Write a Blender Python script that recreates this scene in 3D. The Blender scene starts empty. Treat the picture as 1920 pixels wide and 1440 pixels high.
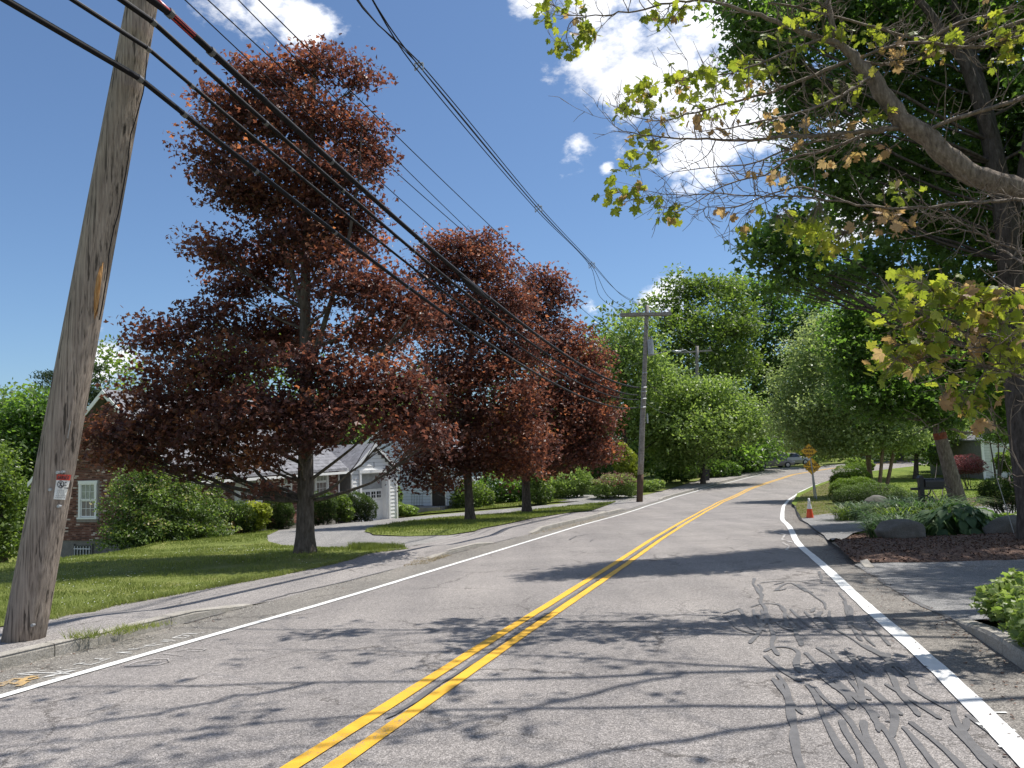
import bpy, math, random
import numpy as np
from mathutils import Vector, Matrix, Quaternion
from mathutils.geometry import delaunay_2d_cdt

SC = bpy.context.scene
COL = SC.collection
R = math.radians
rng = np.random.default_rng(7)
rnd = random.Random(11)

# ------------------------------------------------------------------ camera
FPX = 1442.0; H0 = 846.0; ROLL = R(-2.0); EYE = 1.6
PITCH = math.atan((H0 - 720) / FPX)
cam = bpy.data.cameras.new('camera'); camo = bpy.data.objects.new('camera', cam); COL.objects.link(camo)
cam.sensor_fit = 'HORIZONTAL'; cam.sensor_width = 36.0; cam.lens = FPX / 1920 * 36.0
cam.clip_start = 0.05; cam.clip_end = 4000
camo.matrix_world = (Matrix.Translation((0, 0, EYE)) @ Matrix.Rotation(R(90) + PITCH, 4, 'X')
                     @ Matrix.Rotation(ROLL, 4, 'Z'))
SC.camera = camo

def ray(px, py):
    u = (px - 960) / FPX; v = -(py - 720) / FPX
    a = u * math.cos(ROLL) - v * math.sin(ROLL); b = u * math.sin(ROLL) + v * math.cos(ROLL)
    cp, sp = math.cos(PITCH), math.sin(PITCH)
    return np.array([a, cp - b * sp, sp + b * cp])

def at(px, py, Y):
    d = ray(px, py)
    return np.array([0, 0, EYE]) + d * (Y / d[1])

# ------------------------------------------------------------------ world, sun, exposure
SUN_AZ, SUN_EL = R(62), R(66)
SC.view_settings.view_transform = 'Standard'; SC.view_settings.look = 'None'
SC.view_settings.gamma = 1.0; SC.view_settings.use_curve_mapping = False
SC.view_settings.exposure = 0.5
W = bpy.data.worlds.new('World'); SC.world = W; W.use_nodes = True
nt = W.node_tree; nt.nodes.clear()
def NN(t, typ, **kw):
    n = t.nodes.new(typ)
    for k, v in kw.items(): setattr(n, k, v)
    return n
def setin(n, **kw):
    for k, v in kw.items(): n.inputs[k.replace('_', ' ')].default_value = v
sky = NN(nt, 'ShaderNodeTexSky', sky_type='NISHITA', sun_disc=False)
sky.sun_elevation = SUN_EL; sky.sun_rotation = SUN_AZ; sky.altitude = 60
sky.air_density = 1.0; sky.dust_density = 0.6; sky.ozone_density = 1.6
hs = NN(nt, 'ShaderNodeHueSaturation'); hs.inputs['Saturation'].default_value = 0.92
nt.links.new(sky.outputs[0], hs.inputs['Color'])
tn_ = NN(nt, 'ShaderNodeMix', data_type='RGBA', blend_type='MULTIPLY'); tn_.inputs[0].default_value = 1.0; tn_.inputs[7].default_value = (.66, .825, 1.0, 1)
nt.links.new(hs.outputs[0], tn_.inputs[6])
tc = NN(nt, 'ShaderNodeTexCoord')
def mth(t, op, a, b=None, c=None):
    n = NN(t, 'ShaderNodeMath', operation=op)
    for i, x in enumerate((a, b, c)):
        if x is None: continue
        if isinstance(x, (int, float)): n.inputs[i].default_value = x
        else: t.links.new(x, n.inputs[i])
    return n.outputs[0]
# clouds: (pixel x, pixel y, angular radius in pixels of the photo)
CL = [(1180, 60, 85), (1250, 110, 130), (1360, 90, 120), (1200, 150, 100), (1330, 180, 100), (1420, 230, 80),
      (1300, 280, 45), (1150, 185, 45), (1120, 15, 60), (1340, 285, 60), (1440, 180, 90), (1240, 20, 100), (1120, 110, 45),
      (500, 15, 75), (560, 35, 60), (440, 10, 55), (995, 2, 30), (1085, 278, 30), (1138, 316, 13), (200, 656, 46), (235, 660, 30),
      (1115, 577, 28), (1140, 572, 20), (1250, 552, 45), (1400, 25, 90),
      (2300, 200, 300), (2500, 500, 260), (-800, 250, 240), (-800, 600, 260), (700, -700, 300), (1500, -600, 330), (1600, 360, 120)]
val = None
for (cx, cy, r) in CL:
    d = ray(cx, cy); d = d / np.linalg.norm(d)
    vs = NN(nt, 'ShaderNodeVectorMath', operation='DISTANCE'); nt.links.new(tc.outputs['Generated'], vs.inputs[0])
    vs.inputs[1].default_value = tuple(d)
    k = mth(nt, 'MULTIPLY_ADD', vs.outputs['Value'], -1.0 / (1.25*r / 1500.0), 1.0)
    k = mth(nt, 'MULTIPLY', k, min(1.0, 0.62 + r / 200))
    val = k if val is None else mth(nt, 'MAXIMUM', val, k)
for (cx, cy, cz, r) in [(-.6, -.7, .4, .35), (.5, -.75, .45, .4), (-.1, -.95, .3, .3), (.95, -.1, .3, .35), (-.95, -.1, .3, .3)]:
    d = np.array([cx, cy, cz]); d = d / np.linalg.norm(d)
    vs = NN(nt, 'ShaderNodeVectorMath', operation='DISTANCE'); nt.links.new(tc.outputs['Generated'], vs.inputs[0])
    vs.inputs[1].default_value = tuple(d)
    val = mth(nt, 'MAXIMUM', val, mth(nt, 'MULTIPLY_ADD', vs.outputs['Value'], -1.0 / r, 1.0))
val = mth(nt, 'MAXIMUM', val, -1.0)
mp = NN(nt, 'ShaderNodeMapping'); mp.inputs['Scale'].default_value = (1, 1, 1.7)
nt.links.new(tc.outputs['Generated'], mp.inputs[0])
nz = NN(nt, 'ShaderNodeTexNoise'); nt.links.new(mp.outputs[0], nz.inputs['Vector'])
setin(nz, Scale=11.0, Detail=9.0, Roughness=0.62)
nz2 = NN(nt, 'ShaderNodeTexNoise'); nt.links.new(mp.outputs[0], nz2.inputs['Vector'])
setin(nz2, Scale=4.5, Detail=4.0, Roughness=0.5)
v2 = mth(nt, 'MULTIPLY_ADD', mth(nt, 'SUBTRACT', nz.outputs['Fac'], 0.5), 3.8, val)
mr = NN(nt, 'ShaderNodeMapRange', interpolation_type='SMOOTHSTEP'); nt.links.new(v2, mr.inputs['Value'])
setin(mr, From_Min=0.12, From_Max=0.82)
shade = NN(nt, 'ShaderNodeMapRange'); nt.links.new(nz2.outputs['Fac'], shade.inputs['Value'])
setin(shade, From_Min=0.35, From_Max=0.65, To_Min=0.78, To_Max=1.0)
cc = NN(nt, 'ShaderNodeVectorMath', operation='SCALE'); cc.inputs[0].default_value = (10.4, 10.6, 11.2)
nt.links.new(shade.outputs[0], cc.inputs['Scale'])
mx = NN(nt, 'ShaderNodeMix', data_type='RGBA')
nt.links.new(mr.outputs[0], mx.inputs['Factor']); nt.links.new(tn_.outputs[2], mx.inputs[6]); nt.links.new(cc.outputs[0], mx.inputs[7])
bg = NN(nt, 'ShaderNodeBackground'); bg.inputs['Strength'].default_value = 0.091
nt.links.new(mx.outputs[2], bg.inputs['Color'])
wo = NN(nt, 'ShaderNodeOutputWorld'); nt.links.new(bg.outputs[0], wo.inputs[0])

sl = bpy.data.lights.new('sun', 'SUN'); sl.energy = 4.2; sl.angle = R(0.53); sl.color = (1.0, 0.955, 0.89)
so = bpy.data.objects.new('sun', sl); COL.objects.link(so)
SDIR = Vector((math.sin(SUN_AZ) * math.cos(SUN_EL), math.cos(SUN_AZ) * math.cos(SUN_EL), math.sin(SUN_EL)))
so.rotation_mode = 'QUATERNION'; so.rotation_quaternion = SDIR.to_track_quat('Z', 'Y'); so.location = (0, 0, 60)
SC.cycles.max_bounces = 6; SC.cycles.diffuse_bounces = 3; SC.cycles.glossy_bounces = 2
SC.cycles.transmission_bounces = 3; SC.cycles.transparent_max_bounces = 6

# ------------------------------------------------------------------ materials
def mat(name): 
    m = bpy.data.materials.new(name); m.use_nodes = True
    t = m.node_tree; t.nodes.clear()
    out = NN(t, 'ShaderNodeOutputMaterial'); b = NN(t, 'ShaderNodeBsdfPrincipled'); t.links.new(b.outputs[0], out.inputs[0])
    return m, t, b, out
def coords(t, kind='Object', scale=(1, 1, 1)):
    c = NN(t, 'ShaderNodeTexCoord'); m = NN(t, 'ShaderNodeMapping'); m.inputs['Scale'].default_value = scale
    t.links.new(c.outputs[kind], m.inputs[0]); return m.outputs[0]
def geopos(t, scale=(1, 1, 1)):
    c = NN(t, 'ShaderNodeNewGeometry'); m = NN(t, 'ShaderNodeMapping'); m.inputs['Scale'].default_value = scale
    t.links.new(c.outputs['Position'], m.inputs[0]); return m.outputs[0]
def noise(t, vec, scale, detail=3.0, rough=0.5):
    n = NN(t, 'ShaderNodeTexNoise'); t.links.new(vec, n.inputs['Vector']); setin(n, Scale=scale, Detail=detail, Roughness=rough)
    return n.outputs['Fac']
def ramp(t, fac, stops, interp='LINEAR'):
    n = NN(t, 'ShaderNodeValToRGB'); n.color_ramp.interpolation = interp
    e = n.color_ramp.elements
    while len(e) > 1: e.remove(e[-1])
    for i, (p, c) in enumerate(stops):
        x = e[0] if i == 0 else e.new(p)
        x.position = p; x.color = (c[0], c[1], c[2], 1)
    t.links.new(fac, n.inputs[0]); return n.outputs[0]
def mixc(t, fac, a, b, mode='MIX'):
    n = NN(t, 'ShaderNodeMix', data_type='RGBA', blend_type=mode)
    for idx, x in ((0, fac), (6, a), (7, b)):
        if isinstance(x, (int, float)): n.inputs[idx].default_value = x
        elif isinstance(x, tuple): n.inputs[idx].default_value = (x[0], x[1], x[2], 1)
        else: t.links.new(x, n.inputs[idx])
    return n.outputs[2]
def bump(t, b, h, strength=0.4, dist=0.01):
    n = NN(t, 'ShaderNodeBump'); setin(n, Strength=strength, Distance=dist)
    t.links.new(h, n.inputs['Height']); t.links.new(n.outputs[0], b.inputs['Normal'])
def simple(name, col, rough=0.7, metal=0.0, var=0.12, scale=6.0, bumpd=0.0, spec=0.5):
    m, t, b, o = mat(name)
    v = geopos(t); n = noise(t, v, scale, 5, 0.6)
    a = tuple(c * (1 - var * 2) for c in col); c2 = tuple(min(1, c * (1 + var * 2)) for c in col)
    t.links.new(ramp(t, n, [(0.3, a), (0.7, c2)]), b.inputs['Base Color'])
    setin(b, Roughness=rough, Metallic=metal); b.inputs['Specular IOR Level'].default_value = spec
    if bumpd: bump(t, b, noise(t, v, scale * 6, 4, .6), 0.6, bumpd)
    return m
def mixvec(t, v):
    n = NN(t, 'ShaderNodeTexNoise'); t.links.new(v, n.inputs['Vector']); setin(n, Scale=2.2, Detail=5.0, Roughness=.7)
    s = NN(t, 'ShaderNodeVectorMath', operation='SCALE'); s.inputs['Scale'].default_value = .55; t.links.new(n.outputs['Color'], s.inputs[0])
    a = NN(t, 'ShaderNodeVectorMath', operation='ADD'); t.links.new(v, a.inputs[0]); t.links.new(s.outputs[0], a.inputs[1]); return a.outputs[0]
def asphalt(name, base, warm=(1.0, 0.97, 0.93), contrast=1.0, fine=150.0, patch=.16):
    m, t, b, o = mat(name)
    v = geopos(t)
    vo = NN(t, 'ShaderNodeTexVoronoi'); t.links.new(v, vo.inputs['Vector']); setin(vo, Scale=fine)
    sp = NN(t, 'ShaderNodeSeparateColor'); t.links.new(vo.outputs['Color'], sp.inputs[0])
    c = [tuple(base * k * w for w in warm) for k in (0.40, 0.85, 1.1, 1.9)]
    stone = ramp(t, sp.outputs[0], [(0.0, c[0]), (0.35, c[1]), (0.72, c[2]), (1.0, c[3])])
    mott = noise(t, v, 22.0, 4, 0.7)
    stone = mixc(t, 1.0, stone, ramp(t, mott, [(0.36, (.82, .82, .82)), (0.64, (1.14, 1.14, 1.14))]), 'MULTIPLY')
    big = noise(t, v, 0.55, 6, 0.62)
    col = mixc(t, 1.0, stone, ramp(t, big, [(0.3, (1 - patch,) * 3), (0.7, (1 + patch, 1 + patch * .95, 1 + patch * .85))]), 'MULTIPLY')
    mpr = NN(t, 'ShaderNodeMapping'); mpr.inputs['Rotation'].default_value = (0, 0, R(18)); mpr.inputs['Scale'].default_value = (1.15, .05, 1); t.links.new(v, mpr.inputs[0])
    band = noise(t, mpr.outputs[0], 1.0, 3, .5)
    col = mixc(t, 1.0, col, ramp(t, band, [(0.35, (.90, .90, .905)), (0.65, (1.09, 1.085, 1.075))]), 'MULTIPLY')
    sp2 = noise(t, v, 1.7, 5, .7)
    col = mixc(t, 1.0, col, ramp(t, sp2, [(0.28, (.74, .73, .72)), (0.36, (1, 1, 1))]), 'MULTIPLY')
    vc = NN(t, 'ShaderNodeTexVoronoi', feature='DISTANCE_TO_EDGE'); setin(vc, Scale=.55); t.links.new(mixvec(t, v), vc.inputs['Vector'])
    crk = mth(t, 'ADD', vc.outputs['Distance'], mth(t, 'MULTIPLY', noise(t, v, .8, 3, .5), .05))
    col = mixc(t, 1.0, col, ramp(t, crk, [(0.026, (.55, .54, .53)), (0.031, (1, 1, 1))]), 'MULTIPLY')
    t.links.new(col, b.inputs['Base Color']); setin(b, Roughness=0.86); b.inputs['Specular IOR Level'].default_value = 0.35
    bump(t, b, vo.outputs['Distance'], 0.5, 0.004)
    return m
M = {}
M['road'] = asphalt('asphalt_road', 0.228, (1.065, .985, .93))
M['shoulder'] = asphalt('asphalt_shoulder', 0.20, (1.03, .96, .85), fine=110)
M['shoulder_r'] = asphalt('asphalt_right_shoulder', 0.18, (1.04, .96, .86), fine=120)
M['walk'] = asphalt('asphalt_walk', 0.250, (1.06, .985, .93), fine=130)
M['drive'] = asphalt('asphalt_drive', 0.235, (1.0, .965, .91), fine=120)
M['drive_r'] = asphalt('asphalt_dark_drive', 0.205, (1.0, .985, .97), fine=120)
def tar():
    m, t, b, o = mat('tar'); v = geopos(t)
    t.links.new(ramp(t, noise(t, v, 14, 5, .65), [(0.3, (.098, .095, .096)), (0.75, (.148, .143, .143))]), b.inputs['Base Color'])
    setin(b, Roughness=0.62); bump(t, b, noise(t, v, 160, 3), .3, .003); return m
M['tar'] = tar()
def paint(name, c, under=(.2, .19, .18), wear=.42):
    m, t, b, o = mat(name); v = geopos(t)
    vo = NN(t, 'ShaderNodeTexVoronoi'); t.links.new(v, vo.inputs['Vector']); setin(vo, Scale=120.0)
    n = noise(t, v, 60, 6, .75); n2 = noise(t, v, 2.5, 5, .6)
    f = mth(t, 'ADD', mth(t, 'MULTIPLY', n, .6), mth(t, 'MULTIPLY', n2, .4))
    mr = NN(t, 'ShaderNodeMapRange'); t.links.new(f, mr.inputs['Value']); setin(mr, From_Min=wear - .06, From_Max=wear + .02)
    tone = mixc(t, 1.0, c, ramp(t, n2, [(0.3, (.85,) * 3), (0.7, (1.08,) * 3)]), 'MULTIPLY')
    t.links.new(mixc(t, mr.outputs[0], under, tone), b.inputs['Base Color']); setin(b, Roughness=.6)
    bump(t, b, vo.outputs['Distance'], .4, .003)
    return m
M['yellow'] = paint('road_paint_yellow', (.80, .44, .03), wear=.415)
M['white'] = paint('road_paint_white', (.80, .80, .77), wear=.37)
M['spray_w'] = paint('spray_white', (.62, .61, .58), (.2, .19, .165), wear=.47)
M['spray_o'] = paint('spray_orange', (.55, .36, .14), (.2, .19, .165), wear=.5)
def grassm(name, a, b_, c, sc=0.8):
    m, t, b, o = mat(name); v = geopos(t)
    n = noise(t, v, sc, 6, .65); n2 = noise(t, v, 35, 4, .7)
    col = ramp(t, n, [(0.3, a), (0.52, b_), (0.72, c)])
    col = mixc(t, 1.0, col, ramp(t, n2, [(0.3, (.55,) * 3), (0.7, (1.35,) * 3)]), 'MULTIPLY')
    t.links.new(col, b.inputs['Base Color']); setin(b, Roughness=.85); b.inputs['Specular IOR Level'].default_value = .15
    bump(t, b, n2, .8, .03); return m
M['grass'] = grassm('lawn_grass', (.11, .14, .03), (.17, .20, .048), (.28, .27, .10))
M['grass_r'] = grassm('lawn_grass_bright', (.10, .15, .022), (.15, .20, .032), (.22, .25, .06))
M['dry'] = grassm('dry_verge', (.09, .09, .035), (.16, .14, .065), (.24, .20, .11), 1.6)
def mulchm():
    m, t, b, o = mat('mulch'); v = geopos(t)
    vo = NN(t, 'ShaderNodeTexVoronoi'); t.links.new(v, vo.inputs['Vector']); setin(vo, Scale=38.0)
    sp = NN(t, 'ShaderNodeSeparateColor'); t.links.new(vo.outputs['Color'], sp.inputs[0])
    t.links.new(ramp(t, sp.outputs[0], [(0, (.050, .028, .020)), (.5, (.125, .064, .042)), (1, (.23, .145, .10))]), b.inputs['Base Color'])
    setin(b, Roughness=.9); bump(t, b, vo.outputs['Distance'], 1, .03); return m
M['mulch'] = mulchm()
def granite(name, k=1.0):
    m, t, b, o = mat(name); v = geopos(t)
    c = ramp(t, noise(t, v, 60, 5, .7), [(0.3, (.16 * k, .15 * k, .135 * k)), (0.55, (.30 * k, .285 * k, .26 * k)), (0.75, (.42 * k, .40 * k, .37 * k))])
    c = mixc(t, 1.0, c, ramp(t, noise(t, v, 3, 5, .65), [(0.3, (.7, .68, .62)), (0.7, (1.1, 1.08, 1.05))]), 'MULTIPLY')
    t.links.new(c, b.inputs['Base Color']); setin(b, Roughness=.85); bump(t, b, noise(t, v, 25, 6, .7), .8, .012); return m
M['granite'] = granite('granite', 1.35); M['boulder'] = granite('boulder_rock', .5); M['conc'] = granite('concrete_foundation', .75)
def woodpole(name, a, b_, c, axis_scale=(55, 55, 1.1)):
    m, t, b, o = mat(name); v = coords(t, 'Object', axis_scale)
    n = noise(t, v, 1.0, 7, .62)
    v3 = coords(t, 'Object', (26, 26, .55)); n3 = noise(t, v3, 1.0, 4, .55)
    vb = geopos(t); nb = noise(t, vb, 1.3, 4, .6)
    col = ramp(t, n, [(0.30, a), (0.47, b_), (0.70, c)])
    crack = ramp(t, n3, [(0.36, (.28,) * 3), (0.42, (1,) * 3)])
    col = mixc(t, 1.0, col, crack, 'MULTIPLY')
    col = mixc(t, 1.0, col, ramp(t, nb, [(0.3, (.78, .76, .74)), (0.7, (1.12, 1.1, 1.06))]), 'MULTIPLY')
    t.links.new(col, b.inputs['Base Color']); setin(b, Roughness=.88); b.inputs['Specular IOR Level'].default_value = .2
    bump(t, b, mth(t, 'ADD', n, n3), 1.0, .012); return m
M['pole'] = woodpole('weathered_pole', (.11, .09, .075), (.27, .225, .19), (.42, .36, .305))
M['pole_dark'] = woodpole('creosote_pole_foot', (.05, .03, .02), (.11, .07, .05), (.18, .13, .10))
M['split'] = woodpole('fresh_split_wood', (.22, .10, .03), (.42, .22, .08), (.60, .40, .20))
def barkm(name, k=(1, 1, 1), s=1.0):
    m, t, b, o = mat(name); v = geopos(t, (14 * s, 14 * s, 4 * s)); n = noise(t, v, 1.0, 7, .7)
    c = ramp(t, n, [(0.3, (.045 * k[0], .037 * k[1], .030 * k[2])), (0.55, (.12 * k[0], .10 * k[1], .083 * k[2])), (0.75, (.21 * k[0], .185 * k[1], .16 * k[2]))])
    t.links.new(c, b.inputs['Base Color']); setin(b, Roughness=.9); b.inputs['Specular IOR Level'].default_value = .2
    bump(t, b, n, 1.0, .03); return m
M['bark'] = barkm('bark_brown'); M['bark_grey'] = barkm('bark_grey', (1.9, 1.85, 1.8), 1.5); M['bark_dark'] = barkm('bark_dark', (.8, .8, .85))
M['bark_pale'] = barkm('bark_pale', (1.9, 1.6, 1.35))
def leafm(name, stops, trans, tmul=.4, rough=.42, spec=.5, big=.6):
    """leaf: colour by the leaf's own tint attribute, thin translucent sheet"""
    m, t, b, o = mat(name)
    at_ = NN(t, 'ShaderNodeAttribute', attribute_name='tint')
    col = ramp(t, at_.outputs['Fac'], stops)
    t.links.new(col, b.inputs['Base Color']); setin(b, Roughness=rough); b.inputs['Specular IOR Level'].default_value = spec
    tr = NN(t, 'ShaderNodeBsdfTranslucent')
    tcol = mixc(t, 1.0, col, trans, 'MULTIPLY')
    t.links.new(tcol, tr.inputs['Color'])
    ms = NN(t, 'ShaderNodeMixShader'); ms.inputs[0].default_value = tmul
    t.links.new(b.outputs[0], ms.inputs[1]); t.links.new(tr.outputs[0], ms.inputs[2]); t.links.new(ms.outputs[0], o.inputs[0])
    return m
M['red'] = leafm('crimson_maple_leaves', [(0, (.064, .031, .029)), (.38, (.125, .056, .043)), (.62, (.185, .080, .052)), (.80, (.30, .13, .065)), (1, (.44, .20, .085))], (2.2, 1.75, 1.4), .46, .44, .45)
M['green_dark'] = leafm('dark_green_leaves', [(0, (.042, .070, .022)), (.5, (.080, .128, .036)), (1, (.16, .215, .056))], (2.5, 2.9, 1.2), .55, .40, .6)
M['green_mid'] = leafm('mid_green_leaves', [(0, (.060, .092, .025)), (.5, (.125, .18, .042)), (1, (.23, .29, .07))], (1.75, 1.9, .9), .44, .42, .6)
M['green_light'] = leafm('light_green_leaves', [(0, (.11, .155, .045)), (.5, (.21, .29, .08)), (1, (.36, .42, .15))], (1.55, 1.65, .95), .48, .42, .6)
M['pale'] = leafm('pale_silvery_green_leaves', [(0, (.14, .19, .07)), (.5, (.26, .33, .13)), (1, (.42, .47, .23))], (1.5, 1.55, 1.0), .5, .40, .6)
M['lime'] = leafm('yellow_green_leaves', [(0, (.14, .17, .025)), (.5, (.28, .32, .04)), (1, (.44, .45, .07))], (1.4, 1.5, .9), .42, .5, .4)
M['scorch'] = leafm('scorched_yellow_green_leaves', [(0, (.12, .16, .025)), (.3, (.24, .29, .040)), (.62, (.40, .42, .06)), (.72, (.33, .21, .11)), (.86, (.40, .25, .15)), (1, (.48, .33, .22))], (1.45, 1.5, .9), .52, .5, .4)
M['rose'] = leafm('pink_red_lace_leaves', [(0, (.07, .02, .025)), (.5, (.16, .045, .055)), (1, (.34, .13, .14))], (1.8, 1.3, 1.2), .35, .5, .4)
M['bronze'] = leafm('green_and_bronze_leaves', [(0, (.055, .085, .022)), (.5, (.13, .20, .045)), (.82, (.24, .31, .08)), (.92, (.34, .25, .09)), (1, (.50, .46, .33))], (1.5, 1.6, .9), .42, .45, .5)
M['yew'] = leafm('yew_needles', [(0, (.022, .036, .011)), (.5, (.055, .090, .020)), (1, (.14, .20, .034))], (1.6, 1.9, .8), .25, .55, .3)
M['yewlime'] = leafm('bright_yew_needles', [(0, (.03, .06, .010)), (.5, (.09, .15, .016)), (1, (.20, .28, .03))], (1.6, 1.8, .8), .28, .55, .3)
M['needle'] = leafm('pine_needles', [(0, (.020, .034, .016)), (.5, (.040, .062, .026)), (1, (.075, .105, .042))], (1.4, 1.6, .9), .2, .65, .15)
M['sedum'] = leafm('dusty_pink_flowers', [(0, (.20, .11, .09)), (.5, (.33, .20, .16)), (1, (.45, .32, .26))], (1.2, 1.1, 1), .2, .8, .2)
M['petal'] = leafm('white_petals', [(0, (.6, .6, .55)), (1, (.8, .8, .76))], (1, 1, 1), .3, .7, .2)
M['blade'] = leafm('grass_blades', [(0, (.11, .14, .03)), (.5, (.205, .245, .062)), (.85, (.31, .32, .11)), (1, (.42, .38, .19))], (1.35, 1.45, .9), .35, .55, .3)
M['straw'] = leafm('dead_grass_straw', [(0, (.22, .19, .12)), (1, (.46, .39, .27))], (1.2, 1.1, .9), .2, .7, .2)
M['blade_r'] = leafm('bright_grass_blades', [(0, (.09, .14, .02)), (.5, (.16, .22, .035)), (1, (.28, .30, .08))], (1.5, 1.6, .9), .35, .55, .3)
M['hosta'] = leafm('hosta_leaves', [(0, (.040, .080, .034)), (.6, (.070, .125, .05)), (1, (.14, .21, .085))], (1.5, 1.8, .9), .28, .55, .35)
M['brick'] = leafm('house_bricks', [(0, (.075, .034, .026)), (.4, (.15, .065, .048)), (.7, (.23, .11, .08)), (.86, (.30, .18, .14)), (1, (.52, .42, .36))], (1, 1, 1), 0.0, .9, .2)
M['mortar'] = simple('mortar', (.24, .21, .19), .95)
M['clap'] = simple('white_clapboard', (.86, .86, .84), .55, var=.02)
M['clap_blue'] = simple('pale_blue_grey_clapboard', (.62, .68, .74), .6, var=.03)
M['clap_cream'] = simple('cream_clapboard', (.62, .63, .58), .6, var=.04)
M['trim'] = simple('white_trim', (.84, .84, .82), .5, var=.02)
M['gap'] = simple('shadow_board', (.18, .18, .18), .9, var=.1)
def shingle(name, c):
    m, t, b, o = mat(name); v = geopos(t); n = noise(t, v, 7, 6, .75)
    br = NN(t, 'ShaderNodeTexVoronoi'); t.links.new(v, br.inputs['Vector']); setin(br, Scale=5.0)
    sp = NN(t, 'ShaderNodeSeparateColor'); t.links.new(br.outputs['Color'], sp.inputs[0])
    k = ramp(t, mth(t, 'ADD', mth(t, 'MULTIPLY', n, .6), mth(t, 'MULTIPLY', sp.outputs[0], .4)), [(.25, tuple(x * .7 for x in c)), (.75, tuple(x * 1.25 for x in c))])
    t.links.new(k, b.inputs['Base Color']); setin(b, Roughness=.92); bump(t, b, n, .5, .01); return m
M['shingle'] = shingle('grey_shingles', (.20, .20, .215))
def glassm():
    m, t, b, o = mat('window_glass'); setin(b, Roughness=.06); b.inputs['Base Color'].default_value = (.020, .026, .032, 1)
    b.inputs['Specular IOR Level'].default_value = .9; return m
M['glass'] = glassm()
M['blind'] = simple('window_blind', (.34, .36, .30), .8)
M['black'] = simple('black_paint', (.018, .018, .022), .4, var=.1)
M['darkbrown'] = simple('dark_door', (.022, .016, .015), .5)
M['cable'] = simple('black_cable', (.012, .011, .013), .7, var=.15, spec=.12)
M['wire'] = simple('dull_dark_wire', (.13, .13, .14), .5, .3, spec=.4)
M['redsleeve'] = simple('red_plastic_sleeve', (.42, .03, .04), .35)
M['metal'] = simple('galvanised_metal', (.40, .41, .42), .45, .6)
M['metal_grey'] = simple('grey_transformer_paint', (.36, .38, .40), .5)
M['porcelain'] = simple('insulator', (.30, .27, .25), .35)
M['timber'] = simple('grey_timber', (.25, .225, .20), .85, var=.2, scale=9)
M['signor'] = simple('orange_sign_face', (.80, .44, .03), .45, var=.05)
M['signblack'] = simple('sign_black', (.015, .015, .015), .6)
M['cone'] = simple('orange_cone_plastic', (.78, .085, .02), .5, var=.08)
M['conewhite'] = simple('reflective_collar', (.75, .74, .72), .4, var=.04)
M['platew'] = simple('warning_plate_white', (.72, .73, .70), .5, var=.04, scale=20)
M['plater'] = simple('warning_plate_red', (.48, .055, .035), .5, var=.1, scale=30)
M['platek'] = simple('warning_plate_ink', (.05, .05, .06), .7)
M['tan_car'] = simple('tan_car_paint', (.22, .20, .18), .32, .4, var=.03)
M['silver_car'] = simple('silver_car_paint', (.36, .35, .33), .32, .4, var=.03)
M['carglass'] = simple('car_glass', (.02, .022, .025), .1, var=.05, spec=.9)
M['tyre'] = simple('tyre_rubber', (.02, .02, .02), .8)
M['rim'] = simple('wheel_rim', (.45, .45, .46), .35, .7)
M['lamp'] = simple('headlight_lens', (.6, .6, .6), .15)
M['rlamp'] = simple('tail_light_lens', (.35, .02, .015), .2)
M['cutwood'] = simple('red_brown_band', (.23, .062, .03), .8, var=.25, scale=12)
M['fence'] = simple('grey_board_fence', (.16, .15, .135), .9, var=.2)
M['plinth'] = simple('precast_step', (.38, .33, .29), .9, var=.1)
M['stone_white'] = simple('pale_cast_stone', (.55, .50, .42), .85)
M['litter'] = simple('pale_stone_chips', (.5, .48, .44), .8)
M['basement'] = simple('basement_window_dark', (.03, .035, .04), .3)
M['chalk'] = paint('chalk_scrawl', (.50, .48, .46), (.25, .22, .19), wear=.5)

# ------------------------------------------------------------------ mesh helpers
def tag(o, label=None, cat=None, group=None, kind=None):
    if label: o['label'] = label
    if cat: o['category'] = cat
    if group: o['group'] = group
    if kind: o['kind'] = kind
    return o
def empty(name, loc=(0, 0, 0), rz=0.0):
    o = bpy.data.objects.new(name, None); COL.objects.link(o); o.location = tuple(float(x) for x in loc); o.rotation_euler = (0, 0, rz)
    o.empty_display_size = .2; return o
def newobj(name, me, m=None, parent=None, loc=None):
    o = bpy.data.objects.new(name, me); COL.objects.link(o)
    if m is not None and not me.materials: me.materials.append(m)
    if parent is not None: o.parent = parent
    if loc is not None: o.location = tuple(float(x) for x in loc)
    return o
def fastmesh(name, V, F=None, starts=None, loops=None, tint=None, smooth=False):
    """V (n,3); F (m,k) equal faces, or loops+starts"""
    me = bpy.data.meshes.new(name); V = np.asarray(V, np.float32)
    if F is not None:
        F = np.asarray(F, np.int32); k = F.shape[1]; loops = F.ravel(); starts = np.arange(len(F), dtype=np.int32) * k
    me.vertices.add(len(V)); me.vertices.foreach_set('co', V.ravel())
    me.loops.add(len(loops)); me.loops.foreach_set('vertex_index', np.asarray(loops, np.int32))
    me.polygons.add(len(starts)); me.polygons.foreach_set('loop_start', np.asarray(starts, np.int32))
    if tint is not None:
        a = me.attributes.new('tint', 'FLOAT', 'FACE'); a.data.foreach_set('value', np.asarray(tint, np.float32))
    me.polygons.foreach_set('use_smooth', np.full(len(starts), smooth, bool))
    me.update(calc_edges=True); me.validate()
    return me
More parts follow.
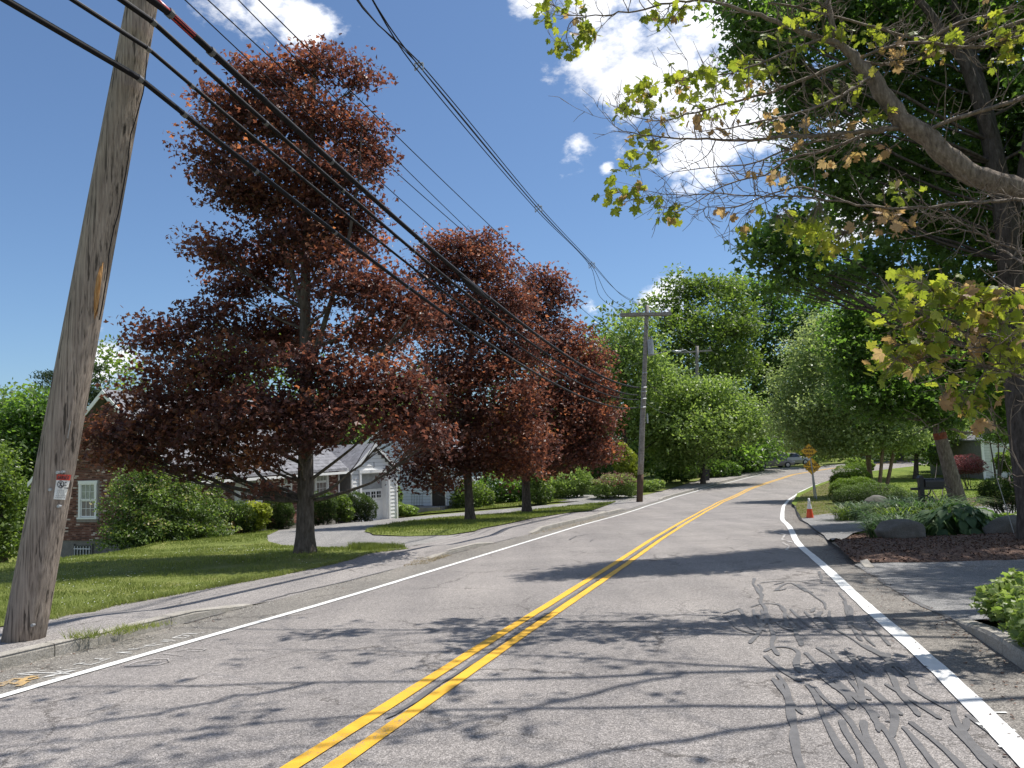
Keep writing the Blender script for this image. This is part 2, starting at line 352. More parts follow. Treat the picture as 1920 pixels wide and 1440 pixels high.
class MB:
    """collects boxes, tubes, prisms into one mesh"""
    def __init__(s): s.V = []; s.F = []
    def add(s, vs, fs):
        o = len(s.V); s.V += [tuple(map(float, v)) for v in vs]; s.F += [tuple(i + o for i in f) for f in fs]; return s
    def box(s, lo, hi, rot=None, org=None):
        x0, y0, z0 = lo; x1, y1, z1 = hi
        vs = [(x0, y0, z0), (x1, y0, z0), (x1, y1, z0), (x0, y1, z0), (x0, y0, z1), (x1, y0, z1), (x1, y1, z1), (x0, y1, z1)]
        if rot is not None: vs = [tuple(rot @ Vector(v) + (org or Vector((0, 0, 0)))) for v in vs]
        return s.add(vs, [(0, 3, 2, 1), (4, 5, 6, 7), (0, 1, 5, 4), (1, 2, 6, 5), (2, 3, 7, 6), (3, 0, 4, 7)])
    def tube(s, pts, rad, n=8, cap=True):
        pts = [Vector(tuple(map(float, p))) for p in pts]
        if not hasattr(rad, '__len__'): rad = [rad] * len(pts)
        o = len(s.V); up = None
        for i, p in enumerate(pts):
            d = (pts[min(i + 1, len(pts) - 1)] - pts[max(i - 1, 0)]).normalized()
            if up is None: up = d.orthogonal().normalized()
            up = (up - d * up.dot(d)).normalized(); sd = d.cross(up)
            for k in range(n):
                a = 2 * math.pi * k / n; s.V.append(tuple(p + (up * math.cos(a) + sd * math.sin(a)) * rad[i]))
        for i in range(len(pts) - 1):
            for k in range(n):
                a = o + i * n + k; b = o + i * n + (k + 1) % n; s.F.append((a, b, b + n, a + n))
        if cap: s.F.append(tuple(o + k for k in reversed(range(n)))); s.F.append(tuple(o + (len(pts) - 1) * n + k for k in range(n)))
        return s
    def prism(s, poly, axis, a, b):
        """polygon in the two other axes extruded along axis from a to b"""
        def mk(p, q):
            if axis == 'x': return (q, p[0], p[1])
            if axis == 'y': return (p[0], q, p[1])
            return (p[0], p[1], q)
        n = len(poly); vs = [mk(p, a) for p in poly] + [mk(p, b) for p in poly]
        return s.add(vs, [tuple(range(n - 1, -1, -1)), tuple(range(n, 2 * n))] + [(i, (i + 1) % n, n + (i + 1) % n, n + i) for i in range(n)])
    def build(s, name, m, parent=None, smooth=False, loc=None, bevel=0):
        me = bpy.data.meshes.new(name); me.from_pydata(s.V, [], s.F); me.materials.append(m)
        if smooth: me.polygons.foreach_set('use_smooth', [True] * len(me.polygons))
        me.update(); o = newobj(name, me, None, parent, loc)
        if bevel:
            b = o.modifiers.new('bevel', 'BEVEL'); b.width = bevel; b.segments = 2; b.limit_method = 'ANGLE'
        return o
def textobj(name, s, size, m, parent, mw, thick=.002):
    cu = bpy.data.curves.new(name, 'FONT'); cu.body = s; cu.size = size; cu.align_x = 'CENTER'; cu.align_y = 'CENTER'; cu.extrude = thick
    cu.resolution_u = 3; cu.offset = size * .018
    o = bpy.data.objects.new(name, cu); COL.objects.link(o)
    dg = bpy.context.evaluated_depsgraph_get(); me = bpy.data.meshes.new_from_object(o.evaluated_get(dg))
    bpy.data.objects.remove(o); me.materials.clear(); me.materials.append(m)
    t = bpy.data.objects.new(name, me); COL.objects.link(t); t.parent = parent; t.matrix_local = mw
    return t

# ------------------------------------------------------------------ ground shape
PY = [-200, 0, 38, 46, 54, 64, 87, 110, 140, 400]; PZ = [0.3, 0, -1.60, -1.82, -1.86, -1.75, -1.22, -.7, -.3, 2]
def prof(Y):
    Y = np.asarray(Y, float); r = 0
    for k in (-4, -2, 0, 2, 4): r = r + np.interp(Y + k, PY, PZ)
    return r / 5
CEN = [(-9.1, -20), (-4.9, -7), (-1.23, 4.67), (-.77, 6.21), (-.09, 8.46), (.63, 10.75), (1.9, 14.84), (3.68, 20.73), (6.03, 28.13), (8.9, 36.9),
       (11.83, 45.12), (17.39, 57.79), (20.92, 64.27), (26.31, 73.4), (33, 81), (43, 88), (60, 94), (85, 100)]
CURBL = [(-12.4, -15), (-8.1, -2), (-5.0, 7.6), (-4.7, 8.3), (-4.5, 8.9), (-4.3, 9.5), (-4.1, 10.4), (-3.8, 11.2), (-2.5, 15.6), (-1.6, 18.4), (0.0, 23.6),
         (.7, 25.6), (3.9, 35.3), (7.1, 44.7), (9.7, 50.9), (13.0, 57.4), (16.7, 64.8), (22, 73.3), (29, 82.3), (40, 90.8), (58, 98), (85, 104.5)]
CURBR = [(-2.6, -15), (1.3, -2.5), (4.0, 6.4), (4.5, 8.1), (4.75, 8.9), (5.05, 10.2), (5.5, 12.1), (5.9, 13.6), (6.8, 16.4), (7.2, 17.9), (8.0, 21.0), (9.1, 24.3),
         (9.9, 27.3), (11.9, 33.1), (13.6, 38.1), (17.8, 48.8), (21.8, 56.4), (27, 64.5), (33, 71.5), (45, 80), (60, 85.5), (85, 92)]
cX = lambda Y: np.interp(Y, [p[1] for p in CEN], [p[0] for p in CEN])
SHY = [-50, 10.0, 11.2, 17.4, 18.2, 20.0, 21.5, 25.0, 26.2, 37, 41, 46, 50, 53, 200]
SHZ = [.13, .13, .004, .004, .10, .10, .004, .004, .13, .13, .004, .004, .004, .12, .12]
def zL(X, Y):
    X = np.asarray(X, float); Y = np.asarray(Y, float)
    t = (X - cX(Y)) * .94
    k = np.interp(Y, [0, 12, 36, 42, 60], [.6, 1, 1, .35, .5])
    e = -1.6 * (1 - np.exp(-np.maximum(0, -t - 16.5) / 7.0)) * k
    return prof(Y) + np.interp(Y, SHY, SHZ) + e - .012 * np.maximum(0, -t - 8)
def zR(X, Y):
    X = np.asarray(X, float); Y = np.asarray(Y, float)
    t = (X - cX(Y)) * .94
    s = np.interp(Y, [-50, 7.6, 8.3, 13.2, 14, 17, 18, 26, 27, 200], [.13, .13, .002, .002, .14, .14, .002, .002, .12, .12])
    return prof(Y) + s + .01 * np.maximum(0, t - 8)
def zroad(X, Y): return prof(Y)
def hit(px, py, zf=zroad):
    d = ray(px, py); ts = np.linspace(.5, 160, 6400)
    z = EYE + d[2] / d[1] * ts - zf(d[0] / d[1] * ts, ts)
    i = int(np.argmax(z < 0)); Y = ts[i]
    return np.array([d[0] / d[1] * Y, Y, float(zf(d[0] / d[1] * Y, Y))])
def gz(zf, x, y): return float(zf(x, y))
def pip(P, poly):
    x, y = P[:, 0], P[:, 1]; c = np.zeros(len(P), bool); j = len(poly) - 1
    for i in range(len(poly)):
        xi, yi = poly[i]; xj, yj = poly[j]
        c ^= ((yi > y) != (yj > y)) & (x < (xj - xi) * (y - yi) / (yj - yi + 1e-12) + xi); j = i
    return c
def densify(P, step, closed=True):
    out = []; n = len(P)
    for i in range(n if closed else n - 1):
        a = np.array(P[i][:2], float); b = np.array(P[(i + 1) % n][:2], float)
        k = max(1, int(np.linalg.norm(b - a) / step))
        for q in range(k): out.append(tuple(a + (b - a) * q / k))
    if not closed: out.append(tuple(map(float, P[-1][:2])))
    return out
def sheet(name, poly, zf, off, res, m, jitter=0.0, kind='structure'):
    P = densify(poly, res)
    if jitter:
        P = [(x + rnd.uniform(-1, 1) * jitter, y + rnd.uniform(-1, 1) * jitter) for x, y in P]
    A = np.array(P); x0, y0 = A.min(0); x1, y1 = A.max(0)
    gx, gy = np.meshgrid(np.arange(x0 + res * .37, x1, res), np.arange(y0 + res * .41, y1, res)); G = np.c_[gx.ravel(), gy.ravel()]
    G = G[pip(G, P)]
    pts = [Vector(p) for p in P] + [Vector((float(a), float(b))) for a, b in G]
    n = len(P)
    r = delaunay_2d_cdt(pts, [], [list(range(n))], 1, 1e-5)
    V = np.array([(v.x, v.y) for v in r[0]]); F = np.array([f for f in r[2] if len(f) == 3], int)
    Z = zf(V[:, 0], V[:, 1]) + off
    a, b, c = V[F[:, 0]], V[F[:, 1]], V[F[:, 2]]
    cr = (b[:, 0] - a[:, 0]) * (c[:, 1] - a[:, 1]) - (b[:, 1] - a[:, 1]) * (c[:, 0] - a[:, 0])
    F[cr < 0] = F[cr < 0][:, ::-1]
    me = fastmesh(name, np.c_[V, Z], F, smooth=True); o = newobj(name, me, m)
    if kind: o['kind'] = kind
    return o
def offline(C, d):
    """offset a plan polyline by d to the right"""
    A = np.array([p[:2] for p in C], float); T = np.gradient(A, axis=0); T /= np.linalg.norm(T, axis=1)[:, None]
    return A + np.c_[T[:, 1], -T[:, 0]] * d
def smoothline(C, step=.4):
    A = np.array([p[:2] for p in C], float)
    s = np.r_[0, np.cumsum(np.linalg.norm(np.diff(A, axis=0), axis=1))]
    q = np.arange(0, s[-1], step); B = np.c_[np.interp(q, s, A[:, 0]), np.interp(q, s, A[:, 1])]
    K = max(1, int(1.2 / step)); k = np.ones(2 * K + 1) / (2 * K + 1)
    Bp = np.pad(B, ((K, K), (0, 0)), 'edge'); return np.c_[np.convolve(Bp[:, 0], k, 'valid'), np.convolve(Bp[:, 1], k, 'valid')]
def ribbon(name, C, w, zf, off, m, wvar=0.0, ragged=0.0, kind='structure', parent=None):
    C = np.array([p[:2] for p in C], float); n = len(C)
    wr = rng.uniform(-1, 1, n)
    if n > 8: wr = np.convolve(np.pad(wr, (2, 2), 'edge'), [.15, .2, .3, .2, .15], 'valid') * 1.6
    ws = np.full(n, w) * np.maximum(.25, 1 + wvar * wr)
    if 'crack' in name or 'seam' in name: ws[0] *= .35; ws[-1] *= .35
    a = offline(C, 0) * 0; T = np.gradient(C, axis=0); T /= np.linalg.norm(T, axis=1)[:, None] + 1e-9; N = np.c_[T[:, 1], -T[:, 0]]
    L = C - N * (ws / 2 + ragged * rng.uniform(-1, 1, n))[:, None]; Rr = C + N * (ws / 2 + ragged * rng.uniform(-1, 1, n))[:, None]
    V = np.vstack([L, Rr]); Z = zf(V[:, 0], V[:, 1]) + off
    F = np.array([(i, n + i, n + i + 1, i + 1) for i in range(n - 1)])
    me = fastmesh(name, np.c_[V, Z], F); o = newobj(name, me, m, parent)
    if kind: o['kind'] = kind
    return o

# ------------------------------------------------------------------ leaves and wood
TPL = {
 'maple': [(0, -.30, 0), (.34, -.38, -.08), (.30, -.12, -.03), (.56, .14, -.12), (.26, .22, -.02), (0, .60, -.08), (-.26, .22, -.02), (-.56, .14, -.12), (-.30, -.12, -.03), (-.34, -.38, -.08)],
 'mapleb': None,
 'lobe': [(0, -.38, 0), (.48, -.04, -.09), (.17, .12, 0), (0, .58, -.05), (-.17, .12, 0), (-.48, -.04, -.09)],
 'quad': [(0, -.5, 0), (.30, .02, -.07), (0, .5, 0), (-.30, .02, -.07)],
 'thin': [(0, -.5, 0), (.10, 0, 0), (0, .5, 0), (-.10, 0, 0)],
}
_h = [(0, -.30), (.12, -.42), (.32, -.42), (.29, -.27), (.42, -.22), (.60, .00), (.49, .06), (.55, .26), (.33, .18), (.20, .20), (.26, .38), (.13, .40), (0, .62)]
_o = _h + [(-a, b) for a, b in _h[-2:0:-1]]
TPL['mapleb'] = [(a, b, -.42 * (a * a + max(0, b) ** 2) + .10 * abs(a)) for a, b in _o]
def leafmesh(P, size, kind, up=.55, tint=None, g=None, droop=None):
    """one leaf-shaped face at every point of P"""
    g = g or rng; n = len(P); T = np.array(TPL[kind]); k = len(T)
    nrm = g.normal(size=(n, 3)) * (1 - up) + np.array([0, 0, 1.0]) * up
    nrm /= np.linalg.norm(nrm, axis=1)[:, None]
    d = g.normal(size=(n, 3));
    if droop is not None: d = d + np.array([0, 0, -droop])
    d -= nrm * (d * nrm).sum(1)[:, None]; d /= np.linalg.norm(d, axis=1)[:, None]
    s = np.cross(d, nrm)
    sz = size * g.uniform(.65, 1.25, n)
    V = P[:, None, :] + sz[:, None, None] * (T[None, :, 0:1] * s[:, None] + T[None, :, 1:2] * d[:, None] + T[None, :, 2:3] * nrm[:, None])
    F = np.arange(n * k).reshape(n, k)
    return V.reshape(-1, 3), F
def cloud(blobs, cm2, m, clump, g, shell=.55, flat=.45):
    """blobs: (centre, (rx,ry,rz), weight). returns clump centres per blob and leaf points + a 0..1 'outerness' """
    cents = []; P = []; O = []
    for c, r, w in blobs:
        n = max(2, int(cm2 * w * (r[0] * r[2] + r[0] * r[1] + r[1] * r[2]) / 1.0))
        u = g.normal(size=(n, 3)); u /= np.linalg.norm(u, axis=1)[:, None]
        rad = np.where(g.random(n) < shell, g.uniform(.62, 1.04, n), g.uniform(.1, .85, n) ** .6)
        ph = g.uniform(0, 6.28, 6)
        rad = rad * (1 + (.34 if clump > .5 else .20) * np.sin(3.1 * u[:, 0] + 2.3 * u[:, 2] + ph[0]) * np.sin(4.3 * u[:, 2] + 2.1 * u[:, 1] + ph[1]) + .14 * np.sin(7 * u[:, 0] + ph[2]) * np.sin(6.1 * u[:, 2] + ph[3]))
        cc = np.asarray(c) + u * rad[:, None] * np.asarray(r) * (1 + .13 * g.normal(size=(n, 1)))
        if clump > .4:
            ks = g.random(n) < .12; cc[ks] = np.asarray(c) + (cc[ks] - np.asarray(c)) * g.uniform(1.08, 1.28, (ks.sum(), 1))
        cents.append(cc)
        q = np.repeat(cc, m, axis=0); qu = np.repeat(u, m, axis=0); qr = np.repeat(rad, m)
        e = np.clip(g.normal(size=(len(q), 3)), -1.7, 1.7) * np.array([clump, clump, clump * flat])
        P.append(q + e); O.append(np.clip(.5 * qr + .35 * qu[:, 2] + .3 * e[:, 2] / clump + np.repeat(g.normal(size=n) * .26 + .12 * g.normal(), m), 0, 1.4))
    return cents, np.vstack(P), np.concatenate(O)
def woodmesh(paths, n=5):
    V = []; F = []; o = 0
    for pts, rad in paths:
        P = np.asarray(pts, float); rad = np.asarray(rad, float); k = len(P)
        T = np.gradient(P, axis=0); T /= np.linalg.norm(T, axis=1)[:, None] + 1e-9
        ref = np.array([0.3, 1.0, 0.05]) if abs(T[0][1]) < .8 else np.array([1.0, .2, .1])
        U = ref - T * (T @ ref)[:, None]; U /= np.linalg.norm(U, axis=1)[:, None] + 1e-9; S = np.cross(T, U)
        nn = n if rad[0] < .06 else n + 5
        a = np.arange(nn) * 2 * math.pi / nn
        ring = P[:, None] + rad[:, None, None] * (np.cos(a)[None, :, None] * U[:, None] + np.sin(a)[None, :, None] * S[:, None])
        V.append(ring.reshape(-1, 3))
        i = np.arange(k - 1)[:, None] * nn; j = np.arange(nn)[None]; j2 = (j + 1) % nn
        F.append(np.stack([i + j, i + j2, i + j2 + nn, i + j + nn], -1).reshape(-1, 4) + o); o += k * nn
    return fastmesh('wood', np.vstack(V), np.vstack(F), smooth=True)
def curve_to(a, b, g, k=7, lift=.12, wob=.05):
    a = np.asarray(a, float); b = np.asarray(b, float); L = np.linalg.norm(b - a)
    t = np.linspace(0, 1, k)[:, None]
    mid = (a + b) / 2 + np.array([0, 0, -lift * L]) + g.normal(size=3) * wob * L
    P = (1 - t) ** 2 * a + 2 * t * (1 - t) * mid + t * t * b
    return P + g.normal(size=P.shape) * wob * .2 * L * np.sin(np.pi * t)
def pathpoint(path, z):
    P = np.asarray(path); i = int(np.argmin(np.abs(P[:, 2] - z))); return P[i], i
def make_tree(name, label, cat, base, trunk, tr, blobs, leaf, size, lm, bm, N=10000, cm2=10, m=14, clump=.3, up=.5, group=None, seed=1,
              limb=.05, twigs=.5, tintf=None, lowest=None, shell=.55, extra=None, flat=.45, zf=None, sub=10):
    """tree thing > trunk (with its limbs), crown. trunk: list of 3d points, tr: radii"""
    g = np.random.default_rng(seed)
    base = np.asarray(base, float); root = empty(name, base); tag(root, label, cat, group)
    T = np.asarray(trunk, float)
    s = np.linspace(0, len(T) - 1, 26); TT = np.c_[[np.interp(s, np.arange(len(T)), T[:, i]) for i in range(3)]].T
    TT[1:-1] = (TT[:-2] + TT[1:-1] * 2 + TT[2:]) / 4
    rr = np.interp(s, np.arange(len(T)), tr)
    flare = 1 + .45 * np.exp(-(TT[:, 2] - TT[0, 2]) / .25); rr2 = rr * np.where(TT[:, 2] - TT[0, 2] < 2, flare, 1)
    TT[0, 2] -= .15
    paths = [(TT, rr2)]
    cm2 = N / m / sum(w * (r[0] * r[2] + r[0] * r[1] + r[1] * r[2]) for c, r, w in blobs)
    cents, P, O = cloud(blobs, cm2, m, clump, g, shell, flat)
    low = TT[0, 2] + (lowest if lowest else 1.0)
    for (c, r, w), cc in zip(blobs, cents):
        c = np.asarray(c); hd = np.linalg.norm(c[:2] - TT[len(TT) // 2][:2])
        p0, i0 = pathpoint(TT, max(low, c[2] - .55 * hd - .2))
        L = curve_to(p0, c, g, 9, .10, .05); r0 = min(rr[i0] * .6, limb * (.6 + .12 * hd))
        paths.append((L, np.linspace(r0, r0 * .28, 9)))
        pick = cc[g.choice(len(cc), min(len(cc), sub), replace=False)]
        for q in pick:
            k = int(g.integers(4, 9)); S = curve_to(L[k], q, g, 5, .05, .06)
            paths.append((S, np.linspace(r0 * .26, .006, 5)))
    if extra: paths += extra
    wm = woodmesh(paths); wm.transform(Matrix.Translation(-Vector(base))); newobj('trunk', wm, bm, root)
    if tintf is not None: tn = tintf(P, O, g)
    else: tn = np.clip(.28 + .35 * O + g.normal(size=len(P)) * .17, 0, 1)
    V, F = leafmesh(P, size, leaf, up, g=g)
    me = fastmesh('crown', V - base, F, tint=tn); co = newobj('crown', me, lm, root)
    return root
def blobpx(L, depth=.8, jit=0.0, g=None):
    """(px, py, Y, rx px, rz px[, weight]) -> world blobs"""
    out = []
    for b in L:
        px, py, Y, rx, rz = b[:5]; w = b[5] if len(b) > 5 else 1.0
        X = rx * Y / FPX; Z = rz * Y / FPX
        out.append((at(px, py, Y), (X, max(X, Z) * depth, Z), w))
    return out
# ================================================================== SETTING
def base_terrain():
    gx = np.unique(np.r_[np.arange(-900, -60, 40), np.arange(-60, 70, 1.0), np.arange(70, 900, 40)])
    gy = np.unique(np.r_[np.arange(-300, -20, 20), np.arange(-20, 110, 1.0), np.arange(110, 1000, 40)])
    X, Y = np.meshgrid(gx, gy); nx, ny = len(gx), len(gy)
    l = np.interp(Y, [p[1] for p in CURBL], [p[0] for p in CURBL]); r = np.interp(Y, [p[1] for p in CURBR], [p[0] for p in CURBR])
    Z = np.where(X < (l + r) / 2, zL(X, Y), zR(X, Y)) - .07
    inside = (X > l - 1.2) & (X < r + 1.2)
    Z = np.where(inside, prof(Y) - .14, Z)
    V = np.c_[X.ravel(), Y.ravel(), Z.ravel()]
    i = (np.arange(ny - 1)[:, None] * nx + np.arange(nx - 1)[None]).ravel()
    F = np.c_[i, i + 1, i + nx + 1, i + nx]
    o = newobj('ground', fastmesh('ground', V, F, smooth=True), M['grass']); o['kind'] = 'structure'
base_terrain()
Lc = smoothline(CURBL); Rc = smoothline(CURBR); Cc = smoothline(CEN)
sheet('road', [tuple(p) for p in Lc[::2]] + [tuple(p) for p in Rc[::-2]], zroad, 0, .8, M['road'])
LW = [(-9.2, -6), (-6.2, .5), (-4.31, 6.54), (-4.13, 7.13), (-3.52, 9.0), (-2.64, 11.62), (-.15, 20.1), (2.37, 28.73), (7.39, 44.0), (10.6, 52), (15.6, 61.9), (21.0, 70.7), (25, 77), (31.5, 84), (43, 91), (60, 97.5)]
RW = [(-2.9, -10), (.1, -4), (2.78, 4.47), (3.34, 6.31), (4.14, 9.43), (5.33, 13.72), (6.45, 18.0), (8.43, 24.14), (9.4, 27.6), (11.14, 32.62), (13.4, 39.03), (15.92, 45.39), (19.52, 53.2), (23.4, 60.3), (29, 67.5), (35, 73.5)]
Ls = smoothline(LW, .3); Rs = smoothline(RW, .3)
def strip(name, A, B, off, m):
    sheet(name, [tuple(p) for p in A] + [tuple(p) for p in B[::-1]], zroad, off, .7, m)
def cut(P, y0, y1): P = np.array(P); return P[(P[:, 1] >= y0) & (P[:, 1] <= y1)]
strip('road_shoulder', cut(Lc, -12, 84)[::2], cut(Ls, -12, 84)[::3], .004, M['shoulder'])
strip('road_shoulder', cut(Rs, -12, 73)[::3] , cut(Rc, -12, 73)[::2], .004, M['shoulder_r'])
ribbon('white_edge_line', cut(Ls, -6, 97), .115, zroad, .009, M['white'], ragged=.005)
ribbon('white_edge_line', cut(Rs, -8, 73), .15, zroad, .0105, M['white'], ragged=.006)
for d in (-.125, .125):
    ribbon('yellow_centre_line', cut(offline(Cc, d), -8, 95), .115, zroad, .009, M['yellow'], ragged=.004)
# tar seam between the yellow lines, wandering
q = cut(Cc, 5.5, 26); q = np.c_[np.interp(np.arange(0, len(q) - 1, .25), np.arange(len(q)), q[:, 0]), np.interp(np.arange(0, len(q) - 1, .25), np.arange(len(q)), q[:, 1])]
wob = np.cumsum(rng.normal(size=len(q)) * .006); wob -= np.linspace(0, wob[-1], len(q)); wob = np.clip(wob, -.035, .035)
ribbon('tar_seam', q + np.c_[wob, -wob * .3], .055, zroad, .012, M['tar'], wvar=.55)
def pxline(L, zf=zroad, step=.12):
    P = [hit(x, y, zf)[:2] for x, y in L]; return np.array(densify(P, step, closed=False))
def seam(L, w, wv=.4, m='tar', name='tar_seam', off=.012, wobble=.012):
    P = pxline(L); P = P + rng.normal(size=P.shape) * wobble
    ribbon(name, P, w, zroad, off, M[m], wvar=wv)
seam([(338, 1170), (345, 1170), (400, 1155), (467, 1137), (533, 1117), (640, 1093), (738, 1068)], .06)
seam([(845, 1040), (900, 1025), (968, 1008)], .05); seam([(1140, 966), (1200, 948), (1244, 936)], .07)
seam([(1067, 1013), (1080, 1006), (1095, 1003), (1118, 1000)], .035, .5); seam([(1106, 1016), (1113, 1012)], .04)
seam([(1788, 1168), (1760, 1150), (1725, 1135), (1690, 1113), (1660, 1095), (1640, 1080), (1600, 1060)], .055, .6)
seam([(1560, 1019), (1545, 1008), (1530, 999), (1515, 985), (1503, 976)], .06, .6)
seam([(1340, 907), (1380, 893), (1430, 880), (1490, 872)], .12, .3)
# crack sealer snakes in the right lane
T1 = [[(165,290),(215,330),(260,380),(330,405),(400,410)],[(165,290),(220,265),(285,252)],[(265,255),(300,320),(330,375),(420,405)],[(330,250),(370,225),(430,215),(500,235)],[(345,255),(360,320),(400,370),(450,400)],
  [(410,270),(440,300),(500,340),(560,385),(620,390)],[(375,110),(440,95),(520,95),(600,90),(700,110)],[(375,110),(400,130),(395,165),(430,180)],[(480,150),(510,115),(560,100),(620,130),(660,160)],[(600,110),(640,140),(700,165)],
  [(500,240),(540,290),(600,350),(640,380)],[(560,250),(600,290),(660,340),(700,370)],[(640,265),(690,320),(740,372)],[(700,280),(760,330),(790,380)],[(760,300),(820,350),(835,385)],[(880,300),(930,350),(980,390)],
  [(410,515),(440,480),(520,468),(600,488),(625,520),(600,560),(610,600),(660,645)],[(410,520),(450,570),(520,620),(570,665),(640,690)],[(640,500),(690,540),(740,600),(800,640)],[(700,470),(780,520),(850,570),(900,640)],
  [(800,480),(820,530),(880,580),(960,640)],[(880,480),(890,530),(950,600),(1010,640)],[(950,520),(1000,580),(1060,640)],[(1090,500),(1140,560),(1200,625),(1280,690)],[(1000,300),(1030,360),(1090,420),(1150,480)],
  [(640,680),(700,760),(720,860),(760,960),(830,1060),(920,1170)],[(655,690),(720,770),(745,860),(790,960),(870,1060),(960,1170)],[(700,700),(760,800),(850,850),(900,910),(940,980),(1000,1060),(1050,1130),(1090,1177)],
  [(860,890),(850,930),(880,990),(940,1060),(960,1130)],[(980,890),(1000,1000),(1060,1080),(1110,1177)],[(1070,900),(1120,980),(1180,1060),(1230,1177)],[(1200,930),(1260,1000),(1330,1080),(1400,1177)],
  [(1240,900),(1340,980),(1440,1050),(1540,1177)],[(1480,920),(1560,1000),(1640,1090),(1720,1177)],[(1560,860),(1680,960),(1800,1080),(1880,1130)],[(1070,900),(1130,890),(1200,930)],[(760,700),(850,720),(950,760),(1050,800)],
  [(820,660),(880,730),(960,800),(1070,900)],[(960,680),(1040,740),(1120,800),(1240,900)],[(1100,680),(1200,740),(1320,820),(1480,920)],[(1230,690),(1340,760),(1440,820),(1560,870)],[(900,1000),(960,980),(1010,990)],[(1250,1100),(1330,1090)]]
for i, L in enumerate(T1):
    P = [hit(1300 + x / 3.097, 1060 + y / 3.097)[:2] for x, y in L]
    if L[-1][1] >= 1130: P.append(P[-1] + (P[-1] - P[-2]) / np.linalg.norm(P[-1] - P[-2]) * .8)
    P = np.array(densify(P, .05, closed=False)); P = P + np.cumsum(rng.normal(size=P.shape), axis=0) * .0035
    k = np.ones(9) / 9; Pp = np.pad(P, ((4, 4), (0, 0)), 'edge'); P = np.c_[np.convolve(Pp[:, 0], k, 'valid'), np.convolve(Pp[:, 1], k, 'valid')]
    ribbon('tar_crack_filler', P, rnd.uniform(.028, .046), zroad, .0078 + .00001 * i, M['tar'], wvar=.35)
Rsf = Rs
for i in range(26):
    y0 = rnd.choice([rnd.uniform(3.2, 6.5), rnd.uniform(3.4, 9.2), rnd.uniform(7, 12.2)])
    L0 = rnd.uniform(.8, 2.6); n = int(L0 / .06) + 3
    ys = y0 + np.arange(n) * .06; ys = ys[ys < 12.9]
    tmax = np.interp(y0, [4, 7, 9, 11, 13], [1.25, 1.4, 1.5, 1.2, .8])
    t0 = rnd.uniform(.14, tmax)
    xr = np.interp(ys, Rsf[:, 1], Rsf[:, 0])
    ph, am, fr = rnd.uniform(0, 6.28), rnd.uniform(.03, .085), rnd.uniform(1.4, 3.0)
    dx = am * np.sin(ys * fr + ph) + .008 * np.sin(ys * 8 + ph * 2) + rnd.uniform(-.10, .10) * (ys - y0)
    P = np.c_[xr - t0 + dx, ys]; P = P[(P[:, 0] < xr - .12)]
    if len(P) > 4: ribbon('tar_crack_filler', P, rnd.uniform(.028, .048), zroad, .0083 + .00001 * i, M['tar'], wvar=.35)
for i in range(6):
    y0 = rnd.uniform(4.4, 12.2); xr = float(np.interp(y0, Rsf[:, 1], Rsf[:, 0])); a = rnd.uniform(.3, 1.6)
    n = rnd.randint(5, 9); s = np.arange(n) * .06; ang = rnd.uniform(.2, 1.0)
    P = np.c_[xr - a + s * math.cos(ang), y0 + s * math.sin(ang) + .03 * np.sin(s * 10 + i)]; P = P[P[:, 0] < xr - .12]
    if len(P) > 3: ribbon('tar_crack_filler', P, rnd.uniform(.03, .05), zroad, .0086 + .00002 * i, M['tar'], wvar=.4)
# grit and leaf litter that gathers along the kerbs
for nm, L_, n_, cc_, sd in (('gutter_grit', cut(Lc, 2, 45), 2600, 'litter', 61), ('leaf_litter', cut(Rc, 2, 45), 1500, 'mulch', 62), ('leaf_litter', cut(Lc, 2, 45), 500, 'mulch', 63)):
    gg = np.random.default_rng(sd); ii = gg.integers(0, len(L_) - 1, n_); sd_ = 1 if L_[0][0] < 0 else -1
    q_ = L_[ii] + np.c_[sd_ * np.abs(gg.normal(size=n_)) * .28, gg.uniform(-.3, .3, n_)]
    V_, F_ = leafmesh(np.c_[q_, prof(q_[:, 1]) + .014], .018 if nm == 'gutter_grit' else .032, 'quad', .85, g=gg); o = newobj(nm, fastmesh(nm, V_, F_), M[cc_]); o['kind'] = 'stuff'
# survey paint scrawls by the left edge line
def scr(L, w=.014, m='spray_w'):
    P = np.array(densify([hit(x, y)[:2] for x, y in L], .04, closed=False)); ribbon('survey_paint', P, w, zroad, .010 + rnd.uniform(0, .001), M[m], wvar=.5, ragged=.002)
K = 420 / 1920.
def zz(L): return [(x * K, 1160 + y * K) for x, y in L]
for L in [[(400, 450), (150, 485), (280, 495)], [(250, 472), (430, 478), (600, 480)], [(150, 485), (250, 490)], [(690, 430), (480, 462), (520, 470), (650, 452), (420, 505)],
          [(560, 460), (360, 515), (470, 495)], [(440, 522), (600, 490)],
          [(630, 405), (730, 385), (690, 400), (780, 403), (860, 385)], [(810, 355), (880, 350), (850, 365), (950, 350), (860, 380)],
          [(1000, 298), (1130, 290), (1010, 300), (1130, 306)], [(1100, 272), (1210, 270), (1150, 270), (1250, 250)],
          [(1330, 225), (1240, 238), (1290, 245), (1400, 225)], [(1320, 212), (1440, 205), (1380, 200), (1500, 200)], [(1400, 188), (1480, 190)],
          [(1480, 172), (1580, 175), (1625, 155), (1560, 150), (1480, 172)], [(1560, 140), (1670, 130), (1620, 140), (1700, 140)], [(1680, 135), (1760, 125)]]:
    scr(zz(L), .022)
for L in [[(1070, 412), (1180, 375), (1330, 352), (1440, 355), (1450, 375), (1360, 402), (1070, 412)], [(1400, 308), (1570, 328)],
          [(1520, 282), (1640, 255)], [(1520, 285), (1660, 265), (1770, 265), (1740, 280), (1600, 287)]]:
    scr(zz(L), .016, 'chalk')
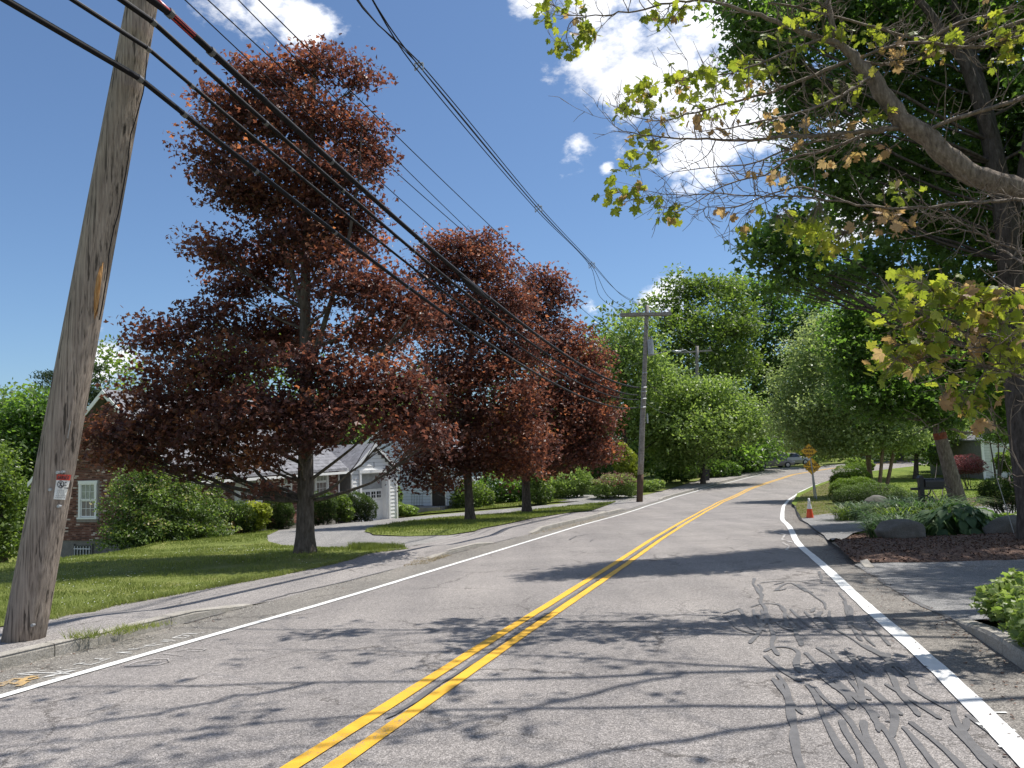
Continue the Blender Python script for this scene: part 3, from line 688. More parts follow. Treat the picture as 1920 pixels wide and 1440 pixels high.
for L in [[(0, 590), (60, 560), (110, 525), (200, 525), (280, 500)], [(0, 570), (90, 540), (60, 560), (170, 570), (230, 520), (330, 500)], [(120, 575), (180, 540), (250, 535), (330, 515)], [(150, 590), (240, 550)]]:
    scr(zz(L), .04, 'spray_o')
for L in [[(1455, 998), (1472, 1003), (1466, 1012), (1488, 1018)], [(1468, 1018), (1480, 1025), (1474, 1032), (1494, 1035)]]: scr(L, .05, 'chalk')
for i in range(22):   # slopped white paint beside the right line
    x = rnd.uniform(1790, 1900); y = 1300 + (x - 1790) * 1.02 + rnd.uniform(-15, 30); a = hit(x + 8, y)[:2]
    P = np.array([a + np.array([s * .03, -s * .004]) for s in range(rnd.randint(2, 5))]); ribbon('paint_drip', P, rnd.uniform(.025, .05), zroad, .0110 + .00004 * i, M['white'], wvar=.5)
# left sidewalk, driveway, lawns
PR = lambda L, zf=zL: [tuple(hit(x, y, zf)[:2]) for x, y in L]
lawn_edge = PR([(90, 1163), (130, 1152), (200, 1138), (300, 1120), (400, 1101), (517, 1080), (633, 1055), (700, 1036), (763, 1029)])
walk_out = [(-9.6, -6), (-7.6, 3.0), (-6.9, 8.2)] + lawn_edge
Lcl = [tuple(p) for p in cut(Lc, -6, 84)[::2]]
far_walk = [(-2.9, 20.4), (-1.2, 27), (.9, 33.5), (3.4, 40.3), (6.0, 47.0), (8.5, 52.4), (11.6, 58.4), (15.2, 66), (20.5, 74.6), (27.5, 83.8)]
sheet('sidewalk', Lcl + [(x, y) for x, y in reversed([(p[0] - .35, p[1]) for p in walk_out[:-1]] + [(q[0] - .25, q[1]) for q in far_walk])], zL, 0, .6, M['walk'])
lawn1 = [(-60, -8), (-9.6, -6), (-7.6, 3.0), (-6.9, 8.2)] + lawn_edge + PR([(740, 1032), (700, 1031), (600, 1026), (530, 1023), (503, 1016), (500, 1005), (520, 996), (545, 990)]) + [(-11.2, 34.5), (-13.5, 29), (-20, 31.5), (-60, 45)]
sheet('lawn', lawn1, zL, .015, .9, M['grass'], kind='structure')
isl = PR([(683, 998), (700, 1004), (760, 1007), (840, 1005), (890, 997), (930, 987), (965, 980), (1000, 972), (1090, 960), (1155, 941), (1100, 946), (980, 959), (880, 969), (800, 975), (735, 983), (695, 991)])
sheet('driveway', PR([(770, 1028), (740, 1033), (700, 1031), (600, 1026), (530, 1023), (500, 1016), (498, 1004), (520, 995), (545, 988), (600, 984), (640, 980), (700, 972), (735, 970)]) + [(-6.6, 42.0), (-4.5, 44.2), (0, 47.5), (4.6, 51.3), (7.5, 50.4), (6.6, 48.2)] + [(p[0] - .2, p[1]) for p in far_walk[4::-1]], zL, .004, .8, M['drive'])
sheet('lawn_island', isl, zL, .035, .5, M['grass'])
sheet('lawn_strip', [(-7.4, 44.2), (-4.6, 46.2), (0, 49.3), (3.6, 51.8), (2, 54), (-3, 51.5), (-7, 49), (-9.5, 46.5)], zL, .02, .7, M['grass'])
sheet('gravel_drive', [(1.0, 51.5), (7.8, 50.4), (8.6, 52.4), (6.0, 55.5), (2.0, 58), (-1.0, 56)], zL, .012, .7, M['drive'])
sheet('grass_verge', [(8.8, 53.2), (11.4, 58.6), (14.8, 66), (20, 75), (27, 84.4), (20, 90), (8, 72), (5.5, 58.5)], zL, .02, 1.0, M['grass'])
# dead grass in the gutter by the short kerb
def tufts(name, poly, zf, n, h, w, m, seed, bend=.5, tint=(0, 1), kind='stuff', off=0.0):
    g = np.random.default_rng(seed); A = np.array(poly); lo, hi = A.min(0), A.max(0)
    P = np.empty((0, 2))
    while len(P) < n:
        q = g.uniform(lo, hi, (n * 2, 2)); dd = np.hypot(q[:, 0], q[:, 1])
        q = q[pip(q, poly)]
        if name == 'grass_blades':
            dd = np.hypot(q[:, 0], q[:, 1]); q = q[g.random(len(q)) < np.clip((13.0 / dd) ** 1.3, 0, 1)]
        P = np.vstack([P, q])
    P = P[:n]; z = zf(P[:, 0], P[:, 1]) + off; B = np.c_[P, z]
    dist = np.hypot(P[:, 0], P[:, 1]); ws = w * np.clip(dist / 12, 1, 3.0)
    clumpn = .75 + .5 * np.sin(P[:, 0] * 2.1 + 1.3 * np.sin(P[:, 1] * 1.7)) * np.sin(P[:, 1] * 2.7 + P[:, 0])
    H = h * g.uniform(.5, 1.35, n) * np.clip(clumpn + .2, .5, 1.3)
    a = g.uniform(0, 6.283, n); s = np.c_[np.cos(a), np.sin(a), np.zeros(n)] * (ws / 2)[:, None]
    t = np.c_[g.normal(size=(n, 2)) * bend * .5, np.ones(n)]; tip = B + t * H[:, None]
    V = np.stack([B - s, B + s, tip], 1).reshape(-1, 3); F = np.arange(3 * n).reshape(n, 3)
    nn = .5 + .5 * np.sin(P[:, 0] * .9 + 2 * np.sin(P[:, 1] * .6)) * np.sin(P[:, 1] * .8 + .5)
    ti = np.clip(tint[0] + (tint[1] - tint[0]) * (g.random(n) * .55 + .4 * nn), 0, 1)
    o = newobj(name, fastmesh(name, V, F, tint=ti), M[m]); o['kind'] = kind; return o
g1 = [p for p in lawn1 if True]
nearlawn = [(-24, 12), (-10, 6), (-6.95, 7.5), (-6.9, 8.2)] + lawn_edge + PR([(740, 1032), (700, 1031), (600, 1026), (530, 1023), (503, 1016), (500, 1005), (520, 996), (545, 990)]) + [(-11.6, 33), (-13.5, 29), (-20, 31.5), (-30, 34)]
tufts('grass_blades', nearlawn, zL, 210000, .060, .010, 'blade', 3)
tufts('grass_blades_on_island', isl, zL, 26000, .085, .014, 'blade', 4, off=.02)
tufts('grass_blades_on_strip', [(-7.4, 44.2), (-4.6, 46.2), (0, 49.3), (3.6, 51.8), (2, 54), (-3, 51.5), (-7, 49), (-9.5, 46.5)], zL, 9000, .08, .016, 'blade', 5)
tufts('long_grass_at_lawn_tip', PR([(690, 1034), (763, 1027), (740, 1026), (700, 1025), (650, 1030)]), zL, 5000, .13, .012, 'blade', 6)
LE = np.array(lawn_edge); LEs = offline(densify(lawn_edge, .25, closed=False), 0); le_a = offline(LEs, .10); le_b = offline(LEs, -.12)
tufts('ragged_lawn_edge', [tuple(p) for p in le_a] + [tuple(p) for p in le_b[::-1]], zL, 5200, .075, .011, 'blade', 71, bend=1.2, tint=(.2, 1))
for i, (x, y, n) in enumerate([(160, 1195, 130), (210, 1189, 60), (250, 1180, 150), (275, 1176, 70), (228, 1187, 40), (300, 1172, 50)]):
    c = hit(x, y, zL); L = tufts('weed_tuft', [(c[0] - .16, c[1] - .12), (c[0] + .16, c[1] - .12), (c[0] + .16, c[1] + .12), (c[0] - .16, c[1] + .12)], zL, n, .085, .010, 'blade', 20 + i, bend=1.6)
    L['kind'] = 'stuff'
tufts('dead_grass_in_gutter', PR([(755, 1062), (800, 1058), (845, 1042), (820, 1040), (790, 1045)], zroad), zroad, 1300, .04, .010, 'straw', 31, bend=2.6)
tufts('dead_grass_in_gutter', PR([(985, 1006), (1090, 984), (1140, 970), (1125, 966), (1010, 996)], zroad), zroad, 900, .035, .010, 'straw', 32, bend=2.8)
# right side
mulch = PR([(1564, 1017), (1585, 1008), (1620, 1001), (1660, 992)], zR) + [(9.6, 19.6), (12, 19.8), (16, 19.6), (16, 13.2), (11.5, 12.9)] + PR([(1850, 1053), (1760, 1056), (1680, 1057), (1603, 1056), (1585, 1040)], zR)
def zM(X, Y): return zR(X, Y)
sheet('mulch_bed', mulch, zR, .02, .35, M['mulch'])
sheet('lawn_right', [(8.6, 20.2), (12, 20), (60, 20), (75, 60), (55, 84), (45, 81.5), (33, 72.2), (27, 65.2), (21.9, 57), (17.9, 49.4), (13.7, 38.7), (12.2, 33.5), (11.8, 27.6)], zR, .03, 1.2, M['grass_r'])
sheet('dry_verge', PR([(1502, 974), (1495, 960), (1492, 950), (1501, 930), (1531, 914), (1555, 905), (1600, 930), (1610, 965), (1560, 968)], zR), zR, .045, .5, M['dry'])
sheet('driveway_near_right', PR([(1790, 1165), (1760, 1149), (1690, 1113), (1640, 1079), (1602, 1059), (1640, 1055), (1680, 1054), (1850, 1050)], zR) + [(12.5, 13.5), (40, 16), (40, 9), (9, 8.4)], zR, .006, .6, M['drive_r'])
sheet('driveway_far_right', PR([(1561, 1018), (1545, 1007), (1530, 998), (1515, 984), (1503, 975), (1560, 965), (1620, 963), (1680, 960)], zR) + [(18, 29), (30, 31), (32, 25), (14, 24), (9.8, 20.5)] + PR([(1640, 995), (1600, 1003)], zR), zR, .05, .6, M['drive_r'])
sheet('planting_soil', [(4.7, 8.0), (5.2, 8.15), (9, 8.1), (12, 7), (11, -4), (2.4, -4), (3.9, 4.5)], zR, .01, .5, M['mulch'])
sheet('mulch_strip', [(11.2, 27.8), (16, 28.3), (22, 30), (26, 38), (22, 37), (14.6, 36), (12.6, 33)], zR, .04, .8, M['mulch'])
tufts('grass_blades_on_verge', PR([(1502, 974), (1495, 960), (1492, 950), (1501, 930), (1531, 914), (1555, 905), (1575, 930), (1585, 962), (1560, 968)], zR), zR, 9000, .05, .013, 'blade', 41, tint=(.45, 1), off=.03)
tufts('grass_blades_on_right_lawn', [(12, 21), (40, 21), (45, 60), (23, 55), (18.3, 49.5), (14, 38.7)], zR, 30000, .05, .02, 'blade_r', 42, off=.03)
# mulch chips and stray litter
g = np.random.default_rng(5); q = g.uniform([5, 12.8], [14, 20], (9000, 2)); q = q[pip(q, mulch)]
V, F = leafmesh(np.c_[q, zR(q[:, 0], q[:, 1]) + .03], .06, 'quad', .6, g=g)
o = newobj('mulch_chips', fastmesh('mulch_chips', V, F), M['mulch']); o['kind'] = 'stuff'
# granite kerbs: every stone its own piece
def kerb(name, C, zf, hgt, inward, taper0=True, taper1=True, seglen=1.7, wd=.15):
    C = np.array(C, float); s = np.r_[0, np.cumsum(np.linalg.norm(np.diff(C, axis=0), axis=1))]
    root = empty(name, (C[0][0], C[0][1], gz(prof, 0, 0) if False else float(prof(C[0][1])))); root['kind'] = 'structure'
    k = max(1, round(s[-1] / seglen)); ed = np.linspace(0, s[-1], k + 1)
    for i in range(k):
        a, b = ed[i] + .006, ed[i + 1] - .006; qs = np.linspace(a, b, 5)
        P = np.c_[np.interp(qs, s, C[:, 0]), np.interp(qs, s, C[:, 1])]; T = np.gradient(P, axis=0); T /= np.linalg.norm(T, axis=1)[:, None]
        N = np.c_[T[:, 1], -T[:, 0]] * inward
        V = []; 
        for j in range(5):
            u = qs[j] / s[-1]; hh = hgt
            if taper0: hh = min(hh, .025 + hgt * qs[j] / 1.6)
            if taper1: hh = min(hh, .025 + hgt * (s[-1] - qs[j]) / 1.6)
            zb = float(prof(P[j][1])); p = P[j]; e = rnd.uniform(-.004, .004)
            for dx, dz in ((0, -.1), (0 + e, hh * .75 + e), (.014, hh), (wd, hh + .004), (wd, -.1)):
                V.append((p[0] + N[j][0] * dx - root.location.x, p[1] + N[j][1] * dx - root.location.y, zb + dz - root.location.z))
        F = []
        for j in range(4):
            for q_ in range(4): F.append((j * 5 + q_, (j + 1) * 5 + q_, (j + 1) * 5 + q_ + 1, j * 5 + q_ + 1))
        F += [(0, 1, 2, 3, 4), (24, 23, 22, 21, 20)]
        MB().add(V, F).build('kerb_stone', M['granite'], root)
    return root
kerb('granite_kerb', cut(Lc, -6, 11.3), zL, .135, -1, False, True)
kerb('granite_kerb', cut(Lc, 17.2, 21.7), zL, .10, -1)
kerb('granite_kerb', cut(Lc, 24.7, 41.2), zL, .135, -1)
kerb('granite_kerb', cut(Lc, 49.6, 84), zL, .12, -1)
kerb('granite_kerb', cut(Rc, -6, 8.5), zR, .145, 1, False, True)
kerb('granite_kerb', cut(Rc, 12.9, 18.2), zR, .15, 1)
kerb('granite_kerb', cut(Rc, 25.9, 70), zR, .12, 1)
# storm drain inlet in the kerb
c = hit(1133, 966); a = math.atan2(14.8 - 10.75, 1.9 - .63)
dr = empty('storm_drain_inlet', c, R(72)); tag(dr, 'small iron storm drain inlet with three slots set in the granite kerb', 'drain')
MB().box((-.55, .02, 0), (.55, .2, .15)).build('surround', M['granite'], dr, bevel=.01)
for i in range(3): MB().box((-.42 + i * .3, -.012, .02), (-.24 + i * .3, .019, .125)).build('slot', M['black'], dr)
# far off woods that close the view
def woods(name, label, pts, n, size, m, seed, zf):
    g = np.random.default_rng(seed); P = []; A = np.array(pts)
    for (x, y, z, rx, rz) in A:
        k = int(n * rx * rz / np.sum(A[:, 3] * A[:, 4])); u = g.normal(size=(k, 3)); u /= np.linalg.norm(u, axis=1)[:, None]
        rr = g.uniform(.7, 1.08, k); P.append(np.array([x, y, z]) + u * rr[:, None] * np.array([rx, rx * .7, rz]))
    P = np.vstack(P); P = P[P[:, 2] > -4]
    P += g.normal(size=P.shape) * .5
    V, F = leafmesh(P, size, 'quad', .45, g=g); ti = np.clip(g.random(len(P)) * .6 + .2 * np.sin(P[:, 0] * .3) + .15, 0, 1)
    o = newobj(name, fastmesh(name, V, F, tint=ti), M[m]); tag(o, label, 'woods', None, 'stuff')
L = []
for x in np.arange(-75, 90, 7.0):
    yy = 118 + 12 * math.sin(x * .21); hh = 9 + 3 * math.sin(x * .5) + 2 * math.sin(x * 1.3); L.append((x, yy, hh - 5, 6.5, hh))
woods('woods', 'far line of green woods closing the view behind the houses', L, 60000, .75, 'green_mid', 51, zL)
L = [(x, 78 + 5 * math.sin(x), 1.5 + math.sin(x * 2), 5, 4.5 + 1.5 * math.sin(x * .8)) for x in np.arange(-58, 3, 5.0)]
woods('woods', 'bushy green growth behind the brick house and the blue house', L, 34000, .5, 'green_mid', 52, zL)
L = [(x, 62 + 4 * math.sin(x), -1.0, 4, 3.2 + .8 * math.sin(x * .8)) for x in np.arange(-62, -24, 4.0)]
woods('woods', 'dark green undergrowth beyond the far left lawn', L, 26000, .42, 'green_dark', 53, zL)
# ================================================================== BUILDINGS
HR = R(70)
C0 = np.array([-12.9, 30.0])
def hloc(a, b): return (C0[0] + .342 * a - .94 * b, C0[1] + .94 * a + .342 * b, 0)
def window(parent, cx, cz, w, h, face, name='window', cols=3, rows=2, off=0.0, blind=True, mw=.10):
    """double-hung window centred at (cx, cz); face 'x' lies in the plane x=off facing -x, face 'y' in y=off facing -y"""
    def bx(mb, u0, v0, u1, v1, d0, d1):
        if face == 'x': mb.box((off + d0, cx + u0, cz + v0), (off + d1, cx + u1, cz + v1))
        else: mb.box((cx + u0, off + d0, cz + v0), (cx + u1, off + d1, cz + v1))
    f = MB(); W2, H2 = w / 2, h / 2
    for (u0, v0, u1, v1) in ((-W2, -H2 + .06, -W2 + mw, H2 - mw), (W2 - mw, -H2 + .06, W2, H2 - mw), (-W2 - .03, H2 - mw, W2 + .03, H2 + .02)): bx(f, u0, v0, u1, v1, -.05, .06)
    win = f.build(name, M['trim'], parent)
    s = MB(); bx(s, -W2 - .05, -H2 - .01, W2 + .05, -H2 + .058, -.075, .05); s.build('sill', M['trim'], win)
    iw, ih = W2 - mw, H2 - mw
    for k, (b0, b1, dep) in enumerate(((-H2 + .07, -.005, .012), (.005, H2 - mw, -.012))):
        sash = MB(); t = .045
        bx(sash, -iw, b0, iw, b0 + t, dep - .02, dep + .02); bx(sash, -iw, b1 - t, iw, b1, dep - .02, dep + .02)
        bx(sash, -iw, b0 + t, -iw + t, b1 - t, dep - .02, dep + .02); bx(sash, iw - t, b0 + t, iw, b1 - t, dep - .02, dep + .02)
        for i in range(1, cols): u = -iw + t + (2 * iw - 2 * t) * i / cols; bx(sash, u - .009, b0 + t, u + .009, b1 - t, dep - .014, dep + .008)
        for i in range(1, rows): v = b0 + t + (b1 - b0 - 2 * t) * i / rows; bx(sash, -iw + t, v - .009, iw - t, v + .009, dep - .012, dep + .006)
        sash.build('sash', M['trim'], win)
        for i in range(cols):
            for j in range(rows):
                u0 = -iw + t + (2 * iw - 2 * t) * i / cols + .0105; u1 = -iw + t + (2 * iw - 2 * t) * (i + 1) / cols - .0105
                v0 = b0 + t + (b1 - b0 - 2 * t) * j / rows + .0105; v1 = b0 + t + (b1 - b0 - 2 * t) * (j + 1) / rows - .0105
                p = MB(); bx(p, u0, v0, u1, v1, dep + .010, dep + .014); p.build('pane', M['glass'] if not (k == 1 and blind) else M['blind'], win)
    bk = MB(); bx(bk, -iw, -ih, iw, ih, .066, .075); bk.build('backing', M['black'], win)
    return win
BW, BH, BPx, BPz = .196, .057, .208, .068
def brickbox(mb, face, u, z, w, off, proud):
    if face == 'x': mb.box((off - proud, u, z), (off + .02, u + w, z + BH))
    else: mb.box((u, off - proud, z), (u + w, off + .02, z + BH))
house = empty('brick_house', hloc(0, 0), HR); tag(house, 'brick house with pale mottled bricks, grey shingle roof and white windows behind the big maple', 'house')
GW, FL, ZE, ZF, ZP = 7.4, 10.9, 1.22, -1.42, 4.55
MB().box((.02, .02, -3.6), (FL - .02, GW - .02, ZF)).build('foundation', M['conc'], house)
w = MB(); w.prism([(0.0, ZF + .002), (GW, ZF + .002), (GW, ZE), (GW / 2, ZP - .15), (0.0, ZE)], 'x', 0.0, FL); w.build('wall', M['mortar'], house)
GWIN = (GW - 2.55, .22, .98, 1.52)     # gable window: centre y, centre z, w, h
FW = [(3.9, .42, 1.15, 1.45), (6.4, .42, .9, 1.45), (9.3, .42, 1.15, 1.45)]
gb = np.random.default_rng(77)
def inwin(u0, u1, z0, z1, wins): return any(u1 > c - w / 2 - .01 and u0 < c + w / 2 + .01 and z1 > z - h / 2 - .01 and z0 < z + h / 2 + .03 for c, z, w, h in wins)
allb = []
nz = int((ZP - ZF) / BPz)
for j in range(nz):
    z = ZF + .006 + j * BPz; o = (j % 2) * BPx / 2
    zt = z + BH
    lim = 0 if zt < ZE else (zt - ZE) / (ZP - .2 - ZE) * GW / 2
    for i in range(-1, int(GW / BPx) + 1):
        u0 = max(lim, i * BPx + o); u1 = min(GW - lim, i * BPx + o + BW)
        if u1 - u0 < .05 or inwin(u0, u1, z, zt, [GWIN]): continue
        allb.append((u0, z, u1 - u0))
allb.sort(key=lambda b: (b[0] + b[2] / 2 - GWIN[0]) ** 2 + (b[1] - GWIN[1] - .0) ** 2)
single, rest = allb[:300], allb[300:]
protos = []
for k in range(7):
    mb = MB(); brickbox(mb, 'x', -BW / 2, 0, BW, 0, .010); me = bpy.data.meshes.new('brick'); me.from_pydata(mb.V, [], mb.F); me.materials.append(M['brick'])
    a = me.attributes.new('tint', 'FLOAT', 'FACE'); tv = [.1, .3, .42, .55, .68, .82, 1.0][k]; a.data.foreach_set('value', [tv] * len(me.polygons)); protos.append(me)
PRB = [.14, .22, .22, .18, .12, .07, .05]
for (u, z, wd) in single:
    me = protos[int(gb.choice(7, p=PRB))]; o = bpy.data.objects.new('brick', me); COL.objects.link(o); o.parent = house
    o.location = (gb.uniform(-.003, .003), u + wd / 2, z); o.scale = (1, wd / BW, 1)
def bricks(L, face, off):
    mb = MB(); tn = []
    for (u, z, wd) in L: brickbox(mb, face, u, z, wd, off, .010 + gb.uniform(-.003, .003)); tn += [float(gb.choice([.1, .3, .42, .55, .68, .82, 1.0], p=PRB))] * 6
    me = bpy.data.meshes.new('brickwork'); me.from_pydata(mb.V, [], mb.F); me.materials.append(M['brick'])
    a = me.attributes.new('tint', 'FLOAT', 'FACE'); a.data.foreach_set('value', tn); o = newobj('brickwork', me, None, house); o['kind'] = 'stuff'
bricks(rest, 'x', 0.0)
fb = []
for j in range(int((ZE - ZF) / BPz)):
    z = ZF + .006 + j * BPz
    for i in range(-1, int(FL / BPx) + 1):
        u0 = max(0, i * BPx + (j % 2) * BPx / 2); u1 = min(FL, i * BPx + (j % 2) * BPx / 2 + BW)
        if u1 - u0 < .05 or inwin(u0, u1, z, z + BH, FW): continue
        fb.append((u0, z, u1 - u0))
PRB = [.06, .14, .18, .2, .17, .13, .12]
bricks(fb, 'y', 0.0)
window(house, GWIN[0], GWIN[1], GWIN[2], GWIN[3], 'x', off=-.012)
MB().box((-.05, GWIN[0] - .58, GWIN[1] - .90), (.02, GWIN[0] + .58, GWIN[1] - .775)).build('sill_brick', M['mortar'], house)
for c, z, w_, h_ in FW: window(house, c, z, w_, h_, 'y', off=-.012)
MB().box((2.9, -.05, .42 - .73), (3.3, -.012, 1.15)).box((4.5, -.05, .42 - .73), (4.72, -.012, 1.15)).build('shutter', M['trim'], house)
bw = MB().box((-.03, GW - 2.75, -2.85), (.03, GW - 1.85, -1.62)).build('basement_window', M['basement'], house)
gr = MB()
for i in range(6): gr.box((-.065, GW - 2.70 + i * .16, -2.85), (-.045, GW - 2.68 + i * .16, -1.65))
for i in range(3): gr.box((-.067, GW - 2.75, -2.8 + i * .52), (-.05, GW - 1.85, -2.77 + i * .52))
gr.build('grille', M['trim'], bw)
fr = MB().box((-.05, GW - 2.83, -2.9), (.02, GW - 2.76, -1.55)).box((-.05, GW - 1.84, -2.9), (.02, GW - 1.77, -1.55)).build('frame', M['conc'], bw)
MB().box((-.03, GW - 4.2, -2.75), (.01, GW - 2.95, -2.2)).build('cement_patch', M['granite'], house, bevel=.01)
# roof: two slabs with shingle courses, rake boards, gutter
def roof(parent, L0, L1, y0, yr, y1, ze, zp, ov=.35, courses=24, m='shingle'):
    sl = (zp - ze) / (yr - y0)
    r = MB(); r.prism([(y0 - ov, ze - ov * sl), (yr, zp), (y1 + ov, ze - ov * sl), (y1 + ov, ze - ov * sl + .10), (yr, zp + .12), (y0 - ov, ze - ov * sl + .10)], 'x', L0, L1)
    ro = r.build('roof', M[m], parent)
    c = MB(); n = courses; ya, za = y0 - ov, ze - ov * sl + .10
    for i in range(n):
        f0, f1 = i / n, (i + 1.1) / n; f1 = min(f1, .995)
        for yy in ((lambda f: ya + (yr - ya) * f), (lambda f: (y1 + ov) + (yr - y1 - ov) * f)):
            p0, p1 = yy(f0), yy(f1); z0, z1 = za + (zp + .12 - za) * f0, za + (zp + .12 - za) * f1
            c.add([(L0 - .02, p0, z0 + .004), (L1 + .02, p0, z0 + .004), (L0 - .02, p0, z0 + .024), (L1 + .02, p0, z0 + .024), (L1 + .02, p1, z1 + .006), (L0 - .02, p1, z1 + .006)],
                  [(0, 1, 3, 2), (2, 3, 4, 5)])
    co = c.build('shingle_courses', M[m], ro); co['kind'] = 'stuff'
    for xx in (L0 - .06, L1 + .022):
        rk = MB()
        rk.prism([(y0 - ov, ze - ov * sl - .1), (yr, zp - .12), (yr, zp + .10), (y0 - ov, ze - ov * sl + .085)], 'x', xx, xx + .035)
        rk.build('rake_board', M['trim'], ro)
        rk = MB(); rk.prism([(yr, zp - .12), (y1 + ov, ze - ov * sl - .1), (y1 + ov, ze - ov * sl + .085), (yr, zp + .10)], 'x', xx, xx + .035); rk.build('rake_board', M['trim'], ro)
    return ro
ro = roof(house, -.38, FL + .3, 0, GW / 2, GW, ZE, ZP)
MB().box((-.35, -.52, ZE - .48), (FL + .3, -.40, ZE - .37)).box((-.35, -.40, ZE - .40), (FL + .3, .0, ZE - .375)).build('gutter', M['trim'], house)
MB().tube([(FL - .12, -.07, ZE - .45), (FL - .12, -.07, -1.6)], .045, 8).build('downspout', M['trim'], house)
# connector and garage
gar = empty('white_garage', hloc(FL + .9, -.25), HR - R(20)); gar.scale = (.74, 1, 1); tag(gar, 'small white clapboard garage with a half dark open door at the end of the drive', 'garage')
MB().box((FL, .6, -2.2), (FL + .92, 4, .9)).prism([(.3, .85), (4, 2.2), (4, 2.3), (.3, .95)], 'x', FL - .02, FL + 1.2).build('connector', M['plinth'], house)
GL_, GZ0, GZE, GZP = 4.3, -2.1, .78, 2.05
m_ = MB(); m_.box((.03, .12, GZ0), (.78, 6, GZE)).box((3.5, .12, GZ0), (GL_ - .03, 6, GZE)).box((.03, 5.9, GZ0), (GL_, 6, GZE)).prism([(.03, GZE), (GL_ - .03, GZE), (GL_ / 2, GZP)], 'y', .12, 6)
m_.build('wall', M['gap'], gar)
def claps(parent, u0, u1, z0, z1, face, off, m, ex=.20, lim=None, w=.016):
    z = z0
    while z < z1 - .02:
        a, b = (u0, u1) if lim is None else lim(z, u0, u1)
        if b - a > .1:
            t = min(ex - .012, z1 - z)
            if face == 'y': poly = [(off - w * 1.9, z), (off, z), (off, z + t), (off - w * .5, z + t)]; MB().prism(poly, 'x', a, b).build('siding_board', m, parent)
            else: poly = [(off - w * 1.9, z), (off, z), (off, z + t), (off - w * .5, z + t)]; MB().prism([(q[0], q[1]) for q in poly], 'y', a, b).build('siding_board', m, parent)
        z += ex
claps(gar, .12, .70, GZ0 + .1, GZE - .14, 'y', .12, M['clap']); claps(gar, 3.56, GL_ - .12, GZ0 + .1, GZE - .14, 'y', .12, M['clap'])
def glim(z, a, b):
    f = (z + .16 - GZE) / (GZP - GZE); f = max(0, f); return a + (GL_ / 2) * f, b - (GL_ / 2) * f
claps(gar, .05, GL_ - .05, GZE - .12, GZP, 'y', .12, M['clap'], lim=glim)
MB().box((.72, .03, GZ0), (.86, .13, .70)).box((3.42, .03, GZ0), (3.56, .13, .70)).box((.68, .02, .70), (3.6, .13, .86)).box((-.02, .05, GZ0), (.11, .14, GZE)).box((GL_ - .11, .05, GZ0), (GL_ + .02, .14, GZE)).build('trim', M['trim'], gar)
MB().box((.86, .13, GZ0), (1.0, .9, .7)).build('jamb', M['trim'], gar); MB().box((3.28, .13, GZ0), (3.42, .9, .7)).build('jamb', M['trim'], gar)
for i, (z0, z1) in enumerate([(GZ0, -1.45), (-1.44, -.82), (-.81, -.2), (-.19, .68)]):
    p = MB().box((1.0, .50 - .004 * (i % 2), z0), (3.28, .56, z1)).build('door_panel', M['trim'] if i < 3 else M['metal_grey'], gar)
    if i == 2:
        for k in range(4):
            x0 = 1.22 + k * .52
            MB().box((x0, .478, z0 + .12), (x0 + .36, .495, z0 + .46)).build('pane', M['glass'], p)
            MB().box((x0 + .165, .47, z0 + .12), (x0 + .195, .477, z0 + .46)).box((x0, .47, z0 + .275), (x0 + .164, .477, z0 + .305)).box((x0 + .196, .47, z0 + .275), (x0 + .36, .477, z0 + .305)).build('muntin', M['trim'], p)
def gable_roof_y(parent, x0, x1, y0, y1, ze, zp, m='shingle', ov=.18):
    xm = (x0 + x1) / 2; sl = (zp - ze) / (xm - x0)
    r = MB(); r.prism([(x0 - ov, ze - ov * sl), (xm, zp), (x1 + ov, ze - ov * sl), (x1 + ov, ze - ov * sl + .09), (xm, zp + .1), (x0 - ov, ze - ov * sl + .09)], 'y', y0, y1)
    ro = r.build('roof', M[m], parent)
    rk = MB(); rk.prism([(x0 - ov, ze - ov * sl - .08), (xm, zp - .1), (xm, zp + .09), (x0 - ov, ze - ov * sl + .08)], 'y', y0 - .03, y0 - .002); rk.build('rake_board', M['trim'], ro)
    rk = MB(); rk.prism([(xm, zp - .1), (x1 + ov, ze - ov * sl - .08), (x1 + ov, ze - ov * sl + .08), (xm, zp + .09)], 'y', y0 - .03, y0 - .002); rk.build('rake_board', M['trim'], ro)
gable_roof_y(gar, 0, GL_, -.02, 6.2, GZE + .05, GZP + .15)
MB().tube([(1.95, -.0, .95), (1.95, -.05, 1.0), (1.95, -.05, 1.28)], .018, 6).build('lamp_bracket', M['black'], gar)
# blue-grey house: gable wall faces the camera
BR = np.array([-3.6, 50.0]); blue = empty('clapboard_house', (BR[0], BR[1], 0), HR); tag(blue, 'pale blue-grey clapboard house with a dark door and small front steps behind the maples', 'house')
BWd, BZ0, BZE = 8.5, -1.75, 1.3
MB().box((.03, .03, -3), (9, BWd, BZ0)).build('foundation', M['conc'], blue)
MB().prism([(0, BZ0 + .002), (BWd, BZ0 + .002), (BWd, BZE), (BWd / 2, 4.2), (0, BZE)], 'x', .0, 9).build('wall', M['gap'], blue)
D0, D1, DZ = 1.05, 1.98, .28
def blim(z, a, b):
    f = max(0, (z + .14 - BZE) / (4.2 - BZE)); return a + BWd / 2 * f, b - BWd / 2 * f
z = BZ0
while z < 4.1:
    a, b = blim(z, .06, BWd - .06)
    segs = [(a, b)] if z > DZ + .1 else [(a, D0 - .1), (D1 + .1, b)]
    for (s0, s1) in segs:
        if s1 - s0 > .08: MB().prism([(-.032, z), (-.002, z), (-.002, z + .188), (-.010, z + .188)], 'y', s0, s1).build('siding_board', M['clap_blue'], blue)
    z += .20
z = BZ0
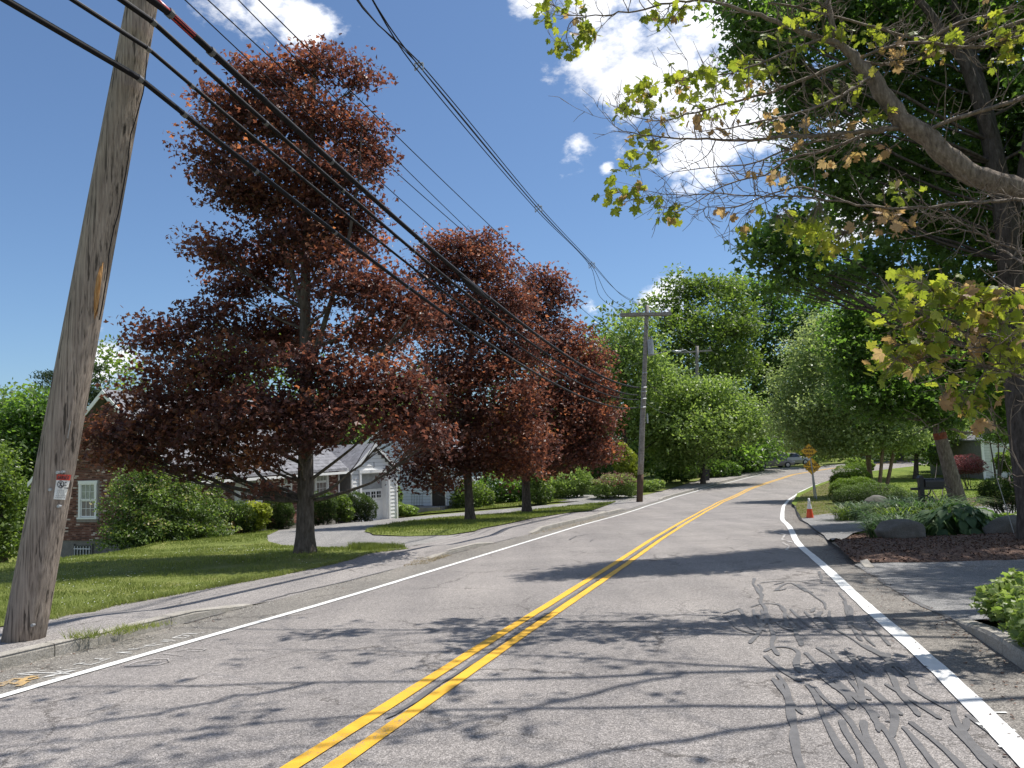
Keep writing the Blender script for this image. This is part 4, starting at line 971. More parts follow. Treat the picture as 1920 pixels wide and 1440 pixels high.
while z < BZE:
    MB().prism([(-.032, z), (-.002, z), (-.002, z + .188), (-.010, z + .188)], 'x', .1, 9).build('siding_board', M['clap_blue'], blue); z += .2
MB().box((-.05, -.05, BZ0), (.08, .055, BZE)).box((-.05, BWd - .055, BZ0), (.08, BWd + .05, BZE)).build('corner_board', M['trim'], blue)
dr_ = MB().box((-.02, D0, BZ0), (.03, D1, DZ)).build('door', M['darkbrown'], blue)
MB().box((-.05, D0 - .1, BZ0), (.02, D0 - .002, DZ + .002)).box((-.05, D1 + .002, BZ0), (.02, D1 + .1, DZ + .002)).box((-.05, D0 - .1, DZ + .004), (.02, D1 + .1, DZ + .12)).build('frame', M['trim'], dr_)
MB().box((-.035, D0 + .14, BZ0 + .9), (-.022, D1 - .14, DZ - .15)).build('glass', M['glass'], dr_)
MB().tube([(-.06, D0 + .1, BZ0 + .85), (-.06, D0 + .1, BZ0 + 1.0)], .015, 6).build('handle', M['metal'], dr_)
aw = MB(); n = 7
for i in range(n):
    a0, a1 = math.pi * i / n, math.pi * (i + 1) / n
    y0, y1 = (D0 + D1) / 2 - .75 * math.cos(a0), (D0 + D1) / 2 - .75 * math.cos(a1); z0, z1 = DZ + .2 + .42 * math.sin(a0), DZ + .2 + .42 * math.sin(a1)
    aw.add([(-.9, y0, z0 - .05), (-.9, y1, z1 - .05), (-.03, y1, z1 + .12), (-.03, y0, z0 + .12), (-.9, y0, z0 - .01), (-.9, y1, z1 - .01), (-.03, y1, z1 + .16), (-.03, y0, z0 + .16)],
           [(0, 1, 2, 3), (7, 6, 5, 4), (0, 4, 5, 1), (3, 2, 6, 7), (0, 3, 7, 4), (1, 5, 6, 2)])
aw.build('door_hood', M['trim'], blue)
roof(blue, -.25, 9.2, 0, BWd / 2, BWd, BZE, 4.2)
st = MB().box((-1.3, .8, -2.6), (-.06, 2.9, BZ0 - .02)).build('step', M['plinth'], blue, bevel=.02)
MB().box((-1.3, .35, -2.6), (-.06, .79, BZ0 - .2)).build('step', M['plinth'], blue, bevel=.02); MB().box((-1.3, -.1, -2.6), (-.06, .34, BZ0 - .4)).build('step', M['plinth'], blue, bevel=.02)
ra = MB()
for i in range(8): ra.tube([(-1.25, 2.05 + i * .115, BZ0 - .02), (-1.25, 2.05 + i * .115, BZ0 + .82)], .011, 5)
ra.tube([(-1.25, 2.0, BZ0 + .84), (-1.25, 2.9, BZ0 + .84)], .018, 6).tube([(-1.25, 2.0, BZ0 + .1), (-1.25, 2.9, BZ0 + .1)], .012, 6); ra.build('railing', M['black'], blue)
ra = MB()
for i in range(7): ra.tube([(-1.25, -.05 + i * .17, BZ0 - .45 + i * .06), (-1.25, -.05 + i * .17, BZ0 + .35 + i * .07)], .011, 5)
ra.tube([(-1.25, -.08, BZ0 + .34), (-1.25, 1.0, BZ0 + .80)], .018, 6); ra.build('railing', M['black'], blue)
# cream house on the far right
p = at(1845, 885, 56); cr = empty('cream_house', (p[0], p[1], 0), R(-6)); tag(cr, 'cream clapboard house with a tall dark window behind the lawn at the right', 'house')
zb = gz(zR, p[0], p[1]) - .1; ZT = zb + 3.0
MB().prism([(0, zb), (9, zb), (9, ZT), (4.5, ZT + 2.6), (0, ZT)], 'y', 0, 9).build('wall', M['gap'], cr)
z = zb + .2
while z < ZT + 2.4:
    f = max(0, (z + .15 - ZT) / 2.6); a, b = .0 + 4.5 * f, 9 - 4.5 * f
    if b - a > .1: MB().prism([(-.034, z), (-.002, z), (-.002, z + .19), (-.010, z + .19)], 'x', a, b).build('siding_board', M['clap_cream'], cr)
    z += .20
MB().box((-.06, -.07, zb), (.1, .03, ZT)).box((.55, -.07, zb), (.68, -.036, ZT)).build('corner_board', M['trim'], cr)
for cx in (2.15, 4.6): window(cr, cx, zb + 1.85, .95, 1.55, 'y', off=-.03, blind=False, cols=2)
gable_roof_y(cr, 0, 9, -.3, 9.3, ZT, ZT + 2.7)
# far pale house at the end of the road
p = at(1575, 862, 128); fh = empty('far_house', (p[0], p[1], 0), R(12)); tag(fh, 'far pale house glimpsed past the bend under the trees', 'house')
zb = float(prof(128)) - .2
MB().box((-6, 0, zb), (8, 8, zb + 3.2)).build('wall', M['clap'], fh)
MB().prism([(-.5, zb + 3.2), (4, zb + 5.6), (8.5, zb + 3.2)], 'x', -6.5, 8.5).build('roof', M['shingle'], fh)
for cx in (-4, -1.2, 1.6, 5): MB().box((cx - .5, -.03, zb + 1), (cx + .5, .02, zb + 2.4)).build('window', M['glass'], fh)
p = at(1700, 858, 100); fh = empty('far_house', (p[0], p[1], 0), R(-5)); tag(fh, 'far white house wall glimpsed between the tree trunks right of the clump', 'house')
zb = float(prof(100)) - .2
MB().box((-4, 0, zb), (8, 8, zb + 3.0)).build('wall', M['clap'], fh)
MB().prism([(-.5, zb + 3.0), (4, zb + 5.2), (8.5, zb + 3.0)], 'x', -4.5, 8.5).build('roof', M['shingle'], fh)
for cx in (-2.5, .5, 3.5): MB().box((cx - .45, -.03, zb + 1), (cx + .45, .02, zb + 2.3)).build('window', M['glass'], fh)
# grey board fence behind the parked cars: every board its own part
p0 = at(1452, 868, 100); p1 = at(1500, 866, 103)
fe = empty('board_fence', (p0[0], p0[1], float(prof(100)))); tag(fe, 'weathered grey board fence behind the parked cars', 'fence')
dx, dy = p1[0] - p0[0], p1[1] - p0[1]; n = int(math.hypot(dx, dy) / .3)
for i in range(n):
    x, y = dx * i / n, dy * i / n; h = 1.9 + rnd.uniform(-.04, .04); MB().box((x, y, -.2), (x + .27, y + .03, h)).build('board', M['fence'], fe)
MB().add([(0, .035, .4), (dx, dy + .035, .4), (dx, dy + .07, .4), (0, .07, .4), (0, .035, .5), (dx, dy + .035, .5), (dx, dy + .07, .5), (0, .07, .5)], [(0, 1, 2, 3), (7, 6, 5, 4), (0, 4, 5, 1), (1, 5, 6, 2), (2, 6, 7, 3), (3, 7, 4, 0)]).build('rail', M['fence'], fe)

# ================================================================== UTILITY POLES AND LINES
B0 = hit(40, 1222); B0 = np.array([B0[0], B0[1], float(zL(B0[0], B0[1]))])
def polept(z):
    lo, hi = at(40, 1222, 8.46), at(268, 0, 8.46); k = (z - lo[2]) / (hi[2] - lo[2]); return lo + (hi - lo) * k
pole = empty('utility_pole', B0); tag(pole, 'leaning weathered utility pole with a red and white warning plate, nearest at the left', 'utility pole', 'wooden utility poles')
PT = [polept(z) - B0 for z in np.linspace(B0[2] - .3, 12.2, 24)]
g = np.random.default_rng(9)
def shaft(name, pts, r0, r1, m, parent, n=40, rough=.006, z0=0):
    V = []; k = len(pts); ph = g.uniform(0, 6.28, 9)
    for i, p in enumerate(pts):
        f = i / (k - 1); r = r0 + (r1 - r0) * f
        for j in range(n):
            a = 2 * math.pi * j / n; rr = r * (1 + .012 * math.sin(3 * a + ph[0]) + .010 * math.sin(5 * a + ph[1] + f * 2)) + rough * math.sin(11 * a + ph[2] + f * 3) * .5 - (.006 if (j * 7) % 11 == 0 else 0)
            V.append((p[0] + rr * math.cos(a), p[1] + rr * math.sin(a), p[2]))
    F = [(i * n + j, i * n + (j + 1) % n, (i + 1) * n + (j + 1) % n, (i + 1) * n + j) for i in range(k - 1) for j in range(n)]
    F += [tuple((k - 1) * n + j for j in range(n)), tuple(j for j in reversed(range(n)))]
    return MB().add(V, F).build(name, m, parent, smooth=True)
shaft('shaft', PT, .208, .132, M['pole'], pole)
axis = Vector(tuple((polept(5) - polept(0)))).normalized()
def onpole(px, py, proud=.0):
    """point on the shaft skin facing the camera on the pixel's ray"""
    d = ray(px, py); best = None
    for Y in np.linspace(7.9, 8.6, 180):
        p = np.array([0, 0, EYE]) + d * (Y / d[1]); c = polept(p[2]); f = (p[2] - B0[2] + .3) / (12.5); r = .208 + (.132 - .208) * f + proud
        if math.hypot(p[0] - c[0], p[1] - c[1]) <= r: return p
    return np.array([0, 0, EYE]) + d * (8.4 / d[1])
# split scar
S = MB(); pts = [onpole(x, y, .001) - B0 for x, y in [(188, 498), (184, 520), (180, 548), (178, 575), (176, 600)]]
for dx, w_ in ((0, .030), (-.03, .018), (.022, .014)):
    S.tube([(p[0] + dx, p[1] + .012 + abs(dx) * .2, p[2] + dx * 2) for p in pts], [w_ * .3, w_, w_ * 1.1, w_ * .8, w_ * .2], 6)
S.build('split_scar', M['split'], pole, smooth=True)
# warning plate bent round the pole
def plate(px0, py0, px1, py1, px2, py2, px3, py3):
    g_ = []
    for v in np.linspace(0, 1, 9):
        row = []
        for u in np.linspace(0, 1, 9):
            x = (px0 * (1 - u) + px1 * u) * (1 - v) + (px3 * (1 - u) + px2 * u) * v; y = (py0 * (1 - u) + py1 * u) * (1 - v) + (py3 * (1 - u) + py2 * u) * v
            row.append((x, y))
        g_.append(row)
    return g_
def platemesh(name, q, proud, m, parent):
    G = plate(*q); V = [tuple(onpole(x, y, proud) - B0) for r in G for x, y in r]; V2 = [(v[0] * 1, v[1] + .006, v[2]) for v in V]
    F = [(i * 9 + j, (i + 1) * 9 + j, (i + 1) * 9 + j + 1, i * 9 + j + 1) for i in range(8) for j in range(8)]
    n = 81; F2 = [tuple(reversed([a + n for a in f])) for f in F]
    E = [(j, j + 1, j + 1 + n, j + n) for j in range(8)] + [(72 + j + 1, 72 + j, 72 + j + n, 72 + j + 1 + n) for j in range(8)]
    return MB().add(V + V2, F + F2 + E).build(name, m, parent)
wp = platemesh('warning_plate', (107, 889.5, 133, 890.5, 121.5, 937.5, 100, 936), .012, M['platew'], pole)
platemesh('red_header', (106.8, 889.3, 133.2, 890.3, 131, 901, 105.5, 900), .0155, M['plater'], wp)
def ink(pts, w_=.6, nm='ink_mark', m='platek'):
    mb = MB(); P = [onpole(x, y, .017) - B0 for x, y in pts]; mb.tube(P, w_ * 8.4 / FPX, 4); mb.build(nm, M[m], wp)
LT = {'D': [(0, 0), (0, 1), (.6, .75), (.6, .25), (0, 0)], 'A': [(0, 1), (.35, 0), (.7, 1), (.55, .6), (.15, .6)], 'N': [(0, 1), (0, 0), (.6, 1), (.6, 0)], 'G': [(.6, .2), (.3, 0), (0, .5), (.3, 1), (.6, .8), (.6, .55), (.35, .55)],
      'E': [(.6, 0), (0, 0), (0, .5), (.5, .5), (0, .5), (0, 1), (.6, 1)], 'R': [(0, 1), (0, 0), (.6, .15), (.55, .45), (0, .5), (.6, 1)], 'O': [(.3, 0), (0, .5), (.3, 1), (.6, .5), (.3, 0)], 'T': [(0, 0), (.6, 0), (.3, 0), (.3, 1)],
      'I': [(.3, 0), (.3, 1)], 'H': [(0, 0), (0, 1), (0, .5), (.6, .5), (.6, 0), (.6, 1)], 'C': [(.6, .1), (.2, 0), (0, .5), (.2, 1), (.6, .9)], 'L': [(0, 0), (0, 1), (.5, 1)], 'M': [(0, 1), (0, 0), (.35, .6), (.7, 0), (.7, 1)], 'B': [(0, 0), (0, 1), (.6, .8), (.1, .5), (.55, .2), (0, 0)]}
def inkword(s, x, y, w_, h, step, sk=-.22, lw=.45, nm='lettering'):
    for i, ch in enumerate(s):
        ink([(x + i * step + u * w_ + sk * v * h, y + v * h) for u, v in LT[ch]], lw, nm)
inkword('DANGER', 109.5, 892.6, 3.0, 5.6, 3.7, lw=.55)
for s, yy in (('DO', 903.6), ('NOT', 908.8), ('CLIMB', 914)): inkword(s, 122.5 - (yy - 903) * .15, yy, 1.2, 2.6, 1.75, lw=.28)
ink([(113.8 + 5.9 * math.cos(a), 908.3 + 6.6 * math.sin(a)) for a in np.linspace(0, 6.283, 20)], .6, 'symbol_ring')
ink([(109.8, 903.5), (118, 913.2)], .5, 'symbol_bar'); ink([(115, 904), (113.5, 909), (110.5, 913)], .7, 'climbing_figure'); ink([(113.5, 909), (116, 913.5)], .6, 'climbing_figure'); ink([(112, 906.5), (116.5, 906.5)], .45, 'climbing_figure')
for i in range(5):
    y = 919 + i * 3.5
    x = 107.5 - i * .9
    k = 0.0
    while k < 14 + i * .8: l = rnd.uniform(1.2, 3.2); ink([(x + k, y), (x + min(k + l, 16 + i * .8), y + .2)], .3, 'small_print'); k += l + .9
for (x, y) in [(95, 918), (111, 949), (118, 885), (62, 1172), (109, 886)]:
    p = onpole(x, y, .004) - B0; MB().tube([p + np.array([0, .02, 0]), p - np.array([0, .02, 0])], .017, 8).build('bolt', M['metal'], pole)
# small ground wire down the road side
gw = [(276, 100), (272, 150), (268, 175), (252, 232), (245, 252), (240, 300), (232, 345), (222, 400), (213, 430), (205, 470), (200, 520), (192, 570), (186, 600)]
MB().tube([at(x, y, 8.36) - B0 for x, y in gw], .006, 6).build('ground_wire', M['cable'], pole, smooth=True)
MB().tube([onpole(132, 790, .002) - B0, onpole(127, 822, .002) - B0], .004, 5).build('staple', M['metal'], pole)
# --- pole 2
P2 = np.array([*hit(1199, 941)[:2], 0.0]); P2[2] = float(zL(P2[0], P2[1])) ; Y2 = P2[1]
def p2pt(y): 
    k = (941 - y) / (941 - 575.); return at(1199 + 14 * k, y, Y2)
pole2 = empty('utility_pole', P2); tag(pole2, 'upright grey utility pole with crossarm and transformer by the kerb past the maples', 'utility pole', 'wooden utility poles')
pts = [p2pt(y) - P2 for y in np.linspace(945, 890, 5)]; shaft('shaft_foot', pts, .205, .198, M['pole_dark'], pole2, 20)
pts = [p2pt(y) - P2 for y in np.linspace(889.6, 573, 14)]; shaft('shaft', pts, .19, .125, M['timber'], pole2, 20)
def beam(parent, a, b, r, m, name, base): 
    a = Vector(tuple(a - base)); b = Vector(tuple(b - base)); d = (b - a).normalized(); up = Vector((0, 0, 1)); s = d.cross(up).normalized(); u = s.cross(d)
    vs = [p + s * (i * r) + u * (j * r) for p in (a, b) for i, j in ((-1, -1), (1, -1), (1, 1), (-1, 1))]
    return MB().add(vs, [(3, 2, 1, 0), (4, 5, 6, 7), (0, 1, 5, 4), (1, 2, 6, 5), (2, 3, 7, 6), (3, 0, 4, 7)]).build(name, m, parent)
ca, cb = at(1163, 590, Y2 - .35), at(1258, 588, Y2 + .1)
beam(pole2, ca, cb, .09, M['timber'], 'crossarm', P2); beam(pole2, ca + np.array([.1, .42, 0]), cb + np.array([-.1, .42, 0]), .075, M['timber'], 'crossarm', P2)
for f in (.03, .2, .37, .6, .82, .97):
    p = ca + (cb - ca) * f; MB().tube([p - P2 + np.array([0, 0, .08]), p - P2 + np.array([0, 0, .17]), p - P2 + np.array([0, 0, .2]), p - P2 + np.array([0, 0, .26])], [.02, .05, .075, .04], 8).build('insulator', M['porcelain'], pole2)
tr = p2pt(650) + np.array([.30, -.15, 0]) - P2
t_ = MB().tube([tr + np.array([0, 0, -.55]), tr + np.array([0, 0, .36]), tr + np.array([0, 0, .42])], [.19, .19, .15], 16).build('transformer', M['metal_grey'], pole2, smooth=False)
for dx in (-.07, .08): MB().tube([tr + np.array([dx, 0, .42]), tr + np.array([dx, 0, .5]), tr + np.array([dx, 0, .6])], [.035, .05, .02], 8).build('bushing', M['porcelain'], t_)
MB().tube([tr + np.array([.05, 0, .45]), tr + np.array([.0, 0, .85]), tr + np.array([-.25, 0, 1.5])], .012, 5).build('jumper', M['cable'], t_)
st = [p2pt(668) - P2 + np.array([.2, -.1, 0]), at(1240, 661, Y2 - .7) - P2]
MB().tube(st, .035, 8).build('bracket', M['metal'], pole2)
p = p2pt(785) - P2 + np.array([.28, -.12, 0]); MB().tube([p + np.array([0, 0, -.3]), p + np.array([0, 0, .3])], .05, 8).build('cable_guard', M['metal_grey'], pole2)
for y in (700, 727, 735, 748, 764):
    p = p2pt(y) - P2; MB().tube([p + np.array([-.15, -.18, 0]), p + np.array([.16, -.2, 0])], .045, 6).build('cable_clamp', M['metal'], pole2)
# --- pole 3 with the street light
P3 = np.array([*hit(1305, 900)[:2], 0.0]); P3[2] = float(zL(P3[0], P3[1])); Y3 = P3[1]
pole3 = empty('utility_pole', P3); tag(pole3, 'far utility pole rising out of the green trees with a street light on its arm', 'utility pole', 'wooden utility poles')
shaft('shaft', [at(1305 + 2 * k, 903 - 254 * k, Y3) - P3 for k in np.linspace(0, 1, 12)], .21, .14, M['timber'], pole3, 16)
beam(pole3, at(1277, 661, Y3 - .2), at(1334, 657, Y3 + .2), .08, M['timber'], 'crossarm', P3)
MB().tube([at(1303, 668, Y3) - P3, at(1285, 656, Y3 - 1) - P3, at(1272, 658, Y3 - 1.6) - P3], .04, 8).build('lamp_arm', M['metal'], pole3)
MB().tube([at(1276, 659, Y3 - 1.4) - P3, at(1270, 660, Y3 - 1.7) - P3, at(1262, 658.5, Y3 - 2.0) - P3], [.08, .17, .09], 10).build('lamp_head', M['metal'], pole3, smooth=True)
for f in (.05, .5, .95):
    p = at(1277 + 57 * f, 659 - 4 * f, Y3) - P3; MB().tube([p + np.array([0, 0, .08]), p + np.array([0, 0, .3])], .06, 6).build('insulator', M['porcelain'], pole3)
# --- cables: each strung from behind the camera past the leaning pole to the second pole
def span(a, b, sag, n=40):
    t = np.linspace(0, 1, n)[:, None]; P = np.asarray(a) * (1 - t) + np.asarray(b) * t; P[:, 2] -= (4 * sag * t * (1 - t))[:, 0]; return P
def cable(name, label, attach, end, sag, r, backdz=0.6, cat='cable', m='cable', lash=0, back=True, r2=None, Yp=8.2, backsag=.3):
    A = at(attach[0], attach[1], Yp); B = at(end[0], end[1], Y2 - .25)
    hd = (B - A); hd[2] = 0; hd /= np.linalg.norm(hd)
    parts = []
    if back:
        Bk = A - hd * 38 + np.array([0, 0, backdz]); parts.append(span(Bk, A, backsag, 24)[:-1])
    parts.append(span(A, B, sag, 60)); P = np.vstack(parts)
    root = empty(name, A); tag(root, label, cat, 'cables strung between the utility poles')
    MB().tube(P - A, r, 7).build('sheath', M[m], root, smooth=True)
    if r2:
        Q = P.copy(); Q[:, 2] += r + r2 * .8; MB().tube(Q - A, r2, 5).build('messenger_wire', M['wire'], root, smooth=True)
    if lash:
        fwd = P[len(P) - 60:]
        for i in range(lash):
            k = int((i / lash) ** 1.6 * 40); p = fwd[k] - A; d = Vector(tuple(fwd[k + 1] - fwd[k])).normalized() * .03
            MB().tube([p - np.array(d), p + np.array(d)], r * 1.35, 7).build('lashing_clamp', M['wire'], root)
    return root, A, B
CB = [('lowest thick black cable, lashed to a messenger wire, crossing the leaning pole', (262, 148), (1197, 764), 1.15, .029, 9, .009),
      ('thin upper-left black cable ending just above the lowest cable at the second pole', (278, 92), (1198, 749), 1.10, .021, 8, .007),
      ('black cable second in height at the leaning pole, running below the thick bundle', (287, 42), (1198, 741), 1.05, .029, 9, .008),
      ('thickest black cable bundle with a red sleeve by the top of the leaning pole', (318, 25), (1199, 727), 1.0, .042, 7, .01)]
import itertools
for i, (lab, a, b, sg, r, ls, r2) in enumerate(CB):
    root, A, B = cable('overhead_cable', lab, a, b, sg, r, lash=ls, r2=r2)
    if i == 3:
        P = span(A, B, sg, 60); MB().tube([P[0] - A - (P[1] - P[0]) * .35, P[0] - A, P[1] * .55 + P[0] * .45 - A], .04, 10).build('red_sleeve', M['redsleeve'], root, smooth=True)
        q = P[13] - A; MB().tube([q + np.array([0, 0, -.05]), q + (P[15] - P[13]) * .5 + np.array([0, 0, -.07]), P[16] - A + np.array([0, 0, -.05])], [.02, .085, .03], 10).build('splice_case', M['cable'], root, smooth=True)
        q = P[14] - A; MB().tube([q, q + np.array([.25, 1.2, -.35]), P[20] - A + np.array([-.05, 0, -.02])], .014, 6).build('slack_loop', M['cable'], root, smooth=True)
for lab, a, b, sg, r in [('thin wire above the thick bundle, drooping to the second pole above the cables', (347, 0), (1200, 699), .95, .009),
                         ('thin power wire above the cables, lower of the pair leading over the maples', (390, 0), (1204, 672), .75, .009),
                         ('thin power wire above the cables, upper of the pair leading over the maples', (485, 0), (1205, 664), .45, .009),
                         ('thin power wire between the drooping wire and the pair over the maples', (447, 0), (1202, 684), .8, .008)]:
    cable('overhead_wire', lab, a, b, sg, r, cat='wire', Yp=9.6)
# spacer cable: four lines held by little spacers
sp = empty('spacer_cable', at(786, 125, 15)); tag(sp, 'high bundle of four wires with small spacers sweeping across open sky to the crossarm', 'wire', 'cables strung between the utility poles')
spo = np.array(sp.location)
KEY = [((520, -330), 8.0), ((668, -2), 11.3), ((786, 125), 14.5), ((1010, 392), 25.5), ((1110, 498), 36)]
def keyline(offs, last):
    P = []
    for i, ((x, y), Y) in enumerate(KEY):
        o = offs[i] if i < len(offs) else offs[-1]; P.append(at(x + o[0], y + o[1], Y))
    P += [at(x, y, Y) for (x, y), Y in last]
    P = np.array(P); s = np.r_[0, np.cumsum(np.linalg.norm(np.diff(P, axis=0), axis=1))]
    q = np.linspace(0, s[-1], 60); out = []
    def bez(t):   # smooth interpolation through the keys
        i = min(max(np.searchsorted(s, t) - 1, 0), len(P) - 2); h = s[i + 1] - s[i]; u = (t - s[i]) / h
        def tan(k):
            if k == 0: return (P[1] - P[0]) / (s[1] - s[0])
            if k == len(P) - 1: return (P[-1] - P[-2]) / (s[-1] - s[-2])
            return (P[k + 1] - P[k - 1]) / (s[k + 1] - s[k - 1])
        m0, m1 = tan(i) * h, tan(i + 1) * h
        return (2 * u ** 3 - 3 * u ** 2 + 1) * P[i] + (u ** 3 - 2 * u ** 2 + u) * m0 + (-2 * u ** 3 + 3 * u ** 2) * P[i + 1] + (u ** 3 - u ** 2) * m1
    return np.array([bez(t) for t in q])
o3 = [[(-30, 0), (2, 0), (-4, -6), (-3, -4), (-2, -4)], [(-30, 8), (2, 4), (4, -4), (3, -3), (2, -3)], [(10, -8), (28, -2), (-3, 7), (-2, 4), (-2, 3)], [(12, 6), (32, 4), (5, 5), (3, 4), (2, 4)]]
ends = [[((1160, 548), 43), ((1206, 573), Y2)], [((1165, 553), 43), ((1208, 575), Y2)], [((1124, 555), 40), ((1166, 585), Y2 - .4)], [((1140, 555), 41), ((1186, 585), Y2 - .3)]]
for o_, e in zip(o3, ends): MB().tube(keyline(o_, e) - spo, .012 if o_ is not o3[0] else .009, 6).build('wire', M['cable'], sp, smooth=True)
for (x, y), Y in KEY[2:]:
    c = at(x, y, Y) - spo; r = .085 * (Y / 14.5) ** .6
    s = MB()
    for a_, b_ in (((-.8, 1), (.9, -1)), ((-1, -.9), (.8, .9)), ((-1, .9), (-1, -.9)), ((.9, .9), (.9, -.9)), ((-1, .9), (.9, .9)), ((0, .9), (0, 1.5))): s.tube([c + np.array([a_[0] * r, 0, a_[1] * r]), c + np.array([b_[0] * r, 0, b_[1] * r])], .014, 5)
    s.build('spacer', M['metal_grey'], sp)
for lab, pts in [('service wire leaving the second pole toward the trees on the left', [((1198, 679), Y2), ((1170, 692), Y2 + 3), ((1120, 712), Y2 + 10)]),
                 ('service wire sagging from the second pole toward the far lamp pole', [((1203, 700), Y2), ((1250, 745), 58), ((1300, 756), Y3)]),
                 ('cable sagging low from the second pole toward the far lamp pole', [((1201, 748), Y2), ((1255, 778), 58), ((1302, 782), Y3)]),
                 ('upper wire strung from the crossarm to the top of the far lamp pole', [((1240, 592), Y2), ((1270, 625), 58), ((1306, 648), Y3)]),
                 ('wire leading right from the far lamp pole into the dark trees', [((1330, 656), Y3), ((1390, 680), 85), ((1450, 692), 100)]),
                 ('thin dark loop of wire hanging off the street light bracket', [((1240, 661), Y2 - .7), ((1262, 657), 60), ((1277, 661), Y3)])]:
    P = np.array([at(x, y, Y) for (x, y), Y in pts]); t = np.linspace(0, 1, 16)[:, None]
    Q = (1 - t) ** 2 * P[0] + 2 * t * (1 - t) * (2 * P[1] - .5 * P[0] - .5 * P[2]) + t * t * P[2]
    o = MB().tube(Q - P[0], .012, 5).build('service_wire', M['wire'], None, smooth=True, loc=P[0]); tag(o, lab, 'wire', 'thin service wires at the far poles')

# ================================================================== STREET THINGS
c = hit(1519, 973, zR)
co = empty('traffic_cone', c); tag(co, 'orange traffic cone with white collar at the mouth of the far drive', 'traffic cone')
MB().box((-.18, -.18, 0), (.18, .18, .035)).build('base', M['cone'], co, bevel=.012)
prof_r = lambda z: .13 - (.13 - .028) * z / .68
MB().tube([(0, 0, .035), (0, 0, .34)], [prof_r(.035), prof_r(.34)], 20, cap=False).build('body', M['cone'], co, smooth=True)
MB().tube([(0, 0, .34), (0, 0, .50)], [prof_r(.34) + .003, prof_r(.5) + .003], 20, cap=False).build('collar', M['conewhite'], co, smooth=True)
MB().tube([(0, 0, .50), (0, 0, .60), (0, 0, .70)], [prof_r(.5), .042, .028], 20).build('tip', M['conewhite'], co, smooth=True)
# the two diamond signs
sb = hit(1532, 938, zR); sg = empty('road_sign', sb); tag(sg, 'leaning post with an orange diamond sign reading BLIND DRIVE, in front of a second diamond', 'road sign', 'diamond road signs by the drive')
Ys = sb[1]; top = at(1520, 862, Ys) - sb
MB().tube([np.array([0, 0, -.3]), top * .5, top], .035, 6).build('post', M['metal'], sg)
def diamond(parent, ctr, half, lines, sz, tilt=0, base=None):
    c_ = ctr - base; s = half
    T_ = Matrix.Translation(Vector(tuple(c_))) @ Matrix.Rotation(tilt, 4, 'Z') @ Matrix.Rotation(R(4), 4, 'Y')
    poly = [(0, -s), (s, 0), (0, s), (-s, 0)]
    f = MB().prism(poly, 'y', -.006, .006).build('face', M['signor'], parent); f.matrix_local = T_
    n = 4; mb = MB()
    for i in range(4):
        a = Vector((poly[i][0] * .93, -.008, poly[i][1] * .93)); b = Vector((poly[(i + 1) % 4][0] * .93, -.008, poly[(i + 1) % 4][1] * .93)); mb.tube([a, b], .006, 4)
    mb.build('border', M['signblack'], f)
    for s_, zz_ in lines:
        textobj('lettering', s_, sz, M['signblack'], f, Matrix.Translation((0, -.011, zz_)) @ Matrix.Rotation(R(90), 4, 'X'), .003)
diamond(sg, at(1522.5, 874.5, Ys), .455, [('BLIND', .10), ('DRIVE', -.15)], .25, R(-12), sb)
s2 = hit(1530, 930, zR); s2 = np.array([at(1527, 925, 43.2)[0], 43.2, gz(zR, at(1527, 925, 43.2)[0], 43.2)]); sg2 = empty('road_sign', s2); tag(sg2, 'taller orange diamond warning sign, half hidden by leaves above the blind drive sign', 'road sign', 'diamond road signs by the drive')
MB().tube([np.array([0, 0, -.3]), at(1518, 838, 43.2) - s2], .035, 6).build('post', M['metal'], sg2)
diamond(sg2, at(1516.5, 846, 43.1), .43, [('BLIND', .18), ('DRIVE', -.02), ('AHEAD', -.22)], .18, R(-18), s2)
# short post by the hedge
p = hit(1565, 945, zR); o = MB().box((-.07, -.07, -.1), (.07, .07, .72)).build('timber_post', M['timber'], None, loc=p, bevel=.01); tag(o, 'short square grey post standing at the left end of the clipped hedge', 'post')
p = hit(1534, 945, zR)
# mailbox
mb_ = at(1732, 980, 22.0); mb_[2] = gz(zR, mb_[0], 22.0); mx_ = empty('mailbox', mb_, R(0)); tag(mx_, 'black mailbox on a dark wooden post with its flap hanging open, above the day lilies', 'mailbox')
def lx(px, py, Y=22.0): return at(px, py, Y) - mb_
ht = lx(1731, 905)[2]
MB().box((-.065, -.06, -.1), (.065, .06, ht + .13)).prism([(-.08, ht + .13), (.08, ht + .13), (.035, ht + .2), (-.035, ht + .2)], 'y', -.07, .07).build('post', M['black'], mx_)
MB().box((-.28, -.05, ht - .20), (-.066, .05, ht - .13)).box((.066, -.05, ht - .20), (.62, .05, ht - .13)).build('arm', M['black'], mx_)
bd = MB(); prf = [(-.1, ht - .125), (.1, ht - .125), (.1, ht + .02)] + [(.1 * math.cos(a), ht + .02 + .1 * math.sin(a)) for a in np.linspace(0, math.pi, 9)] + [(-.1, ht + .02)]
bd.prism(prf[:3] + prf[4:-1], 'x', .09, .63).build('box', M['black'], mx_)
MB().box((0, -.1, -.012), (.02, .1, .2), Matrix.Rotation(R(118), 3, 'Y'), Vector((.64, 0, ht - .11))).build('door', M['black'], mx_)
MB().box((.63, -.02, ht - .02), (.66, .02, ht)).build('flag', M['metal'], mx_)
MB().tube([(.07, 0, ht - .38), (.16, 0, ht - .36), (.24, 0, ht - .30), (.27, 0, ht - .21)], .018, 8).build('scroll_brace', M['black'], mx_, smooth=True)
# snow stake
a, b = at(1903, 1006, 17.2), at(1868, 893, 17.2); o = MB().tube([np.zeros(3), b - a], .009, 6).build('marker_stake', M['metal'], None, loc=a); tag(o, 'thin pale leaning driveway marker stake at the right of the mulch bed', 'stake')
